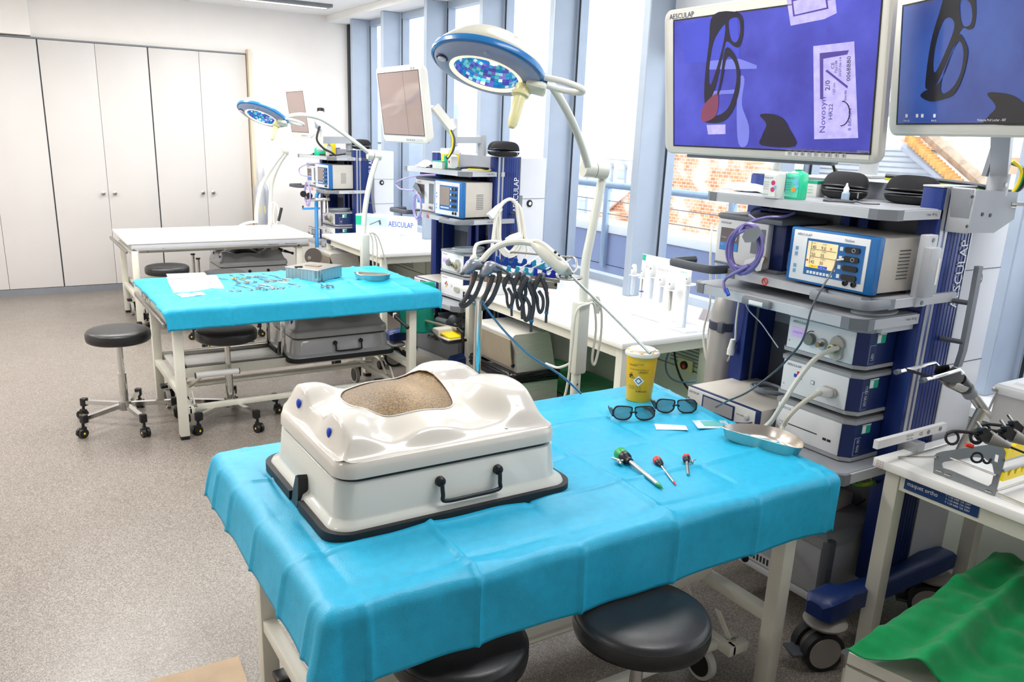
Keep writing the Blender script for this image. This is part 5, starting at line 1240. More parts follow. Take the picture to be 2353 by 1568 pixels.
# lamp 3 (folded)
J3 = at_d(655, 346, 7.9)
t = thing('examination_lamp', 'folded lamp stand with two bowed ivory arms beside the far gas cylinder', 'floor lamp', (2.3, 8.1, 0), 0, 'surgical floor lamps')
part('elbow_joint', G().cyl(J3-jd*.03, J3+jd*.03, .042, n=20), POLE, t, ang=50)
for nm, pts in (('spring_arm', ((650, 352), (625, 385), (600, 430), (590, 480), (589, 512))), ('lower_arm', ((658, 352), (640, 380), (625, 420), (621, 470), (620, 520)))):
    part(nm, G().tube(spl([at_d(x, y, 7.9 if nm[0] == 'l' else 7.8) for x, y in pts], 6), .019, 8), POLE, t)
pb = at_d(620, 520, 7.9)
part('pole', G().cyl((pb.x, pb.y, .15), (pb.x, pb.y, pb.z+.02), .022, n=12), POLE, t)
part('yoke_tube', G().tube(spl([at_d(589, 510, 7.8), at_d(570, 512, 7.75), at_d(550, 520, 7.7), at_d(546, 528, 7.65)], 5), .012, 8), POLE, t)
part('cable_coil', G().tube(spl([at_d(x, y, 7.8) for x, y in ((627, 465), (636, 470), (640, 500), (632, 518), (628, 495), (632, 468), (624, 470), (625, 512))], 6), .006, 6), mat('ivory_cable', '#dcd9cc'), t)
lamp_base(t, pb.x, pb.y, .4)
g = G().cyl(at_d(640, 508, 7.7), at_d(647, 478, 7.7), .013, n=10); single('tool_grip', g, RUB, 'short black rubber grip sticking up beside the folded lamp stand', 'handle')
# gas cylinder
p = at_y(604, 515, 8.75)
t = thing('gas_cylinder', 'tall grey gas cylinder with white cap and yellow tag against the far wall', 'gas cylinder', (p.x, 8.75, 0))
part('body', G().lathe([(.075, 0), (.075, 1.02), (.070, 1.06), (.05, 1.10), (.03, 1.13)], Matrix.Translation((p.x, 8.75, 0)), 24), mat('cylinder_grey', '#bfc3cb', .3, metal=.4), t)
part('cap', G().lathe([(.038, 1.12), (.040, 1.20), (.036, 1.25), (.02, 1.275), (.0005, 1.28)], Matrix.Translation((p.x, 8.75, 0)), 20), GREYL, t)
part('warning_label', G().lathe([(.0765, .80), (.0765, .88)], Matrix.Translation((p.x, 8.75, 0)) @ RZ(-2.2), 8), YELB, t)
# ================================================================ TORSO TRAINING BOXES
FOAM = mat('glittery_brown_foam', '#2a2013', .42, var=.5, col2='#96733a', vscale=260, bump=.6, bscale=350)
def inside(pt, poly):
    x, y = pt; c = False; n = len(poly)
    for i in range(n):
        x1, y1 = poly[i]; x2, y2 = poly[i-1]
        if (y1 > y) != (y2 > y) and x < (x2-x1)*(y-y1)/(y2-y1)+x1: c = not c
    return c
def trainer(label, loc, rz, shell, boxm, foamm, scale=1.0, hi=True):
    t = thing('torso_training_box', label, 'training model', (0, 0, 0), 0, 'torso training boxes')
    L, W = .70*scale, .56*scale
    def ring(w_, d_, z, r=.055, bl=0):
        return [(x, y, z) for x, y in rrect(w_, d_, r, 8)]
    # rubber edging with a gap at the notch: two runs
    rr = rrect(L, W, .06, 8); n = len(rr)
    pts = [V((x, y, .011)) for x, y in rr]
    # start near the notch on the left side (x = -L/2, y = 0)
    k = min(range(n), key=lambda i: (rr[i][0]+L/2)**2+(rr[i][1]-.09)**2 if rr[i][1] > 0 else 9)
    run = [V((-L/2, .015, .011))]+[pts[(k-0-j) % n] for j in range(n)]+[V((-L/2, -.055, .011))]
    run = [run[0]]+[p for p in run[1:-1]]+[run[-1]]
    g = G()
    P = run; rings = []
    for i, p in enumerate(P):
        d = (P[min(i+1, len(P)-1)]-P[max(i-1, 0)]).normalized(); s_ = d.cross(V((0, 0, 1))).normalized()
        rings.append([p-s_*.010+V((0, 0, -.011)), p+s_*.006+V((0, 0, -.011)), p+s_*.008+V((0, 0, .0)), p+s_*.006+V((0, 0, .014)), p-s_*.010+V((0, 0, .014))])
    part('rubber_edging', g.loft(rings), RUB, t, ang=50)
    zt = .135
    bx_ = part('base_box', G().loft([ring(L-.010, W-.010, .006), ring(L-.006, W-.006, .020), ring(L-.018, W-.018, .034), ring(L-.044, W-.044, .040), ring(L-.050, W-.050, .046), ring(L-.064, W-.064, zt-.004), ring(L-.072, W-.072, zt)]), boxm, t, ang=45)
    # notch in the left side: dark opening with a lip
    F = frame((-L/2+.004, -.02, .0), (0, -1, 0), (.12, 0, 1))
    part('cable_notch', G().prism([(-.022, 0), (.022, 0), (.022, .03), (.012, .075), (.002, .082), (-.010, .075), (-.022, .03)], -.018, .012, F), BLACK, bx_)
    # dark joint
    part('joint_gap', G().loft([ring(L-.078, W-.078, zt-.001), ring(L-.078, W-.078, zt+.008)]), BLACK, t)
    # handle
    hx, hy = .03*scale, -W/2+.023
    for x in (hx-.085, hx+.085): part('handle_mount', G().lathe([(.014, 0), (.013, .010), (.009, .014), (.0005, .014)], zto((x, hy+.002, .100), (0, -1, .05)), 16), BLACK, bx_)
    part('carry_handle', G().tube(spl([V((hx-.085, hy-.012, .098)), V((hx-.084, hy-.016, .070)), V((hx-.078, hy-.018, .052)), V((hx, hy-.018, .050)), V((hx+.078, hy-.018, .052)), V((hx+.084, hy-.016, .070)), V((hx+.085, hy-.012, .098))], 5), .0055, 10), BLACK, bx_)
    # torso shell
    lx, ly = (L-.075)/2, (W-.075)/2
    zr = zt+.046
    def gs(u, v, a, b, sa, sb): return exp(-((u-a)/sa)**2-((v-b)/sb)**2)
    def hgt(u, v):
        ex = min(lx-abs(u), ly-abs(v)); e = max(0, min(1, ex/.042)); e = e*e*(3-2*e)
        def sg(a, c, sa, sb, p=1.6): return exp(-(((u-a)/sa)**2+((v-c)/sb)**2)**p)
        b = .026+.062*sg(-.05, .01, .19, .20, 1.3)+.072*sg(.165, .135, .115, .095)+.070*sg(.235, -.07, .105, .125, 2.2)
        b += .050*sg(-.265, .155, .085, .075)+.046*sg(-.265, -.12, .085, .085)+.010*sg(-.24, .02, .06, .06)
        b -= .030*gs(u, v, .225, .055, .085, .020)+.012*gs(u, v, .06, -.18, .06, .05)+.012*gs(u, v, -.15, -.19, .05, .04)
        b = min(b, .098+(b-.098)*.25) if b > .098 else b
        return zr+e*b*1.02+.004*(1-e)
    open_ = [(-.205, .02), (-.175, .10), (-.085, .150), (.03, .140), (.100, .05), (.085, -.045), (.045, -.120), (-.06, -.132), (-.150, -.118), (-.188, -.05)]
    open_ = [(p.x, p.y) for p in spl([(a, b, 0) for a, b in open_], 5, True)]
    g = G(); nu, nv = (110, 92) if hi else (60, 48)
    vs_ = []; idx = {}
    for j in range(nv+1):
        for i in range(nu+1):
            u = -1+2*i/nu; v = -1+2*j/nv
            # rounded-rectangle parametrisation
            x, y = u*lx, v*ly; r = .045
            qx, qy = max(0, abs(x)-(lx-r)), max(0, abs(y)-(ly-r)); dd = sqrt(qx*qx+qy*qy)
            if dd > r and qx > 0 and qy > 0:
                s_ = r/dd; x = math.copysign(lx-r+qx*s_, x); y = math.copysign(ly-r+qy*s_, y)
            vs_.append(V((x, y, hgt(x, y))))
    fs = []
    for j in range(nv):
        for i in range(nu):
            a = j*(nu+1)+i; q = (a, a+1, a+nu+2, a+nu+1)
            c = sum((vs_[k_] for k_ in q), V())/4
            if not inside((c.x, c.y), open_): fs.append(q)
    g.add(vs_, fs)
    sh = part('torso_shell', g, shell, t, ang=80)
    part('shell_rim', G().loft([ring(L-.070, W-.070, zt+.007), ring(L-.060, W-.060, zt+.010), ring(L-.062, W-.062, zt+.034), ring(L-.070, W-.070, zr+.002), ring(L-.082, W-.082, zr+.006), ring(L-.11, W-.11, zr+.004)], caps=(True, False)), shell, sh, ang=50)
    part('opening_trim', G().tube([V((x, y, hgt(x, y)+.0005)) for x, y in open_], 0.0022, 6, closed=True), shell, sh, ang=80)
    cx_ = sum(p[0] for p in open_)/len(open_); cy_ = sum(p[1] for p in open_)/len(open_)
    rings = []
    for s_ in (1.03, .8, .6, .4, .2, .02):
        rings.append([V((cx_+(x-cx_)*s_, cy_+(y-cy_)*s_, hgt(cx_+(x-cx_)*s_, cy_+(y-cy_)*s_)-.0035+(1-s_)*.016)) for x, y in open_])
    part('foam_insert', G().loft(rings, caps=(False, True)), foamm, t, ang=80)
    for (y, z) in ((.12, zr+.045), (-.115, zr+.040)):
        x = -lx+.020
        part('blue_plug', G().ball((x, y, z), .0125, 14, None, (.5, .85, 1.15)), mat('blue_plug_plastic', '#1d48c8', .35), sh)
    part('lid_screw', G().lathe([(.011, 0), (.010, .003), (.0005, .003)], Matrix.Translation((.16, -ly+.028, zr+.0135)), 16), STEEL, sh)
    t.location = loc; t.rotation_euler = (0, 0, rz)
    return t
ZC = .7495
tr = trainer('large pearl white torso training box with glittery brown belly insert, on the front cyan drape', (.947, 1.945, ZC), 0, PEARL, PEARLB, FOAM)
BLKF = mat('black_belly_insert', '#14151a', .35)
tr2 = trainer('grey torso training box with black belly opening, on the shelf under the mid-room table', (1.80, 4.98, .3055), 0, PGREY, PGREY, BLKF, .98, False)
for ch in []: pass
tr3 = clone(tr2, (2.02, 7.75, .3055), 0, 'grey torso training box with black opening, on the shelf under the bare far table')
# clamp with black lever hanging under two tables
def lever(label, p, d, s_=1):
    t = thing('table_clamp', label, 'clamp', p)
    q = p+d
    part('clamp_block', G().box(p+V((-.04, 0, .01)), (.07, .04, .035), .004), STEEL2, t)
    part('lever', G().tube([p, p.lerp(q, .25), p.lerp(q, .8), q], [.018*s_, .016*s_, .009*s_, .009*s_], 10), BLACK, t)
    part('knuckle', G().ball(q, .014*s_, 10), BLACK, t)
    part('caution_tag', G().box(p.lerp(q, .35)+V((0, -.013*s_, 0)), (.022, .004, .03), .001), WHITE, t)
lever('black clamp lever hanging under the right end of the mid-room table', at_d(888, 708, 5.0), at_d(936, 752, 4.95)-at_d(888, 708, 5.0))
lever('black clamp lever under the right end of the bare far table', at_d(640, 573, 7.7), at_d(672, 582, 7.65)-at_d(640, 573, 7.7))
lever('black clamp lever hanging below the front drape hem near the right leg', at_d(1692, 1254, 2.95), at_d(1712, 1284, 2.95)-at_d(1692, 1254, 2.95))
single('clamp_stub', G().cyl(at_d(1740, 1228, 3.0), at_d(1776, 1222, 3.02), .016, .010, 12), BLACK, 'short black knob just under the drape beside the right front table leg', 'clamp')
# steel frame stand on the shelf of the middle table, and its twin
def wire_rack(label, x0, y0, z):
    t = thing('steel_frame_rack', label, 'rack', (x0, y0, z))
    g = lambda *a: G().bx(*a, .002)
    part('lower_bar', g(x0, x0+.62, y0, y0+.02, z, z+.025), STEEL2, t); part('lower_bar', g(x0, x0+.62, y0+.33, y0+.35, z, z+.025), STEEL2, t)
    part('cross_bar', g(x0+.60, x0+.62, y0, y0+.35, z, z+.025), STEEL2, t); part('cross_bar', g(x0, x0+.02, y0, y0+.35, z, z+.025), STEEL2, t)
    for yy in (y0, y0+.33):
        p = part('upright', g(x0+.585, x0+.61, yy, yy+.02, z+.025, z+.24), CHROME, t)
        part('upright_cap', g(x0+.58, x0+.615, yy-.003, yy+.023, z+.24, z+.25), BLACK, p)
wire_rack('chrome rectangular frame with two uprights, on the shelf under the mid-room table', BX+.10, BY+.34, .3055)
t = thing('upright_post', 'two short steel posts with black caps standing behind the mid-room drape', 'post', (1.4, 7.3, .3))
for (x, y0_, y1_) in ((443, 586, 632), (455, 596, 632)):
    a, b = at_d(x, y0_, 7.4), at_d(x, y1_+60, 7.4)
    part('post', G().cyl((a.x, a.y, .305), (a.x, a.y, a.z), .013, n=12), CHROME, t); part('post_cap', G().cyl((a.x, a.y, a.z), (a.x, a.y, a.z+.012), .02, n=12), BLACK, t)

# ================================================================ ON THE FRONT DRAPE
Z0 = .7530
KID = mat('polished_kidney_dish_steel', '#cfc8c0', .27, metal=1, var=.03)
def kidney(label, c, L, rz, zbase, h=.042, group='steel kidney dishes'):
    t = single_list = None
    def out(s_, z, dz=0):
        o = []
        for i in range(48):
            a = 2*pi*i/48; x = cos(a)*L/2; y = sin(a)*L*.255
            y += L*.15*(x/(L/2))**2*(1)-L*.065
            o.append(V((x*s_, (y+.0)*s_, z)))
        return o
    rings = [out(.72, .0), out(.80, .001), out(.90, .012), out(.98, h), out(1.0, h+.001), out(.985, h+.0025), out(.97, h-.001), out(.885, .014), out(.79, .0035), out(.70, .0025)]
    M = Matrix.Translation(V((c.x, c.y, zbase))) @ RZ(rz)
    g = G().loft(rings, M)
    return single('kidney_dish', g, KID, label, 'dish', group, ang=60)
ka, kb = at_z(1663, 985, Z0+.03), at_z(1848, 1035, Z0+.03)
kd = kb-ka; kc = (ka+kb)/2; kc = kc+V((-kd.y, kd.x, 0)).normalized()*.012
kidney('large polished steel kidney dish at the far right end of the front drape', kc, kd.length*1.0, atan2(kd.y, kd.x)+pi, Z0)
ka, kb = at_z(812, 632, Z0+.03), at_z(897, 636, Z0+.03); kd = kb-ka
kidney('small looking steel kidney dish at the right end of the mid-room drape', (ka+kb)/2, kd.length*1.0, atan2(kd.y, kd.x), Z0)
# sharps bin
sb, stp = at_z(1467, 917, Z0), at_z(1476, 808, .93)
def up_z(x, y, X, Y):
    d = ray(x, y); t_ = (d.x*X+d.y*Y)/(d.x**2+d.y**2); return (CAMP+d*t_).z
hz = up_z(1475, 808, sb.x, sb.y)
rb = (at_z(1496, 915, Z0)-at_z(1440, 915, Z0)).length/2; rt = rb*1.22
t = thing('sharps_bin', 'yellow sharps container with black print and clear lid on the front drape', 'container', (sb.x, sb.y, Z0))
Ms = Matrix.Translation((sb.x, sb.y, Z0)); H_ = hz-Z0
part('bucket', G().lathe([(rb*.96, 0), (rb, .006), (rt, H_), (rt*.97, H_)], Ms, 40), YEL, t, ang=50)
CLR = mat('milky_clear_lid', '#f2efe8', .25, alpha=.82)
part('lid', G().lathe([(rt+.002, H_-.012), (rt+.006, H_-.010), (rt+.007, H_-.002), (rt+.003, H_+.004), (rt*.85, H_+.005), (rt*.80, H_+.013), (rt*.72, H_+.014), (.0005, H_+.010)], Ms, 40), CLR, t, ang=50)
def wrap_text(s_, size, ang0, z, m, nm='printed_text', sx=1):
    vs_, fs = text_geo(s_, size); o = []
    for v in vs_:
        zz = z+v.y; rr_ = rb+(rt-rb)*zz/H_+.0012; a = ang0+v.x*sx/rr_
        o.append(V((sb.x+cos(a)*rr_, sb.y+sin(a)*rr_, Z0+zz)))
    part(nm, G().add(o, fs), m, t, smooth=False)
af = atan2(-sb.y, -sb.x)
wrap_text('Medibox', .009, af-.85, H_*.76, INKK); wrap_text('EN ISO 23907', .006, af-.45, H_*.79, INKK)
wrap_text('EPL DISPOSABLE-FORMED-CAP', .0055, af-.80, H_*.68, INKK); wrap_text('UN3291', .011, af-.15, H_*.62, INKK)
wrap_text('WARNING BIOHAZARD', .005, af-.95, H_*.50, INKK)
for k in range(3): wrap_text('nicht umfuellen  do not refill', .0045, af-.90, H_*(.33-.028*k), INKK)
wrap_text('B BRAUN', .010, af-.25, H_*.22, INKK)
def wrap_poly(pts, ang0, z, m, nm, e=.0016):
    o = []
    for x, y in pts:
        rr_ = rb+(rt-rb)*(z+y)/H_+e; a = ang0+x/rr_; o.append(V((sb.x+cos(a)*rr_, sb.y+sin(a)*rr_, Z0+z+y)))
    part(nm, G().add(o, [tuple(range(len(o)))]), m, t, smooth=False)
s_ = .021
wrap_poly([(0, -s_), (s_, 0), (0, s_), (-s_, 0)], af-.1, H_*.46, INKW, 'diamond_label'); wrap_poly([(0, -.013), (.013, 0), (0, .013), (-.013, 0)], af-.1, H_*.46, INKK, 'diamond_ring', .0019)
wrap_poly([(0, -.009), (.009, 0), (0, .009), (-.009, 0)], af-.1, H_*.46, INKW, 'diamond_center', .0022)
for k in range(3):
    a = pi/2+k*2*pi/3; c0 = (cos(a)*.0055, sin(a)*.0055+.0)
    pts = [(c0[0]+cos(q)*.0055, c0[1]+sin(q)*.0055) for q in [i*pi/6 for i in range(12)]]
    wrap_poly(pts, af-.70, H_*.55, INKK, 'biohazard_mark'); wrap_poly([(c0[0]+(x-c0[0])*.55+cos(a)*.0015, c0[1]+(y-c0[1])*.55+sin(a)*.0015) for x, y in pts], af-.70, H_*.55, YEL, 'biohazard_mark', .002)
g = G()
for k in range(8):
    a = k*pi/4; g.box((sb.x+cos(a)*rt*.9, sb.y+sin(a)*rt*.9, Z0+H_+.0055), (.012, .012, .002), 0, None, 2, None)
part('lid_tab', g, mat('lid_tab_amber', '#e8b545', .4), t, smooth=False)

# shutter glasses
LENS = mat('smoky_lens', '#37494c', .05, trans=.0, alpha=.42, spec=.8)
def glasses(label, c, rz, group='black shutter glasses on the front drape'):
    t = thing('shutter_glasses', label, 'glasses', (0, 0, 0), 0, group)
    for sg in (-1, 1):
        o = [(sg*.004, .008), (sg*.008, -.014), (sg*.026, -.026), (sg*.056, -.024), (sg*.073, -.010), (sg*.073, .012), (sg*.060, .025), (sg*.026, .024), (sg*.006, .020)]
        P = [(p.x, p.y) for p in spl([(a, b, 0) for a, b in o], 4, True)]
        F = Matrix.Translation((0, 0, .027)) @ Matrix.Rotation(pi/2-.12, 4, 'X') @ Matrix.Rotation(-sg*.10, 4, 'Y')
        cxx = sum(a for a, b in P)/len(P); cyy = sum(b for a, b in P)/len(P)
        inn = [(cxx+(a-cxx)*.90, cyy+(b-cyy)*.84) for a, b in P]
        part('rim', G().prismh(P, [inn], -.003, .003, F), BLACK, t)
        part('lens', G().prism(inn, -.001, .0005, F), LENS, t)
        part('temple', G().loft([[V((sg*.073+sg*a, y, .027+z)) for a, z in ((-.002, -.013), (.002, -.013), (.003, .012), (-.001, .012))] for y, in ((-.004,), (.020,))]
             + [[V((sg*(.076-.004*k)+a, .02+k*.030, .027-.005*k+z)) for a, z in ((-.002, -.008+.001*k), (.002, -.008+.001*k), (.002, .006-.001*k), (-.002, .006-.001*k))] for k in (1, 2, 3)]), BLACK, t)
    part('bridge', G().tube(spl([(-.012, 0, .026), (0, -.002, .030), (.012, 0, .026)], 4), .004, 6), BLACK, t)
    t.location = (c.x, c.y, Z0); t.rotation_euler = (0, 0, rz); return t
ga, gb = at_z(1400, 965, Z0), at_z(1508, 966, Z0); gd = gb-ga
gl = glasses('black framed smoky glasses nearer the torso box, left pair on the front drape', (ga+gb)/2, atan2(gd.y, gd.x))
ga, gb = at_z(1500, 948, Z0), at_z(1603, 950, Z0); gd2 = gb-ga
clone(gl, ((ga+gb)/2).to_3d()*1.0, atan2(gd2.y, gd2.x), 'black framed smoky glasses in front of the sharps container, right pair').location.z = Z0
# packets
PKT = mat('foil_packet_white', '#e6e8e8', .3, metal=.15, var=.05, vscale=60, bump=.3, bscale=60)
def packet(label, pts, z, m=PKT, pr_=None, cat='packet', th=.003, group='suture packets', inner=None):
    P = [at_z(x, y, z) for x, y in pts]
    c = sum(P, V())/len(P)
    t = thing('suture_packet', label, cat, (c.x, c.y, z-.001), 0, group)
    g = G().loft([[V((p.x, p.y, z)) for p in P], [V((p.x, p.y, z+.0008)) for p in P], [V((c.x+(p.x-c.x)*.8, c.y+(p.y-c.y)*.8, z+th)) for p in P]])
    part('pouch', g, m, t, ang=20)
    if inner: 
        g = G().loft([[V((c.x+(p.x-c.x)*.55, c.y+(p.y-c.y)*.6, z+zz)) for p in P] for zz in (th-.0005, th+.0012)]); part('contents', g, inner, t)
    if pr_:
        d = (P[1]-P[0]).normalized(); n = V((-d.y, d.x, 0))
        w_ = (P[1]-P[0]).length
        for k, s_ in enumerate(pr_): text(s_, w_*.07, V((P[0].x, P[0].y, z+th))+d*w_*.2+n*(-.006-.010*k if (P[3]-P[0]).dot(n) < 0 else .022-.009*k), d, n, INKG, t)
    return t
packet('small white foil suture packet lying between glasses and trocars on the front drape', [(1503, 975), (1576, 979), (1581, 989), (1508, 988)], Z0+.001, pr_=('Novosyn', ))
packet('clear long peel pouch lying left of the big kidney dish', [(1590, 967), (1668, 967), (1680, 985), (1604, 985)], Z0+.001, mat('clear_pouch', '#d5e9ee', .15, alpha=.75), inner=mat('teal_pouch_content', '#5fb6b0', .4))
# trocars
BLK2 = mat('trocar_black_housing', '#1a1c22', .32)
def trocar(label, pa, pb, rs, hl, capm, tipm, group='trocars on the front drape', valve=1):
    """pa = tail of the housing, pb = tip"""
    A = at_z(*pa, Z0+rs[0]); B = at_z(*pb, Z0+rs[1]); d = (B-A).normalized(); L = (B-A).length
    t = thing('trocar', label, 'trocar', (A.x, A.y, Z0), 0, group)
    M = zto(A, d); r0, r1 = rs
    part('cap', G().lathe([(.0005, 0), (r0*.9, .001), (r0, .004), (r0*1.02, hl*.30), (r0*.95, hl*.42)], M, 24), capm, t)
    part('housing', G().lathe([(r0*.93, hl*.36), (r0*.96, hl*.50), (r0*.86, hl*.72), (r0*.60, hl*.80), (r0*.52, hl*.95), (r1*1.6, hl), (.0005, hl)], M, 24), BLK2, t)
    part('cannula', G().lathe([(r1, hl*.98), (r1, L*.88), (.0005, L*.88)], M, 14), STEEL, t)
    if tipm: part('tip', G().lathe([(r1*.98, L*.87), (r1*.9, L*.92), (.0005, L)], M, 12), tipm, t)
    if valve:
        s_ = d.cross(V((0, 0, 1))).normalized()
        p = A+d*hl*.72; q = p+s_*valve*r0*1.35+V((0, 0, -r0*.3))
        v = part('stopcock', G().cyl(p, q, r0*.22, n=10).ball(q, r0*.42, 10).cyl(q-d*r0*.8, q+d*r0*.8, r0*.26, n=10), STEEL, t)
        part('stopcock_lever', G().tube([q+V((0, 0, r0*.3)), q+s_*valve*r0*.9-d*r0*.8+V((0, 0, r0*.4))], r0*.16, 6), STEEL, v)
    return t
trocar('largest trocar on the front drape, bright green cap and green tip', (1422, 1040), (1524, 1124), (.0195, .0068), .068, GRNP, mat('green_clear_tip', '#1c9a5e', .15), valve=1)
trocar('middle trocar on the front drape with red cap and red tip', (1508, 1056), (1554, 1116), (.0130, .0036), .046, REDP, REDP, valve=0)
tt = trocar('smallest upright looking trocar on the front drape, black body and ribbed shaft', (1577, 1050), (1582, 1098), (.0125, .0048), .036, REDP, None, valve=-1)
# veress needle
A, B = at_z(1366, 1074, Z0+.004), at_z(1452, 1133, Z0+.002); d = (B-A).normalized(); L = (B-A).length
t = thing('insufflation_needle', 'thin steel needle with a clear hub lying left of the green trocar', 'needle', (A.x, A.y, Z0)); M = zto(A, d)
part('hub', G().lathe([(.0005, 0), (.005, .001), (.005, .008), (.003, .010), (.0045, .012), (.005, .030), (.0025, .036)], M, 14), mat('clear_hub', '#cfd9df', .15, metal=.4), t)
part('shaft', G().lathe([(.0019, .034), (.0017, L), (.0003, L+.001)], M, 8), STEEL, t)
part('tap', G().box(A+d*.006+V((0, 0, .003)), (.010, .006, .004), .001), STEEL, t)

# ================================================================ ON THE MIDDLE DRAPE
def clamp_geo(L=.15, ring=.013, open_=.16):
    g1 = G()
    for sg in (-1, 1):
        pts = [(sg*-.001, L, .003), (sg*-.001-sg*open_*.08*L, L*.62, .003), (0, L*.52, .003), (sg*.011, L*.30, .003), (sg*(.013+open_*.05), L*.10, .003)]
        g1.tube(spl(pts, 4), [.0017+.0014*min(1, i/8) for i in range(17)], 6)
        c = (sg*(.013+open_*.05+ring*.5), -.0+ring*.2, .003)
        g1.tube([(c[0]+cos(q)*ring, c[1]+sin(q)*ring*1.15, .003) for q in [i*pi/6 for i in range(12)]], .0030, 5, closed=True)
    g1.cyl((0, L*.52, .0), (0, L*.52, .006), .003, n=8)
    return g1
SURG = mat('surgical_steel', '#8b8f94', .28, metal=1); GOLD = mat('gold_plated_rings', '#d8a21a', .25, metal=.9)
def clamp(label, px, L, rz, gold=False, open_=.16):
    p = at_z(*px, Z0+.001)
    t = thing('surgical_clamp', label, 'surgical clamp', (0, 0, 0), 0, 'scissor-like instruments on the mid-room drape')
    part('clamp_body', clamp_geo(L, .014, open_), SURG, t)
    if gold:
        g = G()
        for sg in (-1, 1):
            c = (sg*(.013+open_*.05+.007), .003)
            g.tube([(c[0]+cos(q)*.0145, c[1]+sin(q)*.0165, .0035) for q in [i*pi/6 for i in range(12)]], .0028, 6, closed=True)
        part('gold_ring', g, GOLD, t)
    t.location = (p.x, p.y, Z0); t.rotation_euler = (0, 0, rz); return t
row = [('front row first', (519, 672), .10, .1), ('front row second', (537, 670), .13, -.25), ('front row, left of the crease', (585, 666), .20, .35), ('front row, just right of the crease', (619, 665), .20, .35), ('front row, middle of the bunched three', (643, 663), .20, .45),
       ('front row, leftmost of the bunched three', (634, 664), .17, .2), ('front row, rightmost of the bunched three', (655, 662), .19, .6), ('front row last, before the steel box', (692, 658), .20, .45), ('second row from front, left of the pair', (558, 651), .14, .2), ('second row from front, right of the pair', (577, 650), .14, .3),
       ('third row, left, in front of the tweezers', (622, 648), .13, .3), ('third row, right, touching the gold one', (636, 647), .13, .4), ('back row, left of the two tweezers', (580, 638), .15, .3)]
for lb, px, L, a in row:
    clamp('steel ring-handled clamp on the mid-room drape, '+lb, px, L, a)
clamp('gold-ringed needle holder at the left of the back row on the mid-room drape', (549, 641), .16, .12, True)
clamp('gold-ringed scissors nearest the steel box corner on the mid-room drape', (668, 645), .16, .35, True)
def tweezer(label, px, L, rz):
    p = at_z(*px, Z0)
    g = G()
    for sg in (-1, 1): g.loft([[V((sg*w_+a, y, .002+zz)) for a, zz in ((-.002, 0), (.002, 0), (.002, .0015), (-.002, .0015))] for y, w_ in ((0, .0005), (L*.3, .006), (L*.7, .007), (L, .0035))])
    t = thing('tweezers', label, 'tweezers', (0, 0, 0), 0, 'steel tweezers on the mid-room drape'); part('tweezer_blades', g, SURG, t)
    part('joined_end', G().box((0, .004, .003), (.008, .012, .003), .001), SURG, t)
    t.location = (p.x, p.y, Z0); t.rotation_euler = (0, 0, rz)
tweezer('tweezers with a green shine, leftmost of the back row by the white tray', (524, 643), .14, .7)
tweezer('tweezers, left one of the close pair in the back row', (604, 640), .15, .6); tweezer('tweezers, right one of the close pair in the back row', (615, 639), .14, .5)
tweezer('open tweezers alone behind the others near the steel box', (639, 637), .16, .4)
for k, (px, lb) in enumerate((((728, 648), 'left'), ((740, 647), 'right'))):
    p = at_z(*px, Z0)
    t = thing('wound_retractor', 'steel hooked retractor with ring handle in front of the perforated box, '+lb+' of two', 'retractor', p, 0, 'hooked retractors')
    q = at_z(px[0]+18, px[1]+12, Z0+.004)
    part('hook', G().tube(spl([p+V((0, 0, .045)), p+V((0, 0, .025)), p+V((.002, -.002, .008)), p.lerp(q, .4)+V((0, 0, .003)), p.lerp(q, .6)+V((0, 0, .003))], 5), .0045, 8), SURG, t)
    d = (q-p).normalized(); n = V((-d.y, d.x, 0))
    part('ring_handle', G().tube([q+d*cos(a)*.045+n*sin(a)*.020+V((0, 0, .003)) for a in [i*pi/9 for i in range(18)]], .0035, 6, closed=True), SURG, t)
# white tray / folded compress
P = [at_z(x, y, Z0+.02) for x, y in ((383, 637), (497, 633), (514, 660), (400, 668))]
t = thing('compress_tray', 'stack of white gauze with clear wrap at the left end of the mid-room drape', 'gauze', (P[0].x, P[0].y, Z0))
part('gauze_stack', G().loft([[V((p.x, p.y, Z0+z)) for p in P] for z in (0, .018, .022)]), mat('white_gauze', '#fbfdf8', .8, bump=.3, bscale=150), t, ang=20)
P2 = [at_z(x, y, Z0+.024) for x, y in ((382, 631), (470, 629), (478, 637), (388, 642))]
part('clear_wrap', G().loft([[V((p.x, p.y, Z0+.022+z+.004*(i % 2))) for i, p in enumerate(P2)] for z in (0.001, .006)]), mat('clear_wrap_film', '#cfe0dc', .2, alpha=.7), t, smooth=False)
packet('open paper packet with pink print in front of the gauze, left one', [(396, 671), (430, 668), (448, 681), (418, 684)], Z0+.001, mat('paper_packet', '#e9e6e2', .5), group='paper packets on the mid-room drape', inner=mat('pink_grey_print', '#b9a7a2', .5))
packet('open paper packet with grey print in front of the gauze, right one', [(440, 672), (466, 670), (473, 678), (446, 680)], Z0+.001, mat('paper_packet', '#e9e6e2', .5), group='paper packets on the mid-room drape', inner=mat('pink_grey_print', '#b9a7a2', .5))
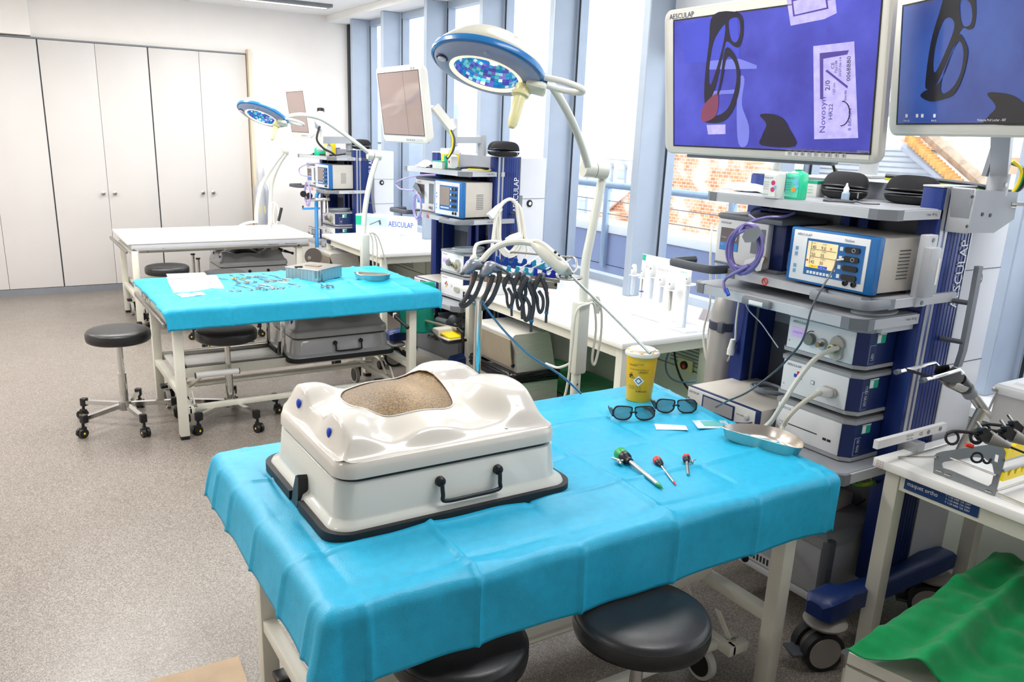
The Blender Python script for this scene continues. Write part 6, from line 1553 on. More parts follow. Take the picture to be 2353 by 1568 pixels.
# perforated steel sterilisation box
def perf_mat():
    m = bpy.data.materials.new('perforated_steel'); m.use_nodes = True; t = m.node_tree; b = t.nodes['Principled BSDF']
    tcx = t.nodes.new('ShaderNodeTexCoord'); v = t.nodes.new('ShaderNodeTexVoronoi'); v.inputs['Scale'].default_value = 130; v.inputs['Randomness'].default_value = 0
    r = t.nodes.new('ShaderNodeValToRGB'); r.color_ramp.elements[0].position = .30; r.color_ramp.elements[1].position = .36
    r.color_ramp.elements[0].color = hexc('#4d6f72'); r.color_ramp.elements[1].color = hexc('#b8bcbb')
    t.links.new(tcx.outputs['Object'], v.inputs['Vector']); t.links.new(v.outputs['Distance'], r.inputs['Fac']); t.links.new(r.outputs['Color'], b.inputs['Base Color'])
    b.inputs['Metallic'].default_value = .7; b.inputs['Roughness'].default_value = .35; return m
PERF = perf_mat()
zb = Z0+.075
P = [at_z(x, y, zb) for x, y in ((656, 613), (731, 622), (785, 609), (712, 602))]
t = thing('sterilisation_box', 'perforated stainless steel box with closed lid on the mid-room drape', 'box', (P[1].x, P[1].y, Z0))
part('body', G().loft([[V((p.x, p.y, z)) for p in P] for z in (Z0, zb-.006)]), PERF, t, smooth=False)
c = sum(P, V())/4
part('lid', G().loft([[V((c.x+(p.x-c.x)*s_, c.y+(p.y-c.y)*s_, z)) for p in P] for z, s_ in ((zb-.008, 1.02), (zb-.001, 1.02), (zb+.001, 1.0))]), STEEL2, t, ang=20)
d = (P[2]-P[1]).normalized(); e_ = (P[0]-P[1]).normalized()
part('lid_grip', G().loft([[c+d*a+e_*b+V((0, 0, z)) for a, b in ((-.03, .05), (.02, .05), (.02, -.05), (-.03, -.05))] for z in (.001, .005)]), mat('bronze_plate', '#a8977c', .3, metal=.9), t)
part('lid_catch', G().box(P[1].lerp(P[0], .55)+V((0, .03, .006)), (.05, .02, .008), .002), BLACK, t)
for s_ in (.05, .95):
    pass
for q in (P[1]+e_*.02, P[1]+d*.02): part('latch', G().box(q+V((0, -.004, -.025)), (.012, .008, .05), .002), STEEL2, t)
# ================================================================ STEEL PEDAL BINS
BINS = mat('bin_stainless', '#cfccc6', .42, metal=.55, var=.06, vscale=14, stretch=(1, 1, 10))
def steel_bin(label, nl, h=.60):
    t = thing('waste_bin', label, 'waste bin', (0, 0, 0), 0, 'stainless steel hooded bins')
    w_, d_ = .25, .42
    def q(x0, x1, y0, y1, z): return [V((x0, y0, z)), V((x1, y0, z)), V((x1, y1, z)), V((x0, y1, z))]
    part('body', G().loft([q(-.01, w_+.06, -.03, d_+.03, 0), q(-.01, w_+.06, -.03, d_+.03, .32)]), BINS, t, ang=20)
    g = G()
    for k in range(5):
        g.tube([V((x+.006*sin(k*3+i), y+.004*cos(k*2+i), .325+.012*k+.005*sin(i*2.3+k))) for i, (x, y) in enumerate(rrect(w_+.085, d_+.075, .03, 4, w_/2+.025, d_/2))], .010, 6, closed=True)
    part('bag_edge', g, mat('black_bin_bag', '#0d0d10', .25, bump=.5, bscale=60), t)
    part('hood', G().loft([q(.035, w_+.05, -.01, d_+.01, .375), q(.03, w_+.03, 0, d_, .50), q(0, w_+.008, 0, d_, .578), q(.006, w_-.006, .0, d_, .594), q(.02, w_-.02, .0, d_, h)]), BINS, t, ang=55)
    part('swing_flap', G().loft([[V((-.008, .02, .57)), V((-.008, d_-.02, .57)), V((.012, d_-.02, .40)), V((.012, .02, .40))], [V((-.002, .02, .57)), V((-.002, d_-.02, .57)), V((.018, d_-.02, .40)), V((.018, .02, .40))]]), mat('satin_flap_steel', '#cfc2ac', .35, metal=.7), t)
    part('flap_hinge', G().cyl((.01, -.004, .42), (.01, .004, .42), .012, n=12), BLACK, t)
    t.location = nl; return t
pb_ = at_z(1178, 771, .6)
bn = steel_bin('stainless steel hooded bin with black bag edge, in front of the near white bench', (pb_.x, pb_.y, 0))
pb_ = at_z(757, 583, .6)
clone(bn, (pb_.x, pb_.y-.02, 0), 0, 'stainless steel hooded bin in front of the far white bench by the corner tower')

# ================================================================ TOP SHELF OF TOWER 1
ZA = 1.5155
def bottle(label, p, w_, h_, m, capm, txt, dots, z, rz=0, dpt=.045):
    t = thing('disinfectant_bottle', label, 'bottle', (p.x, p.y, z), 0, 'disinfectant bottles on the tower shelf')
    M = Matrix.Translation((p.x, p.y, z)) @ RZ(rz)   # local x: depth, -y right
    def rg(a, b, zz, r=.008): return [(x, y, zz) for x, y in rrect(a, b, min(r, a*.45), 4)]
    hb = h_*.70
    part('body', G().loft([rg(dpt*.9, w_*.96, 0), rg(dpt, w_, .004), rg(dpt, w_, hb*.94), rg(dpt*.9, w_*.92, hb), rg(dpt*.6, w_*.5, hb+h_*.05), rg(.022, .022, hb+h_*.07, .010), rg(.022, .022, hb+h_*.12, .010)], M), m, t, ang=50)
    part('cap', G().lathe([(.0145, hb+h_*.10), (.0145, h_*.97), (.013, h_), (.0005, h_)], M, 18), capm, t)
    R3 = M.to_3x3(); xd = R3 @ V((0, -1, 0)); O = lambda y, zz: M @ V((-dpt/2-.0008, y, zz))
    part('print_panel', G().bx(-dpt/2-.0006, -dpt/2-.0002, -w_*.42, w_*.42, hb*.08, hb*.90, 0, M), mat(m.name+'_label', '#f1f6f4' if m == WHITE else '#56d9bb', .4), t, smooth=False)
    text(txt, .008, O(w_*.40, hb*.78), xd, (0, 0, 1), INKN if m == WHITE else mat('teal_print', '#0a7d78'), t)
    for k in range(4): text('disinfectant', .0052, O(w_*.40, hb*(.62-.09*k)), xd, (0, 0, 1), INKG if m == WHITE else mat('teal_print', '#0a7d78'), t)
    for (yy, zz, r, c) in dots:
        part('print_dot', G().cyl(M @ V((-dpt/2-.0008, yy*w_, zz*hb)), M @ V((-dpt/2-.0018, yy*w_, zz*hb)), r, n=18), c, t)
    text('B BRAUN', .006, O(w_*.40, hb*.12), xd, (0, 0, 1), MINT if m == WHITE else WHITE, t)
    return t
GRB = mat('green_bottle_plastic', '#2ccf9c', .25, coat=.2); MAG = mat('magenta_print', '#d92a6a', .4); LBL = mat('light_blue_print', '#6fc3ea', .4); ORG = mat('orange_print', '#f0a028', .4)
p = at_z(1775, 455, ZA); bottle('white disinfectant bottle with two magenta dots on the right tower shelf', p, .062, .118, WHITE, WHITE, 'Lifosan soft', [(-.25, .62, .008, MAG), (-.25, .35, .008, MAG), (-.40, .45, .006, LBL)], ZA)
p = at_z(1826, 458, ZA); bottle('translucent green disinfectant bottle with an orange dot on the right tower shelf', p, .062, .122, GRB, WHITE, 'Softa-Man', [(-.22, .70, .010, LBL), (-.30, .5, .008, LBL), (-.12, .38, .009, ORG)], ZA, .02)
p = at_z(1862, 452, ZA)
t = thing('ointment_box', 'small white carton with mint green top band behind the green bottle', 'box', (p.x+.03, p.y, ZA))
part('carton', G().bx(p.x, p.x+.05, p.y-.022, p.y+.025, ZA, ZA+.055, .001), WHITE, t)
part('green_band', G().bx(p.x-.0008, p.x+.0508, p.y-.0228, p.y+.0258, ZA+.045, ZA+.0555), MINT, t, smooth=False)
for k in range(3): text('wound gel', .007, (p.x-.0009, p.y+.022, ZA+.034-.011*k), (0, -1, 0), (0, 0, 1), MINT, t)
# cloth pack
p0_, p1_ = at_z(1665, 436, ZA), at_z(1752, 446, ZA)
def fold(u, v):
    x = p0_.x-.02+.10*v+.01*sin(u*9); y = p0_.y+(p1_.y-p0_.y)*u
    z = ZA+.004+.026*sin(pi*min(1, v*1.2))*(.55+.45*sin(pi*min(1, u*.8+.2)))+.006*noise.noise(V((u*7, v*5, 2)))
    return V((x, y, z))
g = G().grid(fold, 26, 14); o = single('folded_cloth', g, mat('white_cloth', '#e9e9ee', .8, bump=.3, bscale=120), 'crumpled white cloth pack at the left end of the right tower shelf', 'cloth'); sm = o.modifiers.new('t', 'SOLIDIFY'); sm.thickness = .002
# glasses cases
CASE = mat('black_case_fabric', '#202024', .7, bump=.35, bscale=500, spec=.3)
def case(label, c, z, L=.165, W=.075, H=.075, rz=0, open_=.014, handle=True):
    t = thing('glasses_case', label, 'glasses case', (0, 0, 0), 0, 'black zipped glasses cases')
    def shell(z0, hh, sgn):
        rings = []
        for k in range(8):
            a = k/7*pi/2; s_ = cos(a)**.45 if k < 7 else .02; rings.append([(x*s_, y*s_, z0+sgn*hh*sin(a)) for x, y in [(cos(q)*L/2*(1 if abs(cos(q)) > 0 else 1), sin(q)*W/2) for q in [2*pi*i/36 for i in range(36)]]])
        return G().loft(rings, caps=(True, True))
    tl = Matrix.Translation((0, W*.42, H*.40)) @ Matrix.Rotation(-radians(8), 4, 'X') @ Matrix.Translation((0, -W*.42, -H*.40))
    gtop = shell(H*.42, H*.58, 1); gtop.v = [tl @ v for v in gtop.v]
    part('upper_shell', gtop, CASE, t, ang=60)
    gl_ = shell(H*.30, H*.30, -1); part('lower_shell', gl_, CASE, t, ang=60)
    zp = G(); zp.tube([V((cos(q)*L/2*.995, sin(q)*W/2*.995, H*.31)) for q in [2*pi*i/36 for i in range(36)]], .003, 6, closed=True)
    zp2 = [tl @ V((cos(q)*L/2*.995, sin(q)*W/2*.995, H*.42)) for q in [2*pi*i/36 for i in range(36)]]; zp.tube(zp2, .003, 6, closed=True)
    part('zip', zp, BLACK, t)
    part('zip_puller', G().box((L*.44, -W*.30, H*.20), (.005, .003, .018), .001), STEEL, t)
    t.location = (c.x, c.y, z); t.rotation_euler = (0, 0, rz); return t
c1 = at_z(2078, 470, ZA); cs1 = case('black zipped glasses case in front, gaping open, on the right tower shelf', c1+V((.03, -.0, 0)), ZA, .18, .085, .088, -pi/2+.1)
c2 = at_z(1970, 452, ZA); cs2 = clone(cs1, (2.545, 1.86, ZA), -pi/2-.05, 'black zipped glasses case behind, near the cable post, on the right tower shelf')
# dropper bottle
p = at_z(1941, 462, ZA)
t = thing('dropper_bottle', 'tiny clear dropper bottle with white cone cap between the cases and bottles', 'bottle', (p.x, p.y, ZA)); M = Matrix.Translation((p.x, p.y, ZA))
part('body', G().lathe([(.012, 0), (.013, .003), (.013, .026), (.008, .031)], M, 18), mat('pale_blue_clear', '#b9cfe6', .15, alpha=.8), t)
part('cap', G().lathe([(.009, .030), (.009, .042), (.004, .050), (.003, .058), (.0005, .059)], M, 16), WHITE, t)
def coil(name, c, r, n, tube_r, m, label, cat='cable', sx=1, sy=1, plane=None, jit=.12, group=None, tail=None, seed=1):
    rnd = random.Random(seed); pts = []
    for i in range(n*12):
        a = i/12*2*pi; rr_ = r*(1+jit*sin(i*.37+seed)+jit*.5*rnd.uniform(-1, 1))
        pts.append(V((cos(a)*rr_*sx, sin(a)*rr_*sy, tube_r+tube_r*1.2*(i/12)*.8*(1 if plane is None else .3)+abs(sin(i*.7))*tube_r*.5)))
    M = plane if plane else Matrix.Translation(c)
    pts = [M @ p for p in pts]
    if tail: pts += [V(q) for q in tail]
    return single(name, G().tube(spl(pts, 3), tube_r, 7), m, label, cat, group)
cc = at_z(1925, 466, ZA)
coil('cable_coil', V((cc.x+.01, cc.y, ZA)), .045, 3, .0022, GREYD, 'thin dark cable coiled around the dropper bottle on the right tower shelf', sx=.6, sy=1.25, tail=[(cc.x+.02, cc.y-.08, ZA+.004), (cc.x+.03, cc.y-.13, ZA+.006)])
# violet tubing on tower 1
TP = lambda x, y, d: at_d(x, y, d)
PF = frame(at_x(1716, 572, 2.235), (0, -1, 0), (-.05, 0, 1))
vt = coil('tubing_coil', None, .080, 6, .0056, PURP, 'violet tubing bundle hanging in loops before the insufflator on the right tower', sx=.85, sy=1.0, plane=PF @ Matrix.Rotation(-.5, 4, 'Z'), jit=.14, seed=4,
     tail=[at_x(1668, 640, 2.20), at_x(1664, 660, 2.19), at_x(1668, 672, 2.19)])
part('end_cap', G().cyl(at_x(1668, 664, 2.19), at_x(1674, 679, 2.188), .0068, n=12), mat('blue_cap', '#1450c4', .3), vt, 'bright blue end cap')
wcable('tubing', [at_x(1728, 520, 2.23), at_x(1700, 535, 2.20), at_x(1715, 515, 2.22), at_x(1760, 500, 2.26), at_x(1800, 498, 2.30), at_x(1825, 490, 2.36)], .0046, PURP, 'violet tube running from the bundle up onto the insufflator lid', 'tubing')
wcable('tubing', [at_x(1735, 505, 2.24), at_x(1722, 492, 2.26), at_x(1740, 480, 2.34), at_x(1790, 486, 2.40), at_x(1822, 488, 2.44)], .0046, mat('dark_violet_tubing', '#5a5488', .35), 'darker violet tube loop lying on the insufflator lid', 'tubing')
t = thing('tube_connector', 'grey rubber connector gripping the violet tubing bundle', 'connector', at_x(1738, 545, 2.20))
part('grip', G().loft([[at_x(x, y, 2.205-e) for x, y in ((1705, 545), (1712, 528), (1742, 520), (1752, 534), (1735, 556), (1712, 558))] for e in (0, .022)]), GREYM, t, ang=30)
t = thing('tube_plug', 'white trigger-shaped plug pushed into the insufflator outlet', 'connector', at_x(1735, 610, 2.30))
part('plug_body', G().loft([[at_x(x, y, X_) for x, y in ((1712, 598), (1738, 590), (1757, 592), (1752, 606), (1748, 622), (1738, 624), (1722, 606), (1708, 610))] for X_ in (2.33, 2.31)]), WHITE, t, ang=30)
part('plug_ring', G().cyl(at_x(1756, 598, 2.33), at_x(1756, 598, 2.355), .012, n=14), mat('bronze_metal', '#8f7f6a'), t)
# cables of the right tower
wcable('power_cable', [at_x(1922, 597, 2.26), at_x(1915, 620, 2.20), at_x(1890, 660, 2.14), at_x(1865, 710, 2.10), at_x(1845, 780, 2.08), at_x(1815, 820, 2.10), at_x(1780, 855, 2.12), at_x(1720, 900, 2.08), at_x(1672, 922, 2.05), at_z(1645, 936, Z0+.004)], .0033, mat('slate_cable', '#3f4a52', .4), 'slate grey instrument cable from the electrosurgical unit down to the front drape')
t = thing('cable_plug', 'steel plug of the slate grey cable in the electrosurgical unit', 'connector', at_x(1925, 595, 2.26))
part('plug', G().cyl(at_x(1922, 600, 2.255), at_x(1940, 597, 2.272), .006, n=12), STEEL, t)
CW = mat('white_silicone_cable', '#dedcd2', .35, coat=.2)
wcable('light_guide', [at_x(1925, 800, 2.335), at_x(1905, 806, 2.30), at_x(1870, 828, 2.25), at_x(1835, 870, 2.21), at_x(1800, 925, 2.18), at_x(1775, 965, 2.17), at_z(1755, 985, Z0+.012)], .0082, CW, 'thick white light guide cable curving from the top unit to the kidney dish')
wcable('camera_cable', [at_x(1895, 902, 2.33), at_x(1875, 907, 2.29), at_x(1840, 930, 2.25), at_x(1812, 958, 2.22), at_x(1797, 985, 2.21), at_z(1796, 1005, Z0+.012)], .0080, mat('warm_white_cable', '#d9d6c6', .35), 'thick white camera cable dropping from the middle unit behind the kidney dish')
t = thing('camera_plug', 'white oval camera plug seated in the middle unit of the right tower', 'connector', at_x(1895, 902, 2.35))
F = frame((2.353, at_x(1902, 900, 2.355).y, at_x(1902, 900, 2.355).z), (0, -1, 0), (0, 0, 1))
part('plug_body', G().loft([[(x, y, z_) for x, y in rrect(a, b, b*.45, 5)] for z_, a, b in ((0, .056, .030), (.018, .054, .028), (.034, .040, .026), (.050, .018, .018))], F @ Matrix.Translation((0, 0, 0))), WHITE, t, ang=50)
wcable('thin_cable', [at_x(1710, 690, 2.30), at_x(1722, 715, 2.32), at_x(1748, 742, 2.33), at_x(1768, 770, 2.34), at_x(1788, 799, 2.34)], .0022, GREYL, 'thin white cable looping from the lower shelf to the top unit')
for k, (xx, lb) in enumerate(((0, 'left'), (14, 'right'))):
    wcable('hanging_cable', [at_x(1636+xx, 515, 2.62), at_x(1632+xx, 600, 2.58), at_x(1632+xx, 690, 2.58), at_x(1617+xx*.8, 760, 2.6), at_x(1620+xx*.5, 810, 2.6), at_x(1632, 850, 2.62), at_x(1650, 850+xx, 2.65)], .0045, CW, 'white cable hanging in a loop left of the right tower, %s of the pair' % lb)
wcable('hanging_cable', [at_x(1700, 680, 2.5), at_x(1692, 740, 2.5), at_x(1688, 790, 2.52), at_x(1672, 830, 2.6), at_x(1650, 862, 2.7)], .0045, CW, 'white cable slanting down before the grey gas post of the right tower')
t = thing('cable_plug', 'white mains plug hanging beside the grey gas post of the right tower', 'connector', at_x(1682, 800, 2.5))
part('plug', G().cyl(at_x(1684, 780, 2.5), at_x(1680, 802, 2.5), .009, .014, n=12).cyl(at_x(1680, 802, 2.5), at_x(1678, 815, 2.5), .015, n=12), WHITE, t)
# gas cylinder strapped to the left of tower 1
pc = at_x(1672, 800, 2.62)
t = thing('gas_cylinder', 'grey gas cylinder strapped behind the left side of the right tower', 'gas cylinder', (pc.x, pc.y+.03, .3)); M = Matrix.Translation((pc.x, pc.y+.03, 0))
part('body', G().lathe([(.06, .25), (.062, .27), (.062, 1.0), (.05, 1.06), (.03, 1.10), (.018, 1.12)], M, 28), mat('cylinder_warm_grey', '#a9a6a2', .35, metal=.3), t)
zs_ = at_x(1660, 745, 2.62).z
part('strap', G().lathe([(.0635, zs_-.018), (.066, zs_-.016), (.066, zs_+.016), (.0635, zs_+.018)], M, 28), mat('dark_strap', '#33364a', .6), t)
part('strap_buckle', G().box((pc.x-.058, pc.y-.005, zs_), (.02, .03, .045), .004), GREYD, t)
part('holder_foot', G().bx(pc.x-.07, pc.x+.07, pc.y-.04, pc.y+.1, .235, .25, .003), GREYL, t)
# cable coil on the pump
cc = at_z(1745, 862, .7655)
coil('cable_coil', V((2.50, 2.02, .7655)), .070, 3, .0060, mat('slate_blue_cable', '#6f7884', .4), 'slate blue hose coiled on the flat pump of the right tower', sx=.75, sy=.95, seed=2)
# things low behind the front drape
t = thing('power_brick', 'cream power adapter with black cable on the grey tower housing', 'adapter', at_z(1905, 1150, .41))
p = at_z(1900, 1162, .392)
part('body', G().box((p.x+.06, p.y, .392), (.13, .06, .075), .006, None, 2, RZ(.15)), IVORY2, t)
part('cable', G().tube(spl([p+V((.10, -.05, .0)), p+V((.13, -.08, .05)), p+V((.16, -.07, .10)), p+V((.13, -.03, .09)), p+V((.12, -.06, .03)), p+V((.15, -.09, .02)), p+V((.18, -.06, .08)), p+V((.13, -.02, .10)), p+V((.2, .0, .12))], 7), .0055, 7), BLACK, t)
wcable('grounding_cable', [(2.50, 1.62, .60), (2.48, 1.57, .57), (2.50, 1.54, .585), (2.54, 1.56, .565), (2.56, 1.60, .59), (2.6, 1.6, .61)], .006, mat('green_yellow_cable', '#b4c81c', .4, col2='#3b8a2a', vscale=40), 'green and yellow earthing cable bundle under the lowest shelf of the right tower')
wcable('grounding_cable', [(2.52, 1.66, .58), (2.49, 1.60, .555), (2.53, 1.56, .565), (2.57, 1.58, .57), (2.6, 1.62, .60)], .006, mat('green_yellow_cable', '#b4c81c'), 'second strand of green and yellow earthing cable under the lowest shelf of the right tower')
# camera holder arm at the right of tower 1
t = thing('scope_holder_arm', 'chrome and black jointed scope holder with two prongs, beside the right tower column', 'holder arm', at_y(2250, 930, 1.32))
Q = lambda x, y, Y_=1.35: at_y(x, y, Y_)
part('shaft', G().tube([Q(2222, 890), Q(2240, 915), Q(2268, 955)], .016, 14), STEEL2, t)
part('joint_ring', G().cyl(Q(2205, 872), Q(2217, 888), .020, n=20), BLACK, t); part('joint_ring', G().cyl(Q(2221, 893), Q(2230, 906), .022, n=20), GREYM, t)
part('link', G().tube([Q(2195, 862), Q(2212, 882)], .014, 12), CHROME, t)
part('black_jaw', G().loft([[Q(x, y, Y_) for x, y in ((2152, 842), (2180, 838), (2184, 850), (2176, 862), (2152, 864), (2146, 855))] for Y_ in (1.34, 1.37)]), BLACK, t, ang=30)
part('black_jaw', G().loft([[Q(x, y, Y_) for x, y in ((2190, 842), (2202, 848), (2216, 864), (2212, 878), (2190, 884), (2168, 876), (2160, 866))] for Y_ in (1.32, 1.36)]), BLACK, t, ang=30)
part('collar', G().cyl(Q(2188, 882), Q(2212, 888), .012, .020, n=16), STEEL2, t)
part('mount_plate', G().loft([[Q(x, y, Y_) for x, y in ((2150, 868), (2175, 890), (2208, 905), (2205, 898), (2165, 866))] for Y_ in (1.36, 1.375)]), STEEL2, t)
part('prong', G().tube([Q(2156, 842), Q(2148, 834), Q(2084, 850), Q(2062, 855)], .0055, 8), CHROME, t)
part('prong', G().tube([Q(2212, 858, 1.31), Q(2205, 850, 1.31), Q(2145, 868, 1.31), Q(2120, 874, 1.31)], .0055, 8), CHROME, t)
part('prong_tip', G().tube([Q(2066, 854), Q(2058, 856)], .008, 8), GREYD, t); part('prong_tip', G().tube([Q(2126, 873, 1.31), Q(2117, 876, 1.31)], .008, 8), GREYD, t)
part('cross_bar', G().tube([Q(2080, 849), Q(2142, 868, 1.31)], .006, 4), BLACK, t)
part('back_link', G().tube([Q(2268, 955), (2.62, 1.30, .90), (2.62, 1.34, .735)], .016, 10), STEEL2, t)

# ================================================================ ITEMS AROUND TOWER 2
ZA2 = 1.4525
R2 = T2.to_3x3()
def loc2(x, y, z=ZA2): p = at_z(x, y, z); return p
p = T2 @ V((.09, .42, 0)); p.z = ZA2
t = thing('sharps_box', 'small yellow sharps box with white lid on the middle tower shelf', 'container', p)
part('bucket', G().loft([[p+V((a*s_, b*s_, z)) for a, b in rrect(.09, .11, .01, 3)] for z, s_ in ((0, .9), (.095, 1))]), YELB, t); part('lid', G().loft([[p+V((a*s_, b*s_, z)) for a, b in rrect(.096, .116, .01, 3)] for z, s_ in ((.095, 1), (.125, 1), (.130, .9))]), WHITE, t)
p = T2 @ V((-.02, .36, 0)); p.z = ZA2
t = thing('carton', 'white and mint green carton lying on the middle tower shelf', 'box', p); part('carton', G().box(p+V((0, 0, .024)), (.06, .14, .046), .001), mat('pale_mint_white', '#dcebe4', .5), t); part('green_edge', G().box(p+V((0, 0, .048)), (.062, .142, .004), 0), MINT, t)
p = T2 @ V((-.01, .24, 0)); p.z = ZA2
t = thing('disinfectant_bottle', 'small white bottle with red print on the middle tower shelf', 'bottle', p); part('body', G().loft([[p+V((a, b, z)) for a, b in rrect(.05*s_, .06*s_, .01, 3)] for z, s_ in ((0, 1), (.085, 1), (.10, .5))]), WHITE, t); part('cap', G().cyl(p+V((0, 0, .10)), p+V((0, 0, .135)), .017, n=14), WHITE, t)
part('print_dot', G().cyl(p+V((-.0255, .0, .05)), p+V((-.0265, .0, .05)), .009, n=12), REDP, t)
p = T2 @ V((-.02, .29, 0)); p.z = ZA2
single('green_pack', G().box(p+V((0, 0, .045)), (.03, .045, .09), .003), MINT, 'bright green pack standing behind the bottle on the middle tower shelf', 'box')
p = T2 @ V((-.01, .56, 0)); p.z = ZA2
def fold2(u, v): return p+V((-.05+.1*v, -.09+.18*u, .004+.045*sin(pi*min(1, v*1.1))*sin(pi*(.12+.8*u))+.008*noise.noise(V((u*6, v*6, 1)))))
single('folded_cloth', G().grid(fold2, 18, 12), mat('white_cloth', '#e9e9ee'), 'crumpled white cloths at the left end of the middle tower shelf', 'cloth')
p = T2 @ V((-.03, .20, 0)); p.z = ZA2
coil('cable_coil', V((p.x, p.y, ZA2)), .05, 3, .003, mat('dark_green_cable', '#1d4a44', .4), 'thin dark green wires tangled on the middle tower shelf', sx=.6, sy=1.3, seed=3, jit=.3)
wcable('black_cable', [T2 @ V((.0, .20, ZA2+.012)), T2 @ V((.06, .12, ZA2+.022)), T2 @ V((.12, .04, ZA2+.018)), T2 @ V((.16, .08, ZA2+.018))], .008, BLACK, 'black and yellow cable end lying at the right of the middle tower shelf')
wcable('yellow_wire', [T2 @ V((.03, .12, ZA2+.010)), T2 @ V((.08, .07, ZA2+.010)), T2 @ V((.15, .03, ZA2+.010))], .005, YELB, 'yellow wire beside the black cable on the middle tower shelf')
cA = at_z(1160, 361, 1.552)
clone(cs1, (cA.x, cA.y, 1.552), -.6, 'charcoal glasses case with white print on top of the middle tower column'); clone(cs1, (cA.x+.05, cA.y+.12, 1.552), -.5, 'charcoal glasses case behind the printed one on the middle tower column')
c3 = at_z(825, 347, 1.497)
c3 = T3 @ V((.27, .05, 1.497)); clone(cs1, c3, -.4, 'black glasses case on top of the farthest tower')
text('B BRAUN', .016, (cA.x-.05, cA.y-.052, 1.552+.058), (1, -.55, 0), (0, .3, 1), INKW, bpy.data.objects['glasses_case.002'])
# violet loop + coil on tower 2 and 3
def violet(T, X0, pts, cpx, lb, r=.07):
    wcable('tubing', [at_x(x, y, X0) for x, y in pts], .0055, mat('pale_violet_tubing', '#a79ad0', .3), 'pale violet tube loop out of the insufflator of the '+lb, 'tubing')
    Fp = frame(at_x(*cpx, X0-.03), (0, -1, 0), (0, 0, 1))
    coil('tubing_coil', None, r, 4, .005, mat('pale_violet_tubing', '#a79ad0'), 'pale violet tubing coil hanging before the '+lb, sx=.8, sy=1.1, plane=Fp, seed=6, group=None)
violet(T2, 2.52, [(1000, 402), (960, 404), (925, 412), (910, 422), (920, 434), (950, 438)], (962, 476), 'middle tower')
violet(T3, 2.60, [(735, 375), (705, 378), (688, 388), (692, 402), (715, 406)], (709, 446), 'farthest tower', .09)
coil('cable_coil', V(T2 @ V((-.0, .50, 1.39))), .10, 3, .006, mat('dark_blue_cable', '#1b2c7a', .4), 'dark blue cable coil lying on the insufflator of the middle tower', sx=.6, sy=1.2, seed=9)
# grey connector
t = thing('tube_connector', 'dark grey triangular connector on the middle tower insufflator', 'connector', at_x(955, 438, 2.55)); part('grip', G().loft([[at_x(x, y, X_) for x, y in ((948, 430), (955, 418), (964, 432), (968, 446), (958, 440))] for X_ in (2.56, 2.585)]), GREYM, t)
# white cables on the side handle of tower 2
hp = at_y(1170, 470, 4.50)
for k, (a, b, c, lb) in enumerate(((1.0, 0, 0, 'outer'), (.82, .01, 5, 'middle'), (.66, .02, 10, 'inner'))):
    pts = [(1170, 458), (1150-c*.2, 475), (1138+c, 510), (1138+c, 545), (1150+c*.5, 575-c), (1170, 590-c), (1195-c, 575-c), (1204-c, 540), (1200-c, 500), (1185, 468)]
    single('cable_loop', G().tube(spl([at_y(x, y, 4.50-b) for x, y in pts], 5, True), .011, 8, closed=True), CW, 'white camera cable loop on the side handle of the middle tower, '+lb+' one', 'cable', 'white cable loops on the middle tower')
wcable('cable_tail', [at_y(1152, 480, 4.5), at_y(1140, 500, 4.48), at_y(1134, 540, 4.48), at_y(1130, 575, 4.48)], .011, CW, 'white cable hanging straight down left of the loops on the middle tower')
wcable('cable_tail', [at_y(1178, 462, 4.5), at_y(1196, 480, 4.48), at_y(1204, 530, 4.48), at_y(1212, 575, 4.48), at_y(1205, 600, 4.48)], .011, CW, 'white cable hanging down right of the loops on the middle tower')
t = thing('cable_plug', 'white rectangular camera plug hanging from the loops on the middle tower', 'connector', at_y(1132, 490, 4.47)); part('plug', G().cyl(at_y(1125, 498, 4.47), at_y(1142, 478, 4.47), .030, .018, n=4), WHITE, t, smooth=False); part('plug_collar', G().cyl(at_y(1141, 479, 4.47), at_y(1152, 470, 4.47), .018, .012, n=10), WHITE, t)
t = thing('endoscope_camera', 'white camera head at the cable end below the loops on the middle tower', 'camera', at_y(1180, 550, 4.45)); part('head', G().tube([at_y(1163, 552, 4.45), at_y(1175, 548, 4.45), at_y(1195, 540, 4.45)], [.014, .024, .020], 12), WHITE, t)
# coil on unit and footswitch on the drawer box
coil('cable_coil', V(T2 @ V((.06, .14, .921))), .11, 3, .007, mat('silver_grey_cable', '#9aa3aa', .4), 'silver grey cable coiled on top of the middle tower light source', sx=1, sy=.6, seed=5)
coil('cable_coil', V(T3 @ V((.06, .14, .911))), .11, 3, .007, mat('silver_grey_cable', '#9aa3aa'), 'dark cable coiled on top of the farthest tower light source', sx=1, sy=.6, seed=8)
zf = .3955
p = at_z(1040, 785, zf)
t = thing('foot_switch', 'cream foot switch with bright yellow pedal on the middle tower drawer box', 'foot switch', (p.x, p.y, zf)); M = Matrix.Translation((p.x-.0, p.y+.05, zf)) @ RZ(.1)
part('base', G().bx(-.075, .075, -.10, .10, 0, .018, .006, M), BLACK, t); part('housing', G().bx(-.07, .07, .02, .10, .018, .07, .012, M), IVORY2, t); part('side_wall', G().bx(-.07, .07, -.095, .03, .018, .028, .004, M), IVORY2, t)
part('pedal', G().loft([[M @ V(q) for q in ((-.055, .03, z+.040), (.055, .03, z+.040), (.055, -.09, z+.028), (-.055, -.09, z+.028))] for z in (0, .010)]), YELB, t)
part('cable', G().tube(spl([M @ V((-.07, .09, .04)), M @ V((-.11, .06, .07)), M @ V((-.12, -.02, .05)), M @ V((-.09, -.1, .01)), M @ V((.03, -.12, .008))], 6), .004, 6), BLACK, t)
t = thing('scope_holder_arm', 'folded holder arm with grey rod and black joints lying on the middle tower drawer box', 'holder arm', at_z(1010, 760, .43))
X_ = 2.50
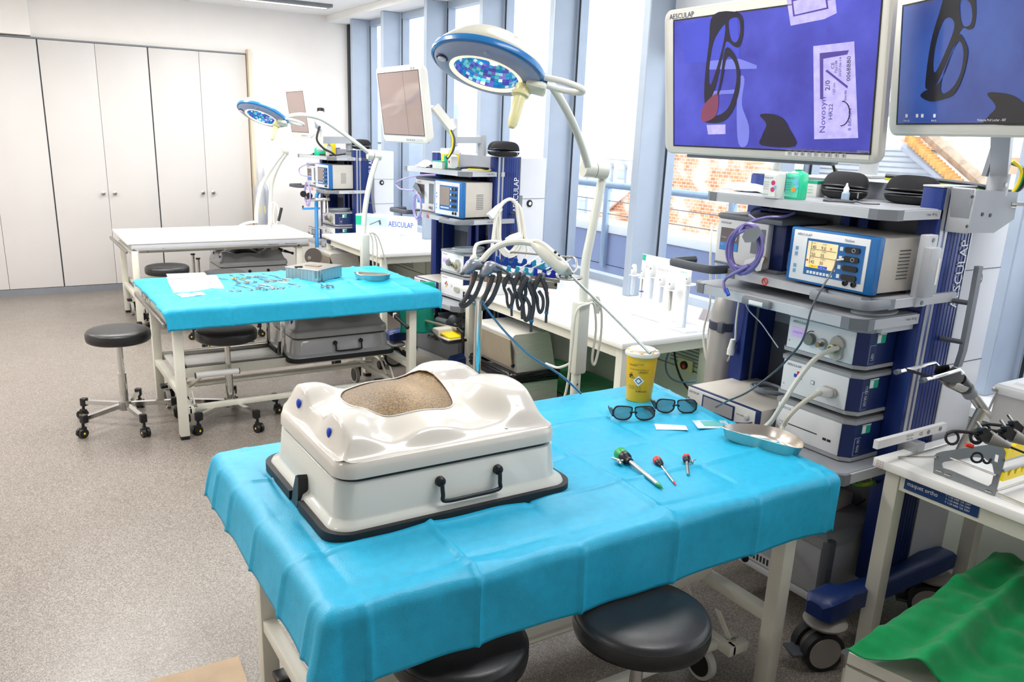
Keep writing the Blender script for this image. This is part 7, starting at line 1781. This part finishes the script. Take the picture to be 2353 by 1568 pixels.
part('rod', G().tube([at_x(956, 732, X_), at_x(1052, 757, X_)], .010, 10), mat('beige_rod', '#b9ae9c', .35, metal=.3), t); part('rod_end', G().tube([at_x(1052, 755, X_), at_x(1062, 765, X_), at_x(1064, 785, X_)], .011, 8), BLACK, t)
part('cone', G().cyl(at_x(1000, 748, X_+.1), at_x(1003, 716, X_+.1), .028, .009, n=12), BLACK, t); part('motor', G().cyl(at_x(1006, 735, X_+.05), at_x(1030, 742, X_+.05), .022, n=16), GREYM, t); part('joint', G().ball(at_x(1041, 737, X_+.05), .034, 10, None, (1, 1, 1.2)), GREYD, t); part('joint', G().ball(at_x(1047, 750, X_+.02), .022, 8), BLACK, t)
def crumple(u, v): return at_x(1052+20*u, 712+40*v, 2.66)+V((.03*sin(u*9+v*4), 0, .02*sin(v*13)))
single('plastic_bag', G().grid(crumple, 10, 14), mat('clear_crumpled_plastic', '#8e9298', .15, alpha=.6, var=.4, vscale=30), 'crumpled clear plastic bag hanging under the middle tower lowest shelf', 'bag')

# ================================================================ ITEMS AROUND TOWER 3
ZA3 = 1.4255
p = T3 @ V((0, .58, 0)); p.z = ZA3
def fold3(u, v): return p+V((-.05+.1*v, -.09+.18*u, .004+.05*sin(pi*min(1, v*1.1))*sin(pi*(.12+.8*u))))
single('folded_cloth', G().grid(fold3, 12, 8), mat('white_cloth', '#e9e9ee'), 'folded cloths on the farthest tower shelf', 'cloth')
p = T3 @ V((0, .40, 0)); p.z = ZA3
single('green_flask', G().lathe([(.05, 0), (.055, .02), (.05, .06), (.02, .09), (.015, .11), (.0005, .112)], Matrix.Translation(p), 16), MINT, 'mint green round flask on the farthest tower shelf', 'bottle')
single('sharps_box', G().box(p+V((.10, -.02, .06)), (.07, .14, .12), .008), YELB, 'yellow box behind the green flask on the farthest tower shelf', 'container')
p = T3 @ V((0, .20, 0)); p.z = ZA3
t = thing('disinfectant_bottle', 'small white bottle with red print on the farthest tower shelf', 'bottle', p); part('body', G().box(p+V((0, 0, .05)), (.05, .06, .10), .01), WHITE, t); part('cap', G().cyl(p+V((0, 0, .10)), p+V((0, 0, .13)), .016, n=12), WHITE, t); part('print_dot', G().cyl(p+V((-.026, 0, .05)), p+V((-.0265, 0, .05)), .012, n=10), REDP, t)
wcable('black_cable', [T3 @ V((-.02, .50, ZA3+.01)), T3 @ V((.0, .40, ZA3+.012)), T3 @ V((-.03, .3, ZA3+.01)), T3 @ V((.02, .1, ZA3+.014)), T3 @ V((.1, .05, ZA3+.03))], .007, BLACK, 'black cable trailing along the farthest tower shelf')
# blue support tube and wall rail beside tower 3
t = thing('blue_tube_stand', 'bright blue bent tube with a cross bar left of the farthest tower', 'stand', at_d(728, 480, 7.9))
part('tube', G().tube(spl([at_d(x, y, 7.9) for x, y in ((735, 440), (729, 446), (727, 460), (727, 490), (729, 600))], 5), .018, 10), SKYB, t); part('cross_bar', G().tube([at_d(696, 480, 7.9), at_d(735, 479, 7.9)], .014, 4), SKYB, t); part('cross_end', G().tube([at_d(696, 473, 7.9), at_d(696, 481, 7.9)], .008, 4), BLACK, t)
t = thing('gas_rail', 'steel pipe rail with black valve knobs left of the farthest tower', 'rail', at_d(720, 457, 7.8))
part('pipe', G().tube([at_d(700, 459, 7.8), at_d(758, 458, 7.8)], .016, 8), STEEL, t)
for x, y in ((697, 446), (711, 450), (751, 444)): part('valve_knob', G().cyl(at_d(x, y, 7.75), at_d(x, y, 7.68), .03, n=12), mat('bronze_metal', '#8f7f6a') if x > 740 else BLACK, t)
part('riser', G().tube([at_d(751, 444, 7.8), at_d(753, 490, 7.8)], .008, 6).tube([at_d(745, 458, 7.8), at_d(745, 490, 7.8)], .018, 6), STEEL, t)
# foot of tower 3: grey fan disc
t = thing('spare_wheel', 'dark round disc with a steel hub leaning below the farthest tower', 'wheel', at_d(718, 588, 7.2)); pd_ = at_d(720, 590, 7.22); part('stand_leg', G().bx(pd_.x-.01, pd_.x+.01, pd_.y-.01, pd_.y+.01, 0, pd_.z-.07), GREYD, t); part('disc', G().cyl(at_d(720, 590, 7.2), at_d(720, 590, 7.24), .075, n=28), mat('brown_black', '#4a423d', .5), t); part('hub', G().cyl(at_d(711, 593, 7.19), at_d(711, 593, 7.21), .016, n=14), STEEL, t)

# ================================================================ BENCH ITEMS
ZB2 = .7355
# product box on far bench
a, b = at_z(818, 541, ZB2), at_z(944, 553, ZB2)
d = (b-a).normalized(); n_ = V((d.y, -d.x, 0)); 
if n_.dot(V((a.x, a.y, 0))) > 0: n_ = -n_
L_ = (b-a).length
hbx = up_z(944, 502, b.x, b.y)-ZB2
t = thing('product_box', 'long white product box with a green square and blue lettering on the far white bench', 'box', (a.x, a.y, ZB2))
Fb = frame(V((a.x, a.y, ZB2)), d, (0, 0, 1))
sgn = 1 if (Fb.to_3x3() @ V((0, 0, 1))).dot(V((a.x, a.y, 0))) < 0 else -1
part('carton', G().bx(0, L_, 0, hbx, -.12*sgn, 0, .001, Fb), mat('white_carton', '#f2f2ee', .5), t)
def bp(nm, x0, x1, y0, y1, m, k=1): part(nm, G().bx(x0*L_, x1*L_, y0*hbx, y1*hbx, 0, .0008*k*sgn, 0, Fb), m, t, smooth=False)
bp('green_square', 0, .20, .50, .93, MINT); bp('picture_panel', .20, .57, .50, .93, mat('photo_blue_grey', '#a9c3d4', .4)); bp('picture_panel_right', .57, 1, .50, .93, mat('photo_pale_blue', '#c4cfe4', .4))
text('AESCULAP', hbx*.34, Fb @ V((L_*.60, hbx*.56, .001)), d, (0, 0, 1), mat('royal_blue_print', '#1747b4', .4), t, sx=.82)
text('B BRAUN', hbx*.09, Fb @ V((L_*.79, hbx*.17, .0005)), d, (0, 0, 1), MINT, t); text('Caiman 5', hbx*.06, Fb @ V((L_*.14, hbx*.40, .0005)), d, (0, 0, 1), INKG, t); text('Seal and Cut Technology System', hbx*.05, Fb @ V((L_*.55, hbx*.38, .0005)), d, (0, 0, 1), INKG, t)
part('instrument_picture', G().tube([Fb @ V((L_*.26, hbx*.56, .002)), Fb @ V((L_*.44, hbx*.78, .002))], .003, 5).tube([Fb @ V((L_*.44, hbx*.80, .002)), Fb @ V((L_*.455, hbx*.60, .002))], .009, 5), GREYD, t)
# white container on near bench
p = at_z(1170, 678, .7355)
t = thing('instrument_tub', 'rounded white plastic tub with a handle clip on the near white bench behind the rack', 'container', (p.x, p.y, .7355)); c = V((p.x, p.y+.16, .7355))
part('tub', G().loft([[c+V((x, y, z)) for x, y in rrect(.20*s_, .30*s_, .05, 5)] for z, s_ in ((0, .95), (.01, 1), (.13, 1.02), (.14, 1))]), mat('grey_white_tub', '#d7d8da', .3), t, ang=40)
part('clip', G().tube(spl([c+V(q) for q in ((-.105, -.10, .02), (-.115, -.12, .05), (-.115, -.12, .10), (-.105, -.10, .13))], 4), .005, 6), STEEL, t)
# trocar display stand
ZS1 = .7355
a, b = at_z(1465, 700, ZS1), at_z(1570, 722, ZS1)
a, b = at_x(1466, 690, 3.10), at_x(1576, 725, 3.10)
bl_ = V((3.10, a.y, ZS1)); L_ = a.y-b.y; hb_ = up_z(1469, 583, 3.10, a.y)-ZS1
t = thing('trocar_display', 'white display panel with green square and grey heading on the near bench', 'display stand', (3.10, (a.y+b.y)/2, ZS1))
Fd = frame(bl_, (0, -1, 0), (.02, 0, 1))
part('panel', G().bx(0, L_, 0, hb_, -.006, 0, .001, Fd), mat('white_acrylic', '#fafafa', .25), t); part('green_square', G().bx(0.002, .03, hb_-.035, hb_-.002, 0, .001, 0, Fd), MINT, t, smooth=False)
text('AESCULAP® TROCAR SOLUTION', .020, Fd @ V((.035, hb_-.070, 0)), (0, -1, 0), (0, 0, 1), INKG, t, sx=.62); text('B BRAUN', .012, Fd @ V((L_-.075, hb_-.055, 0)), (0, -1, 0), (0, 0, 1), MINT, t)
part('foot', G().bx(.0, L_, 0, .012, -.01, .06, .003, Fd), mat('white_acrylic', '#fafafa'), t)
TG = mat('trocar_pale_grey', '#d3d7d6', .3); CLT = mat('clear_tube_plastic', '#cdd8e6', .15, alpha=.75)
specs = [((1456, 630), 'leftmost', .017, .055, .12, .011, 0), ((1477, 636), 'second', .013, .050, .12, .004, 1), ((1499, 634), 'third and tallest', .019, .065, .13, .012, 0), ((1521, 654), 'fourth', .018, .042, .10, .011, 0), ((1543, 664), 'fifth with steel tube', .019, .042, .12, .010, 2), ((1581, 652), 'rightmost, beyond the panel', .016, .040, .11, .010, 0)]
for (px_, lb, r, hh, dn, rt_, kd_) in specs:
    p = at_x(px_[0], px_[1], 3.04); dn = p.z-ZS1-.001 if px_[0] > 1570 else dn
    q = thing('trocar', 'pale grey trocar on the display stand, '+lb, 'trocar', (p.x, p.y, p.z-dn), 0, 'trocars on the display stand'); M = Matrix.Translation(p)
    part('housing', G().lathe([(r*.8, -.004), (r, 0), (r, hh*.35), (r*.82, hh*.8), (r*.6, hh), (.0005, hh)], M, 18), TG, q, ang=50)
    part('window', G().cyl((-r*.8, 0, hh*.62), (-r*.93, 0, hh*.62), r*.28, n=10, M=M), GREYM, q)
    part('clip_arm', G().bx(-.012, .06, -.024, .024, -.010, -.004, .002, M), mat('white_acrylic', '#fafafa'), q)
    part('tube', G().lathe([(rt_, -.008), (rt_, -dn*.92), (rt_*.5, -dn), (.0005, -dn)], M, 14), STEEL if kd_ == 2 else (STEEL if kd_ == 1 else CLT), q)
    if kd_ == 1: part('blue_clip', G().cyl((0, 0, -.085), (0, 0, -.080), .013, n=14, M=M), mat('blue_cap', '#1450c4'), q)
# clear tray behind tower 1 left
p0_, p1_ = at_z(1585, 705, ZS1), at_z(1640, 740, ZS1)
single('plastic_tray', G().bx(2.98, 3.16, 2.98, 3.20, .736, .75, .004), mat('clear_tray', '#dfe6f0', .1, alpha=.5), 'shallow clear plastic tray on the near bench beside the right tower', 'tray')
ca, cb = at_z(1604, 734, .737), at_z(1648, 745, .737); g = G().loft([[ca+V((e, 0, 0)), ca+V((e+.02, -.01, .06)), cb+V((e+.02, .0, .06)), cb+V((e, 0, 0))] for e in (0, .004)])
single('grey_card', g, mat('taupe_card', '#a59fa3', .6), 'taupe card leaning at the near bench edge beside the gas cylinder', 'card')
# heater socket panel
px0, px1 = at_x(1562, 820, 3.28), at_x(1592, 858, 3.28)
t = thing('wall_socket', 'cream square socket plate with black and red dial below the near bench', 'socket', (3.27, px0.y, px1.z)); part('plate', G().bx(3.268, 3.279, px1.y, px0.y, px1.z, px0.z, .002), mat('cream_yellow_plate', '#dcd3a2', .4), t)
pm = (px0+px1)/2; part('dial', G().cyl((3.268, pm.y, pm.z), (3.255, pm.y, pm.z), .024, n=20), BLACK, t); part('red_dial_half', G().cyl((3.255, pm.y-.006, pm.z-.005), (3.253, pm.y-.006, pm.z-.005), .012, n=14), REDP, t)
wcable('floor_cable', [at_x(1545, 790, 3.2), at_x(1530, 830, 3.15), at_x(1535, 862, 3.1), at_x(1560, 878, 3.0), at_x(1600, 876, 2.9)], .005, mat('blue_grey_cable', '#5f7fa0', .4), 'blue grey cable hanging under the near bench behind the front drape')
wcable('floor_cable', [at_x(1549, 790, 3.2), at_x(1552, 830, 3.1), at_x(1565, 870, 3.0), at_x(1590, 905, 2.9)], .006, BLACK, 'black cable hanging under the near bench behind the front drape')

# ================================================================ INSTRUMENT RACK ON POLE (behind the torso box)
DR = 3.1
pp = at_d(1100, 690, DR)
t = thing('instrument_rack', 'wheeled chrome pole rack with blue toothed strips holding black handled instruments behind the torso box', 'instrument stand', (pp.x, pp.y, 0))
part('pole', G().cyl((pp.x, pp.y, .10), (pp.x, pp.y, pp.z), .0155, n=20), CHROME, t)
for k in range(5): part('base_foot', G().tube([V((pp.x, pp.y, .09)), V((pp.x+cos(k*1.2566)*.25, pp.y+sin(k*1.2566)*.25, .06))], .013, 8).ball((pp.x+cos(k*1.2566)*.25, pp.y+sin(k*1.2566)*.25, .028), .028, 10), STEEL2, t)
E0 = lambda x, y, d=DR: at_d(x, y, d)
tray_l, tray_r = E0(1138, 640), E0(1285, 656)
part('tray_bar', G().loft([[p+V((0, 0, dz))+_f*dy for dy, dz in ((-.01, -.012), (.03, -.012), (.03, .010), (-.01, .010))] for p in (E0(1090, 636), E0(1280, 656))]), mat('rack_bronze_steel', '#a59c8e', .3, metal=.8), t, smooth=False)
part('bar_end_screw', G().cyl(E0(1277, 655, DR-.015), E0(1277, 655, DR-.012), .006, n=12), BLACK, t)
for (ya, yb_, dd) in ((612, 640, DR-.01), (585, 618, DR+.13)):
    part('strip_rail', G().loft([[p+V((0, 0, dz))+_f*dy for dy, dz in ((-.004, -.006), (.01, -.006), (.01, .004), (-.004, .004))] for p in (E0(1145 if dd < DR+.05 else 1140, ya+12, dd), E0(1286 if dd < DR+.05 else 1305, yb_+ (6 if dd < DR+.05 else 10), dd))]), mat('rack_bronze_steel', '#a59c8e'), t, smooth=False)
CY2 = mat('cyan_silicone', '#2aa9cf', .4); RB2 = mat('royal_silicone', '#1550b8', .4); DB2 = mat('deep_blue_silicone', '#1a2fc0', .4)
def strip(xa, ya, xb, yb, d, m, teeth, lb):
    A, B = E0(xa, ya, d), E0(xb, yb, d); L = (B-A).length; F = frame(A, B-A, (0, 0, 1))
    pl = [(0, 0)]; 
    for k in range(teeth):
        x0 = L*k/teeth; w_ = L/teeth
        pl += []
    top = []
    for k in range(teeth):
        x0 = L*k/teeth; w_ = L/teeth
        top += [(x0, .030), (x0+w_*.30, .030)] + [(x0+w_*.65+cos(q)*w_*.26, .018+sin(q)*.010) for q in (2.6, 3.4, 4.2, 4.9, 5.6, 6.4)] + [(x0+w_, .030)]
    pl = [(0, 0)]+top+[(L, 0)]
    part('silicone_strip', G().prism(pl, -.006, .006, F), m, t, lb, smooth=False)
strip(1138, 606, 1222, 614, DR+.12, RB2, 4, 'royal blue toothed strip'); strip(1222, 614, 1262, 620, DR+.12, CY2, 2, 'cyan toothed strip'); strip(1262, 620, 1308, 625, DR+.12, RB2, 2, 'royal blue toothed strip')
strip(1145, 628, 1225, 634, DR, CY2, 4, 'cyan toothed strip'); strip(1225, 634, 1287, 641, DR, DB2, 3, 'deep blue toothed strip')
part('rod_holder_ring', G().lathe([(.050, 0), (.054, .002), (.054, .006), (.050, .008)], Matrix.Translation(E0(1306, 640)) @ Matrix.Diagonal((1, 1, 1, 1)), 28).cyl(E0(1306, 640), E0(1306, 640)+V((0, 0, .002)), .05, n=28), STEEL, t)
part('wire_frame', G().tube(spl([E0(1175, 583, DR+.15), E0(1185, 580, DR+.15), E0(1290, 590, DR+.15), E0(1318, 592, DR+.15), E0(1324, 600, DR+.12), E0(1324, 618, DR+.05), E0(1315, 628, DR)], 5), .0045, 7), STEEL, t)
# rod instruments lying across the rack, handles hanging
IR = mat('instrument_charcoal', '#3a3a40', .32, spec=.6); IR2 = mat('instrument_silver_grey', '#8f939c', .3, metal=.5)
def lap(label, hx, hy, tipx, tipy, dh, s_=1, op=.5, red=False):
    H = E0(hx, hy, DR-.03); Tp = E0(tipx, tipy, DR+.16)
    q = thing('laparoscopic_instrument', label, 'surgical instrument', H, 0, 'instruments hanging on the rack')
    part('shaft', G().tube([H, Tp], .0026, 8), mat('white_insulated_shaft', '#e6e4de', .3), q)
    part('knob', G().lathe([(.0005, -.006), (.010*s_, -.004), (.012*s_, .004), (.007*s_, .016), (.004, .022)], zto(H, Tp-H), 12), IR2, q, ang=30)
    dn = V((0, 0, -1)); rt_ = _r
    def P(a, b): return H+rt_*a*s_+dn*b*s_
    part('handle_bow', G().tube(spl([P(0, -.005), P(-.014, .02), P(-.020, .045), P(-.010, .070), P(-.006, .10), P(.002, .118), P(.010, .10), P(.008, .07), P(-.006, .048)], 4), [.0085*s_]*8+[.0055*s_]*25, 8), IR, q)
    part('handle_bow', G().tube(spl([P(.002, .010), P(.014, .035), P(.020, .06), P(.016+.02*op, .085), P(.010+.03*op, .115), P(.012+.025*op, .15)], 4), [.008*s_]*6+[.006*s_]*11+[.0045*s_]*4, 8), IR, q)
    part('blue_tip_band', G().ball(P(.010+.03*op, .118), .007*s_, 8), mat('blue_band', '#2a6f9a', .4), q)
    if red: part('red_mark', G().ball(P(.022, .055), .006, 8), REDP, q)
    return q
lap('charcoal instrument with looped handle, left of the hanging three on the rack', 1172, 632, 1246, 585, 0, 1.05, 0)
lap('charcoal instrument hanging second from left on the rack', 1196, 630, 1280, 588, 0, 1.15, 0)
lap('charcoal instrument with the longest handle, third on the rack', 1212, 642, 1290, 600, 0, 1.35, .2)
lap('charcoal instrument with a red mark, rightmost on the rack', 1244, 634, 1312, 596, 0, 1.2, .4, True)
# two pistol-grip sealers at left
def pistol(label, px_, s_=1):
    (ax, ay), (bx_, by_) = px_
    A, B = E0(ax, ay, DR-.05), E0(bx_, by_, DR-.02)
    q = thing('vessel_sealer', label, 'surgical instrument', A, 0, 'pistol grip instruments on the rack')
    mid = A.lerp(B, .5)+V((0, 0, .020*s_))
    part('body', G().tube(spl([A, A.lerp(B, .3)+V((0, 0, .014)), mid, B], 4), [.006, .012, .017, .020, .022, .024, .024, .024, .023, .021, .019, .017, .014], 10), IR2, q, ang=60)
    G0 = A.lerp(B, .62)
    part('grip_loop', G().tube(spl([G0+V((0, 0, -.01)), G0-_r*.010+V((0, 0, -.05)), G0-_r*.035+V((0, 0, -.11)), G0-_r*.055+V((0, 0, -.135)), G0-_r*.035+V((0, 0, -.14)), G0+_r*.0+V((0, 0, -.10)), G0+_r*.025+V((0, 0, -.03)), G0+_r*.022+V((0, 0, .0))], 4), .0085*s_, 8), IR, q)
    part('trigger', G().tube(spl([G0-_r*.015+V((0, 0, -.02)), G0-_r*.022+V((0, 0, -.07)), G0-_r*.040+V((0, 0, -.10))], 4), .0045*s_, 6), mat('tan_trigger', '#b08f78', .4), q)
    part('front_nozzle', G().cyl(A, A.lerp(B, -.12), .008, .005, n=10), GREYD, q)
    return q
pistol('silver and black pistol grip sealer, leftmost on the rack', ((1064, 628), (1112, 612)))
pistol('silver and black pistol grip sealer in front of the leftmost one', ((1104, 634), (1150, 620)), 1.1)
wcable('sealer_cable', [E0(1078, 618, DR-.04), E0(1082, 608, DR-.04), E0(1108, 603, DR-.04), E0(1140, 612, DR-.05), E0(1160, 622, DR-.05), E0(1172, 632, DR-.04)], .0042, GREYD, 'dark cable arching over the two pistol grip sealers')
# white camera with thick cable lying on top
q = thing('endoscope_camera', 'cream endoscope camera head with long steel scope resting across the rack', 'camera', E0(1280, 600))
part('camera_body', G().tube(spl([E0(1222, 557, DR+.02), E0(1240, 568, DR), E0(1262, 588, DR-.02), E0(1288, 612, DR-.03), E0(1300, 622, DR-.03)], 4), [.014]*2+[.019, .022, .025, .027, .028, .0285, .029, .029, .029, .029, .028, .028, .027, .025, .022], 14), mat('camera_cream', '#dcdacd', .3, coat=.2), q, ang=60)
part('top_panel', G().tube(spl([E0(1226, 553, DR-.0), E0(1245, 560, DR-.02), E0(1268, 580, DR-.04), E0(1290, 600, DR-.05)], 4), [.006]+[.010]*11+[.004], 8), mat('camera_cream', '#dcdacd'), q)
part('button', G().ball(E0(1276, 580, DR-.05), .006, 8).ball(E0(1284, 588, DR-.05), .006, 8), BLACK, q)
part('coupler', G().cyl(E0(1299, 620, DR-.03), E0(1310, 632, DR-.03), .022, .016, n=16), STEEL, q)
part('scope_tube', G().tube([E0(1308, 630, DR-.03), at_d(1400, 718, 2.95), at_d(1494, 812, 2.78)], .0052, 10), mat('scope_steel_teal', '#a8b8ba', .2, metal=1, var=.01), q)
wcable('camera_cable', [E0(1225, 560, DR+.02), E0(1195, 556, DR+.02), E0(1160, 560, DR+.03), E0(1130, 575, DR+.03), E0(1108, 598, DR+.02), E0(1095, 604, DR+.02), E0(1085, 598, DR+.02), E0(1092, 590, DR+.03)], .012, mat('camera_cream', '#dcdacd'), 'thick cream cable of the endoscope camera arching over the rack')
wcable('white_cable', [E0(1090, 600, DR+.06), E0(1091, 572, DR+.08), E0(1100, 560, DR+.1), E0(1135, 555, DR+.15), E0(1160, 560, DR+.3)], .007, CW, 'white cable standing up behind the left end of the rack')
wcable('fibre_cable', [E0(1108, 690, DR-.02), E0(1120, 712, DR-.02), E0(1160, 762, DR-.05), E0(1215, 815, DR-.1), E0(1270, 850, DR-.1), E0(1300, 872, DR-.05), at_d(1335, 905, DR), ], .0042, mat('teal_blue_cable', '#2f6f96', .3, coat=.3), 'dark teal cable sweeping from the rack pole down toward the lamp pole')
wcable('floor_loop_cable', [at_d(1330, 790, 3.6), at_d(1315, 830, 3.7), at_d(1285, 845, 3.8), at_d(1265, 840, 3.9), at_d(1255, 836, 4.0)], .006, CW, 'white cable curving from the lamp pole across the green cloth under the bench')

# ================================================================ RIGHT BENCH ITEMS
ZB0 = .7255
t = thing('instrument_bracket', 'grey steel side plate rack with yellow toothed strips on the right bench', 'instrument rack', at_z(2250, 1110, ZB0))
# side plate plane: through its foot line on the bench
fa, fb = at_z(2144, 1087, ZB0), at_z(2285, 1141, ZB0)
dpl = (fb-fa).normalized(); Fp = frame(fa, dpl, (0, 0, 1))
L_ = (fb-fa).length
out = [onp(Fp, *p_) for p_ in ((2144, 1087), (2147, 1048), (2152, 1042), (2165, 1038), (2280, 1021), (2305, 1029), (2311, 1040), (2308, 1060), (2285, 1141))]
h1 = [onp(Fp, *p_) for p_ in ((2163, 1066), (2168, 1062), (2240, 1051), (2262, 1053), (2280, 1068), (2284, 1088), (2278, 1112), (2270, 1118), (2245, 1108), (2185, 1082), (2166, 1076))]
h2 = [onp(Fp, *p_) for p_ in ((2286, 1044), (2295, 1047), (2292, 1064), (2283, 1060))]
sgn = 1 if (Fp.to_3x3() @ V((0, 0, 1))).dot(fa-CAMP) > 0 else -1
part('side_plate', G().prismh(out, [h1, h2], 0, .004*sgn, Fp), mat('grey_plate', '#8e9194', .4, metal=.5), t, smooth=False)
def onw(x, y, off=0): u_, v_ = onp(Fp, x, y); return Fp @ V((u_, v_, off*sgn))
n_in = (Fp.to_3x3() @ V((0, 0, 1)))*sgn
part('rod', G().tube([onw(2187, 1052, -.006), onw(2292, 1092, -.006)], .0035, 8), STEEL, t)
part('prop_rod', G().tube([onw(2155, 1050, -.004), at_z(2066, 1052, ZB0+.004)], .0035, 8).tube([at_z(2066, 1052, ZB0+.004), at_z(2178, 1020, ZB0+.004), at_z(2230, 1016, ZB0+.004)], .0035, 8).ball(at_z(2066, 1052, ZB0+.004), .005, 8), STEEL, t)
part('long_rod', G().tube([onw(2290, 1135, 0), at_z(2400, 1180, ZB0+.006)], .0045, 8), STEEL, t)
for xx in ((2152, 1080), (2172, 1089), (2266, 1127)):
    part('slot', G().tube([onw(xx[0], xx[1], -.003), onw(xx[0]+14, xx[1]+5, -.003)], .0022, 5), CHROME, t)
ye = onw(2308, 1035, 0)
sd0 = n_in if n_in.dot(_r) > 0 else n_in
def along(p, s_): return p+n_in*s_
for (x, y, nm) in ((2312, 1058, 'upper'), (2310, 1082, 'lower')):
    p = onw(x-6, y, 0); q = p+n_in*.26
    part('strip_rail', G().tube([p, q], .006, 4), STEEL2, t, smooth=False)
    F_ = frame(p+V((0, 0, .004 if nm == 'upper' else -.004)), n_in, (0, 0, 1))
    pl = [(0, 0)]; k_ = 7; LL = .24; hh = .042
    for k in range(k_):
        x0 = LL*k/k_; w_ = LL/k_
        pl += [(x0+w_*.05, hh*.9), (x0+w_*.25, hh), (x0+w_*.5, hh*.92), (x0+w_*.62, hh*.45), (x0+w_*.85, hh*.45), (x0+w_*.95, hh*.85)]
    pl += [(LL, 0)]
    part('toothed_strip', G().prism(pl, -.006, .006, F_) if nm == 'upper' else G().prism([(a, b*.7-.028) for a, b in pl], -.006, .006, F_), YELB, t, smooth=False)
part('bottom_rod', G().tube([onw(2290, 1128, 0), onw(2290, 1128, 0)+n_in*.28], .004, 8), STEEL, t)
# scissors-type handles
def rack_handle(label, ox, oy, s_, k):
    D_ = 1.98+k*.05
    P = lambda x, y: at_d(ox+x*s_, oy+y*s_, D_)
    q = thing('laparoscopic_instrument', label, 'surgical instrument', P(100, 0), 0, 'black handled instruments on the right bench rack')
    part('finger_ring', G().tube([P(25+22*cos(a), 14+22*sin(a)*1.0) for a in [i*pi/9 for i in range(18)]], .0034, 8, closed=True), BLACK, q)
    part('finger_ring', G().tube([P(108+20*cos(a), 14+20*sin(a)) for a in [i*pi/9 for i in range(18)]], .0034, 8, closed=True), BLACK, q)
    part('handle_arm', G().tube(spl([P(8, 0), P(30, -8), P(70, -6), P(110, 0), P(130, 4)], 4), .0042, 8), BLACK, q)
    part('grip_block', G().loft([[P(x, y)+_f*e for x, y in ((118, -18), (132, -22), (162, 8), (160, 20), (140, 30), (120, 24), (108, 8), (122, 0))] for e in (-.012, .012)]), BLACK, q, ang=30)
    part('pin', G().tube([P(124, -20), P(108, -42)], .0032, 8), CHROME, q)
    part('grey_cone', G().tube([P(150, 12), P(190, 30), P(222, 44)], [.018, .012, .006], 10), mat('taupe_grip', '#8e8b85', .4), q)
    part('shaft', G().tube([P(220, 44), P(300, 76)], .0028, 8), BLACK, q)
    return q
rack_handle('black ring handled instrument nearest, over the steel plate of the right bench rack', 2171, 997, .67, 0)
rack_handle('black ring handled instrument second on the right bench rack', 2227, 993, .66, 1)
rack_handle('black ring handled instrument third on the right bench rack, cut by the photo edge', 2244, 981, .66, 2)
for k, (x, y) in enumerate(((2245, 1058), (2268, 1060))):
    q = bpy.data.objects['laparoscopic_instrument.004' if k == 0 else 'laparoscopic_instrument.005']
    part('lower_loop', G().tube([at_d(x+(13 if k == 0 else 9)*cos(a), y-6+11*sin(a), 2.0) for a in [i*pi/8*(1 if k == 0 else .5) for i in range(16)]], .003, 6, closed=(k == 0)), BLACK, q)
single('red_clip', G().tube([at_d(2219, 1022, 1.98), at_d(2236, 1027, 1.98)], .005, 8), REDP, 'small red clip under the rings of the nearest handle', 'clip')
# big grey container
t = thing('lidded_container', 'pale grey lidded container at the right edge standing on the right bench', 'container', at_z(2310, 1000, ZB0))
F0 = at_z(2262, 990, ZB0)
cx0, cy0 = F0.x+.02, F0.y
zt_ = up_z(2285, 880, cx0, cy0)
part('body', G().loft([[V((x, y, z)) for x, y in [(cx0+a, cy0-b) for a, b in ((0, 0), (.0, .4), (.3, .4), (.3, 0))]] for z in (ZB0, zt_-.035)]), mat('container_grey', '#bcbab8', .4), t, smooth=False)
part('rim', G().bx(cx0-.008, cx0+.308, cy0-.408, cy0+.008, zt_-.036, zt_-.006, .006), mat('container_rim', '#dcdcdc', .35), t)
part('lid', G().loft([[V((cx0+.15+a*s_, cy0-.2-b*s_, z)) for a, b in ((-.155, -.205), (-.155, .205), (.155, .205), (.155, -.205))] for z, s_ in ((zt_-.008, 1), (zt_, .97), (zt_+.004, .8), (zt_+.012, .75))]), mat('container_rim', '#dcdcdc'), t, ang=25)
part('clip', G().tube([V((cx0-.012, cy0-.01, zt_-.02)), V((cx0-.016, cy0+.002, ZB0+.08))], .004, 6).ball((cx0-.014, cy0, zt_-.02), .008, 8), STEEL, t)
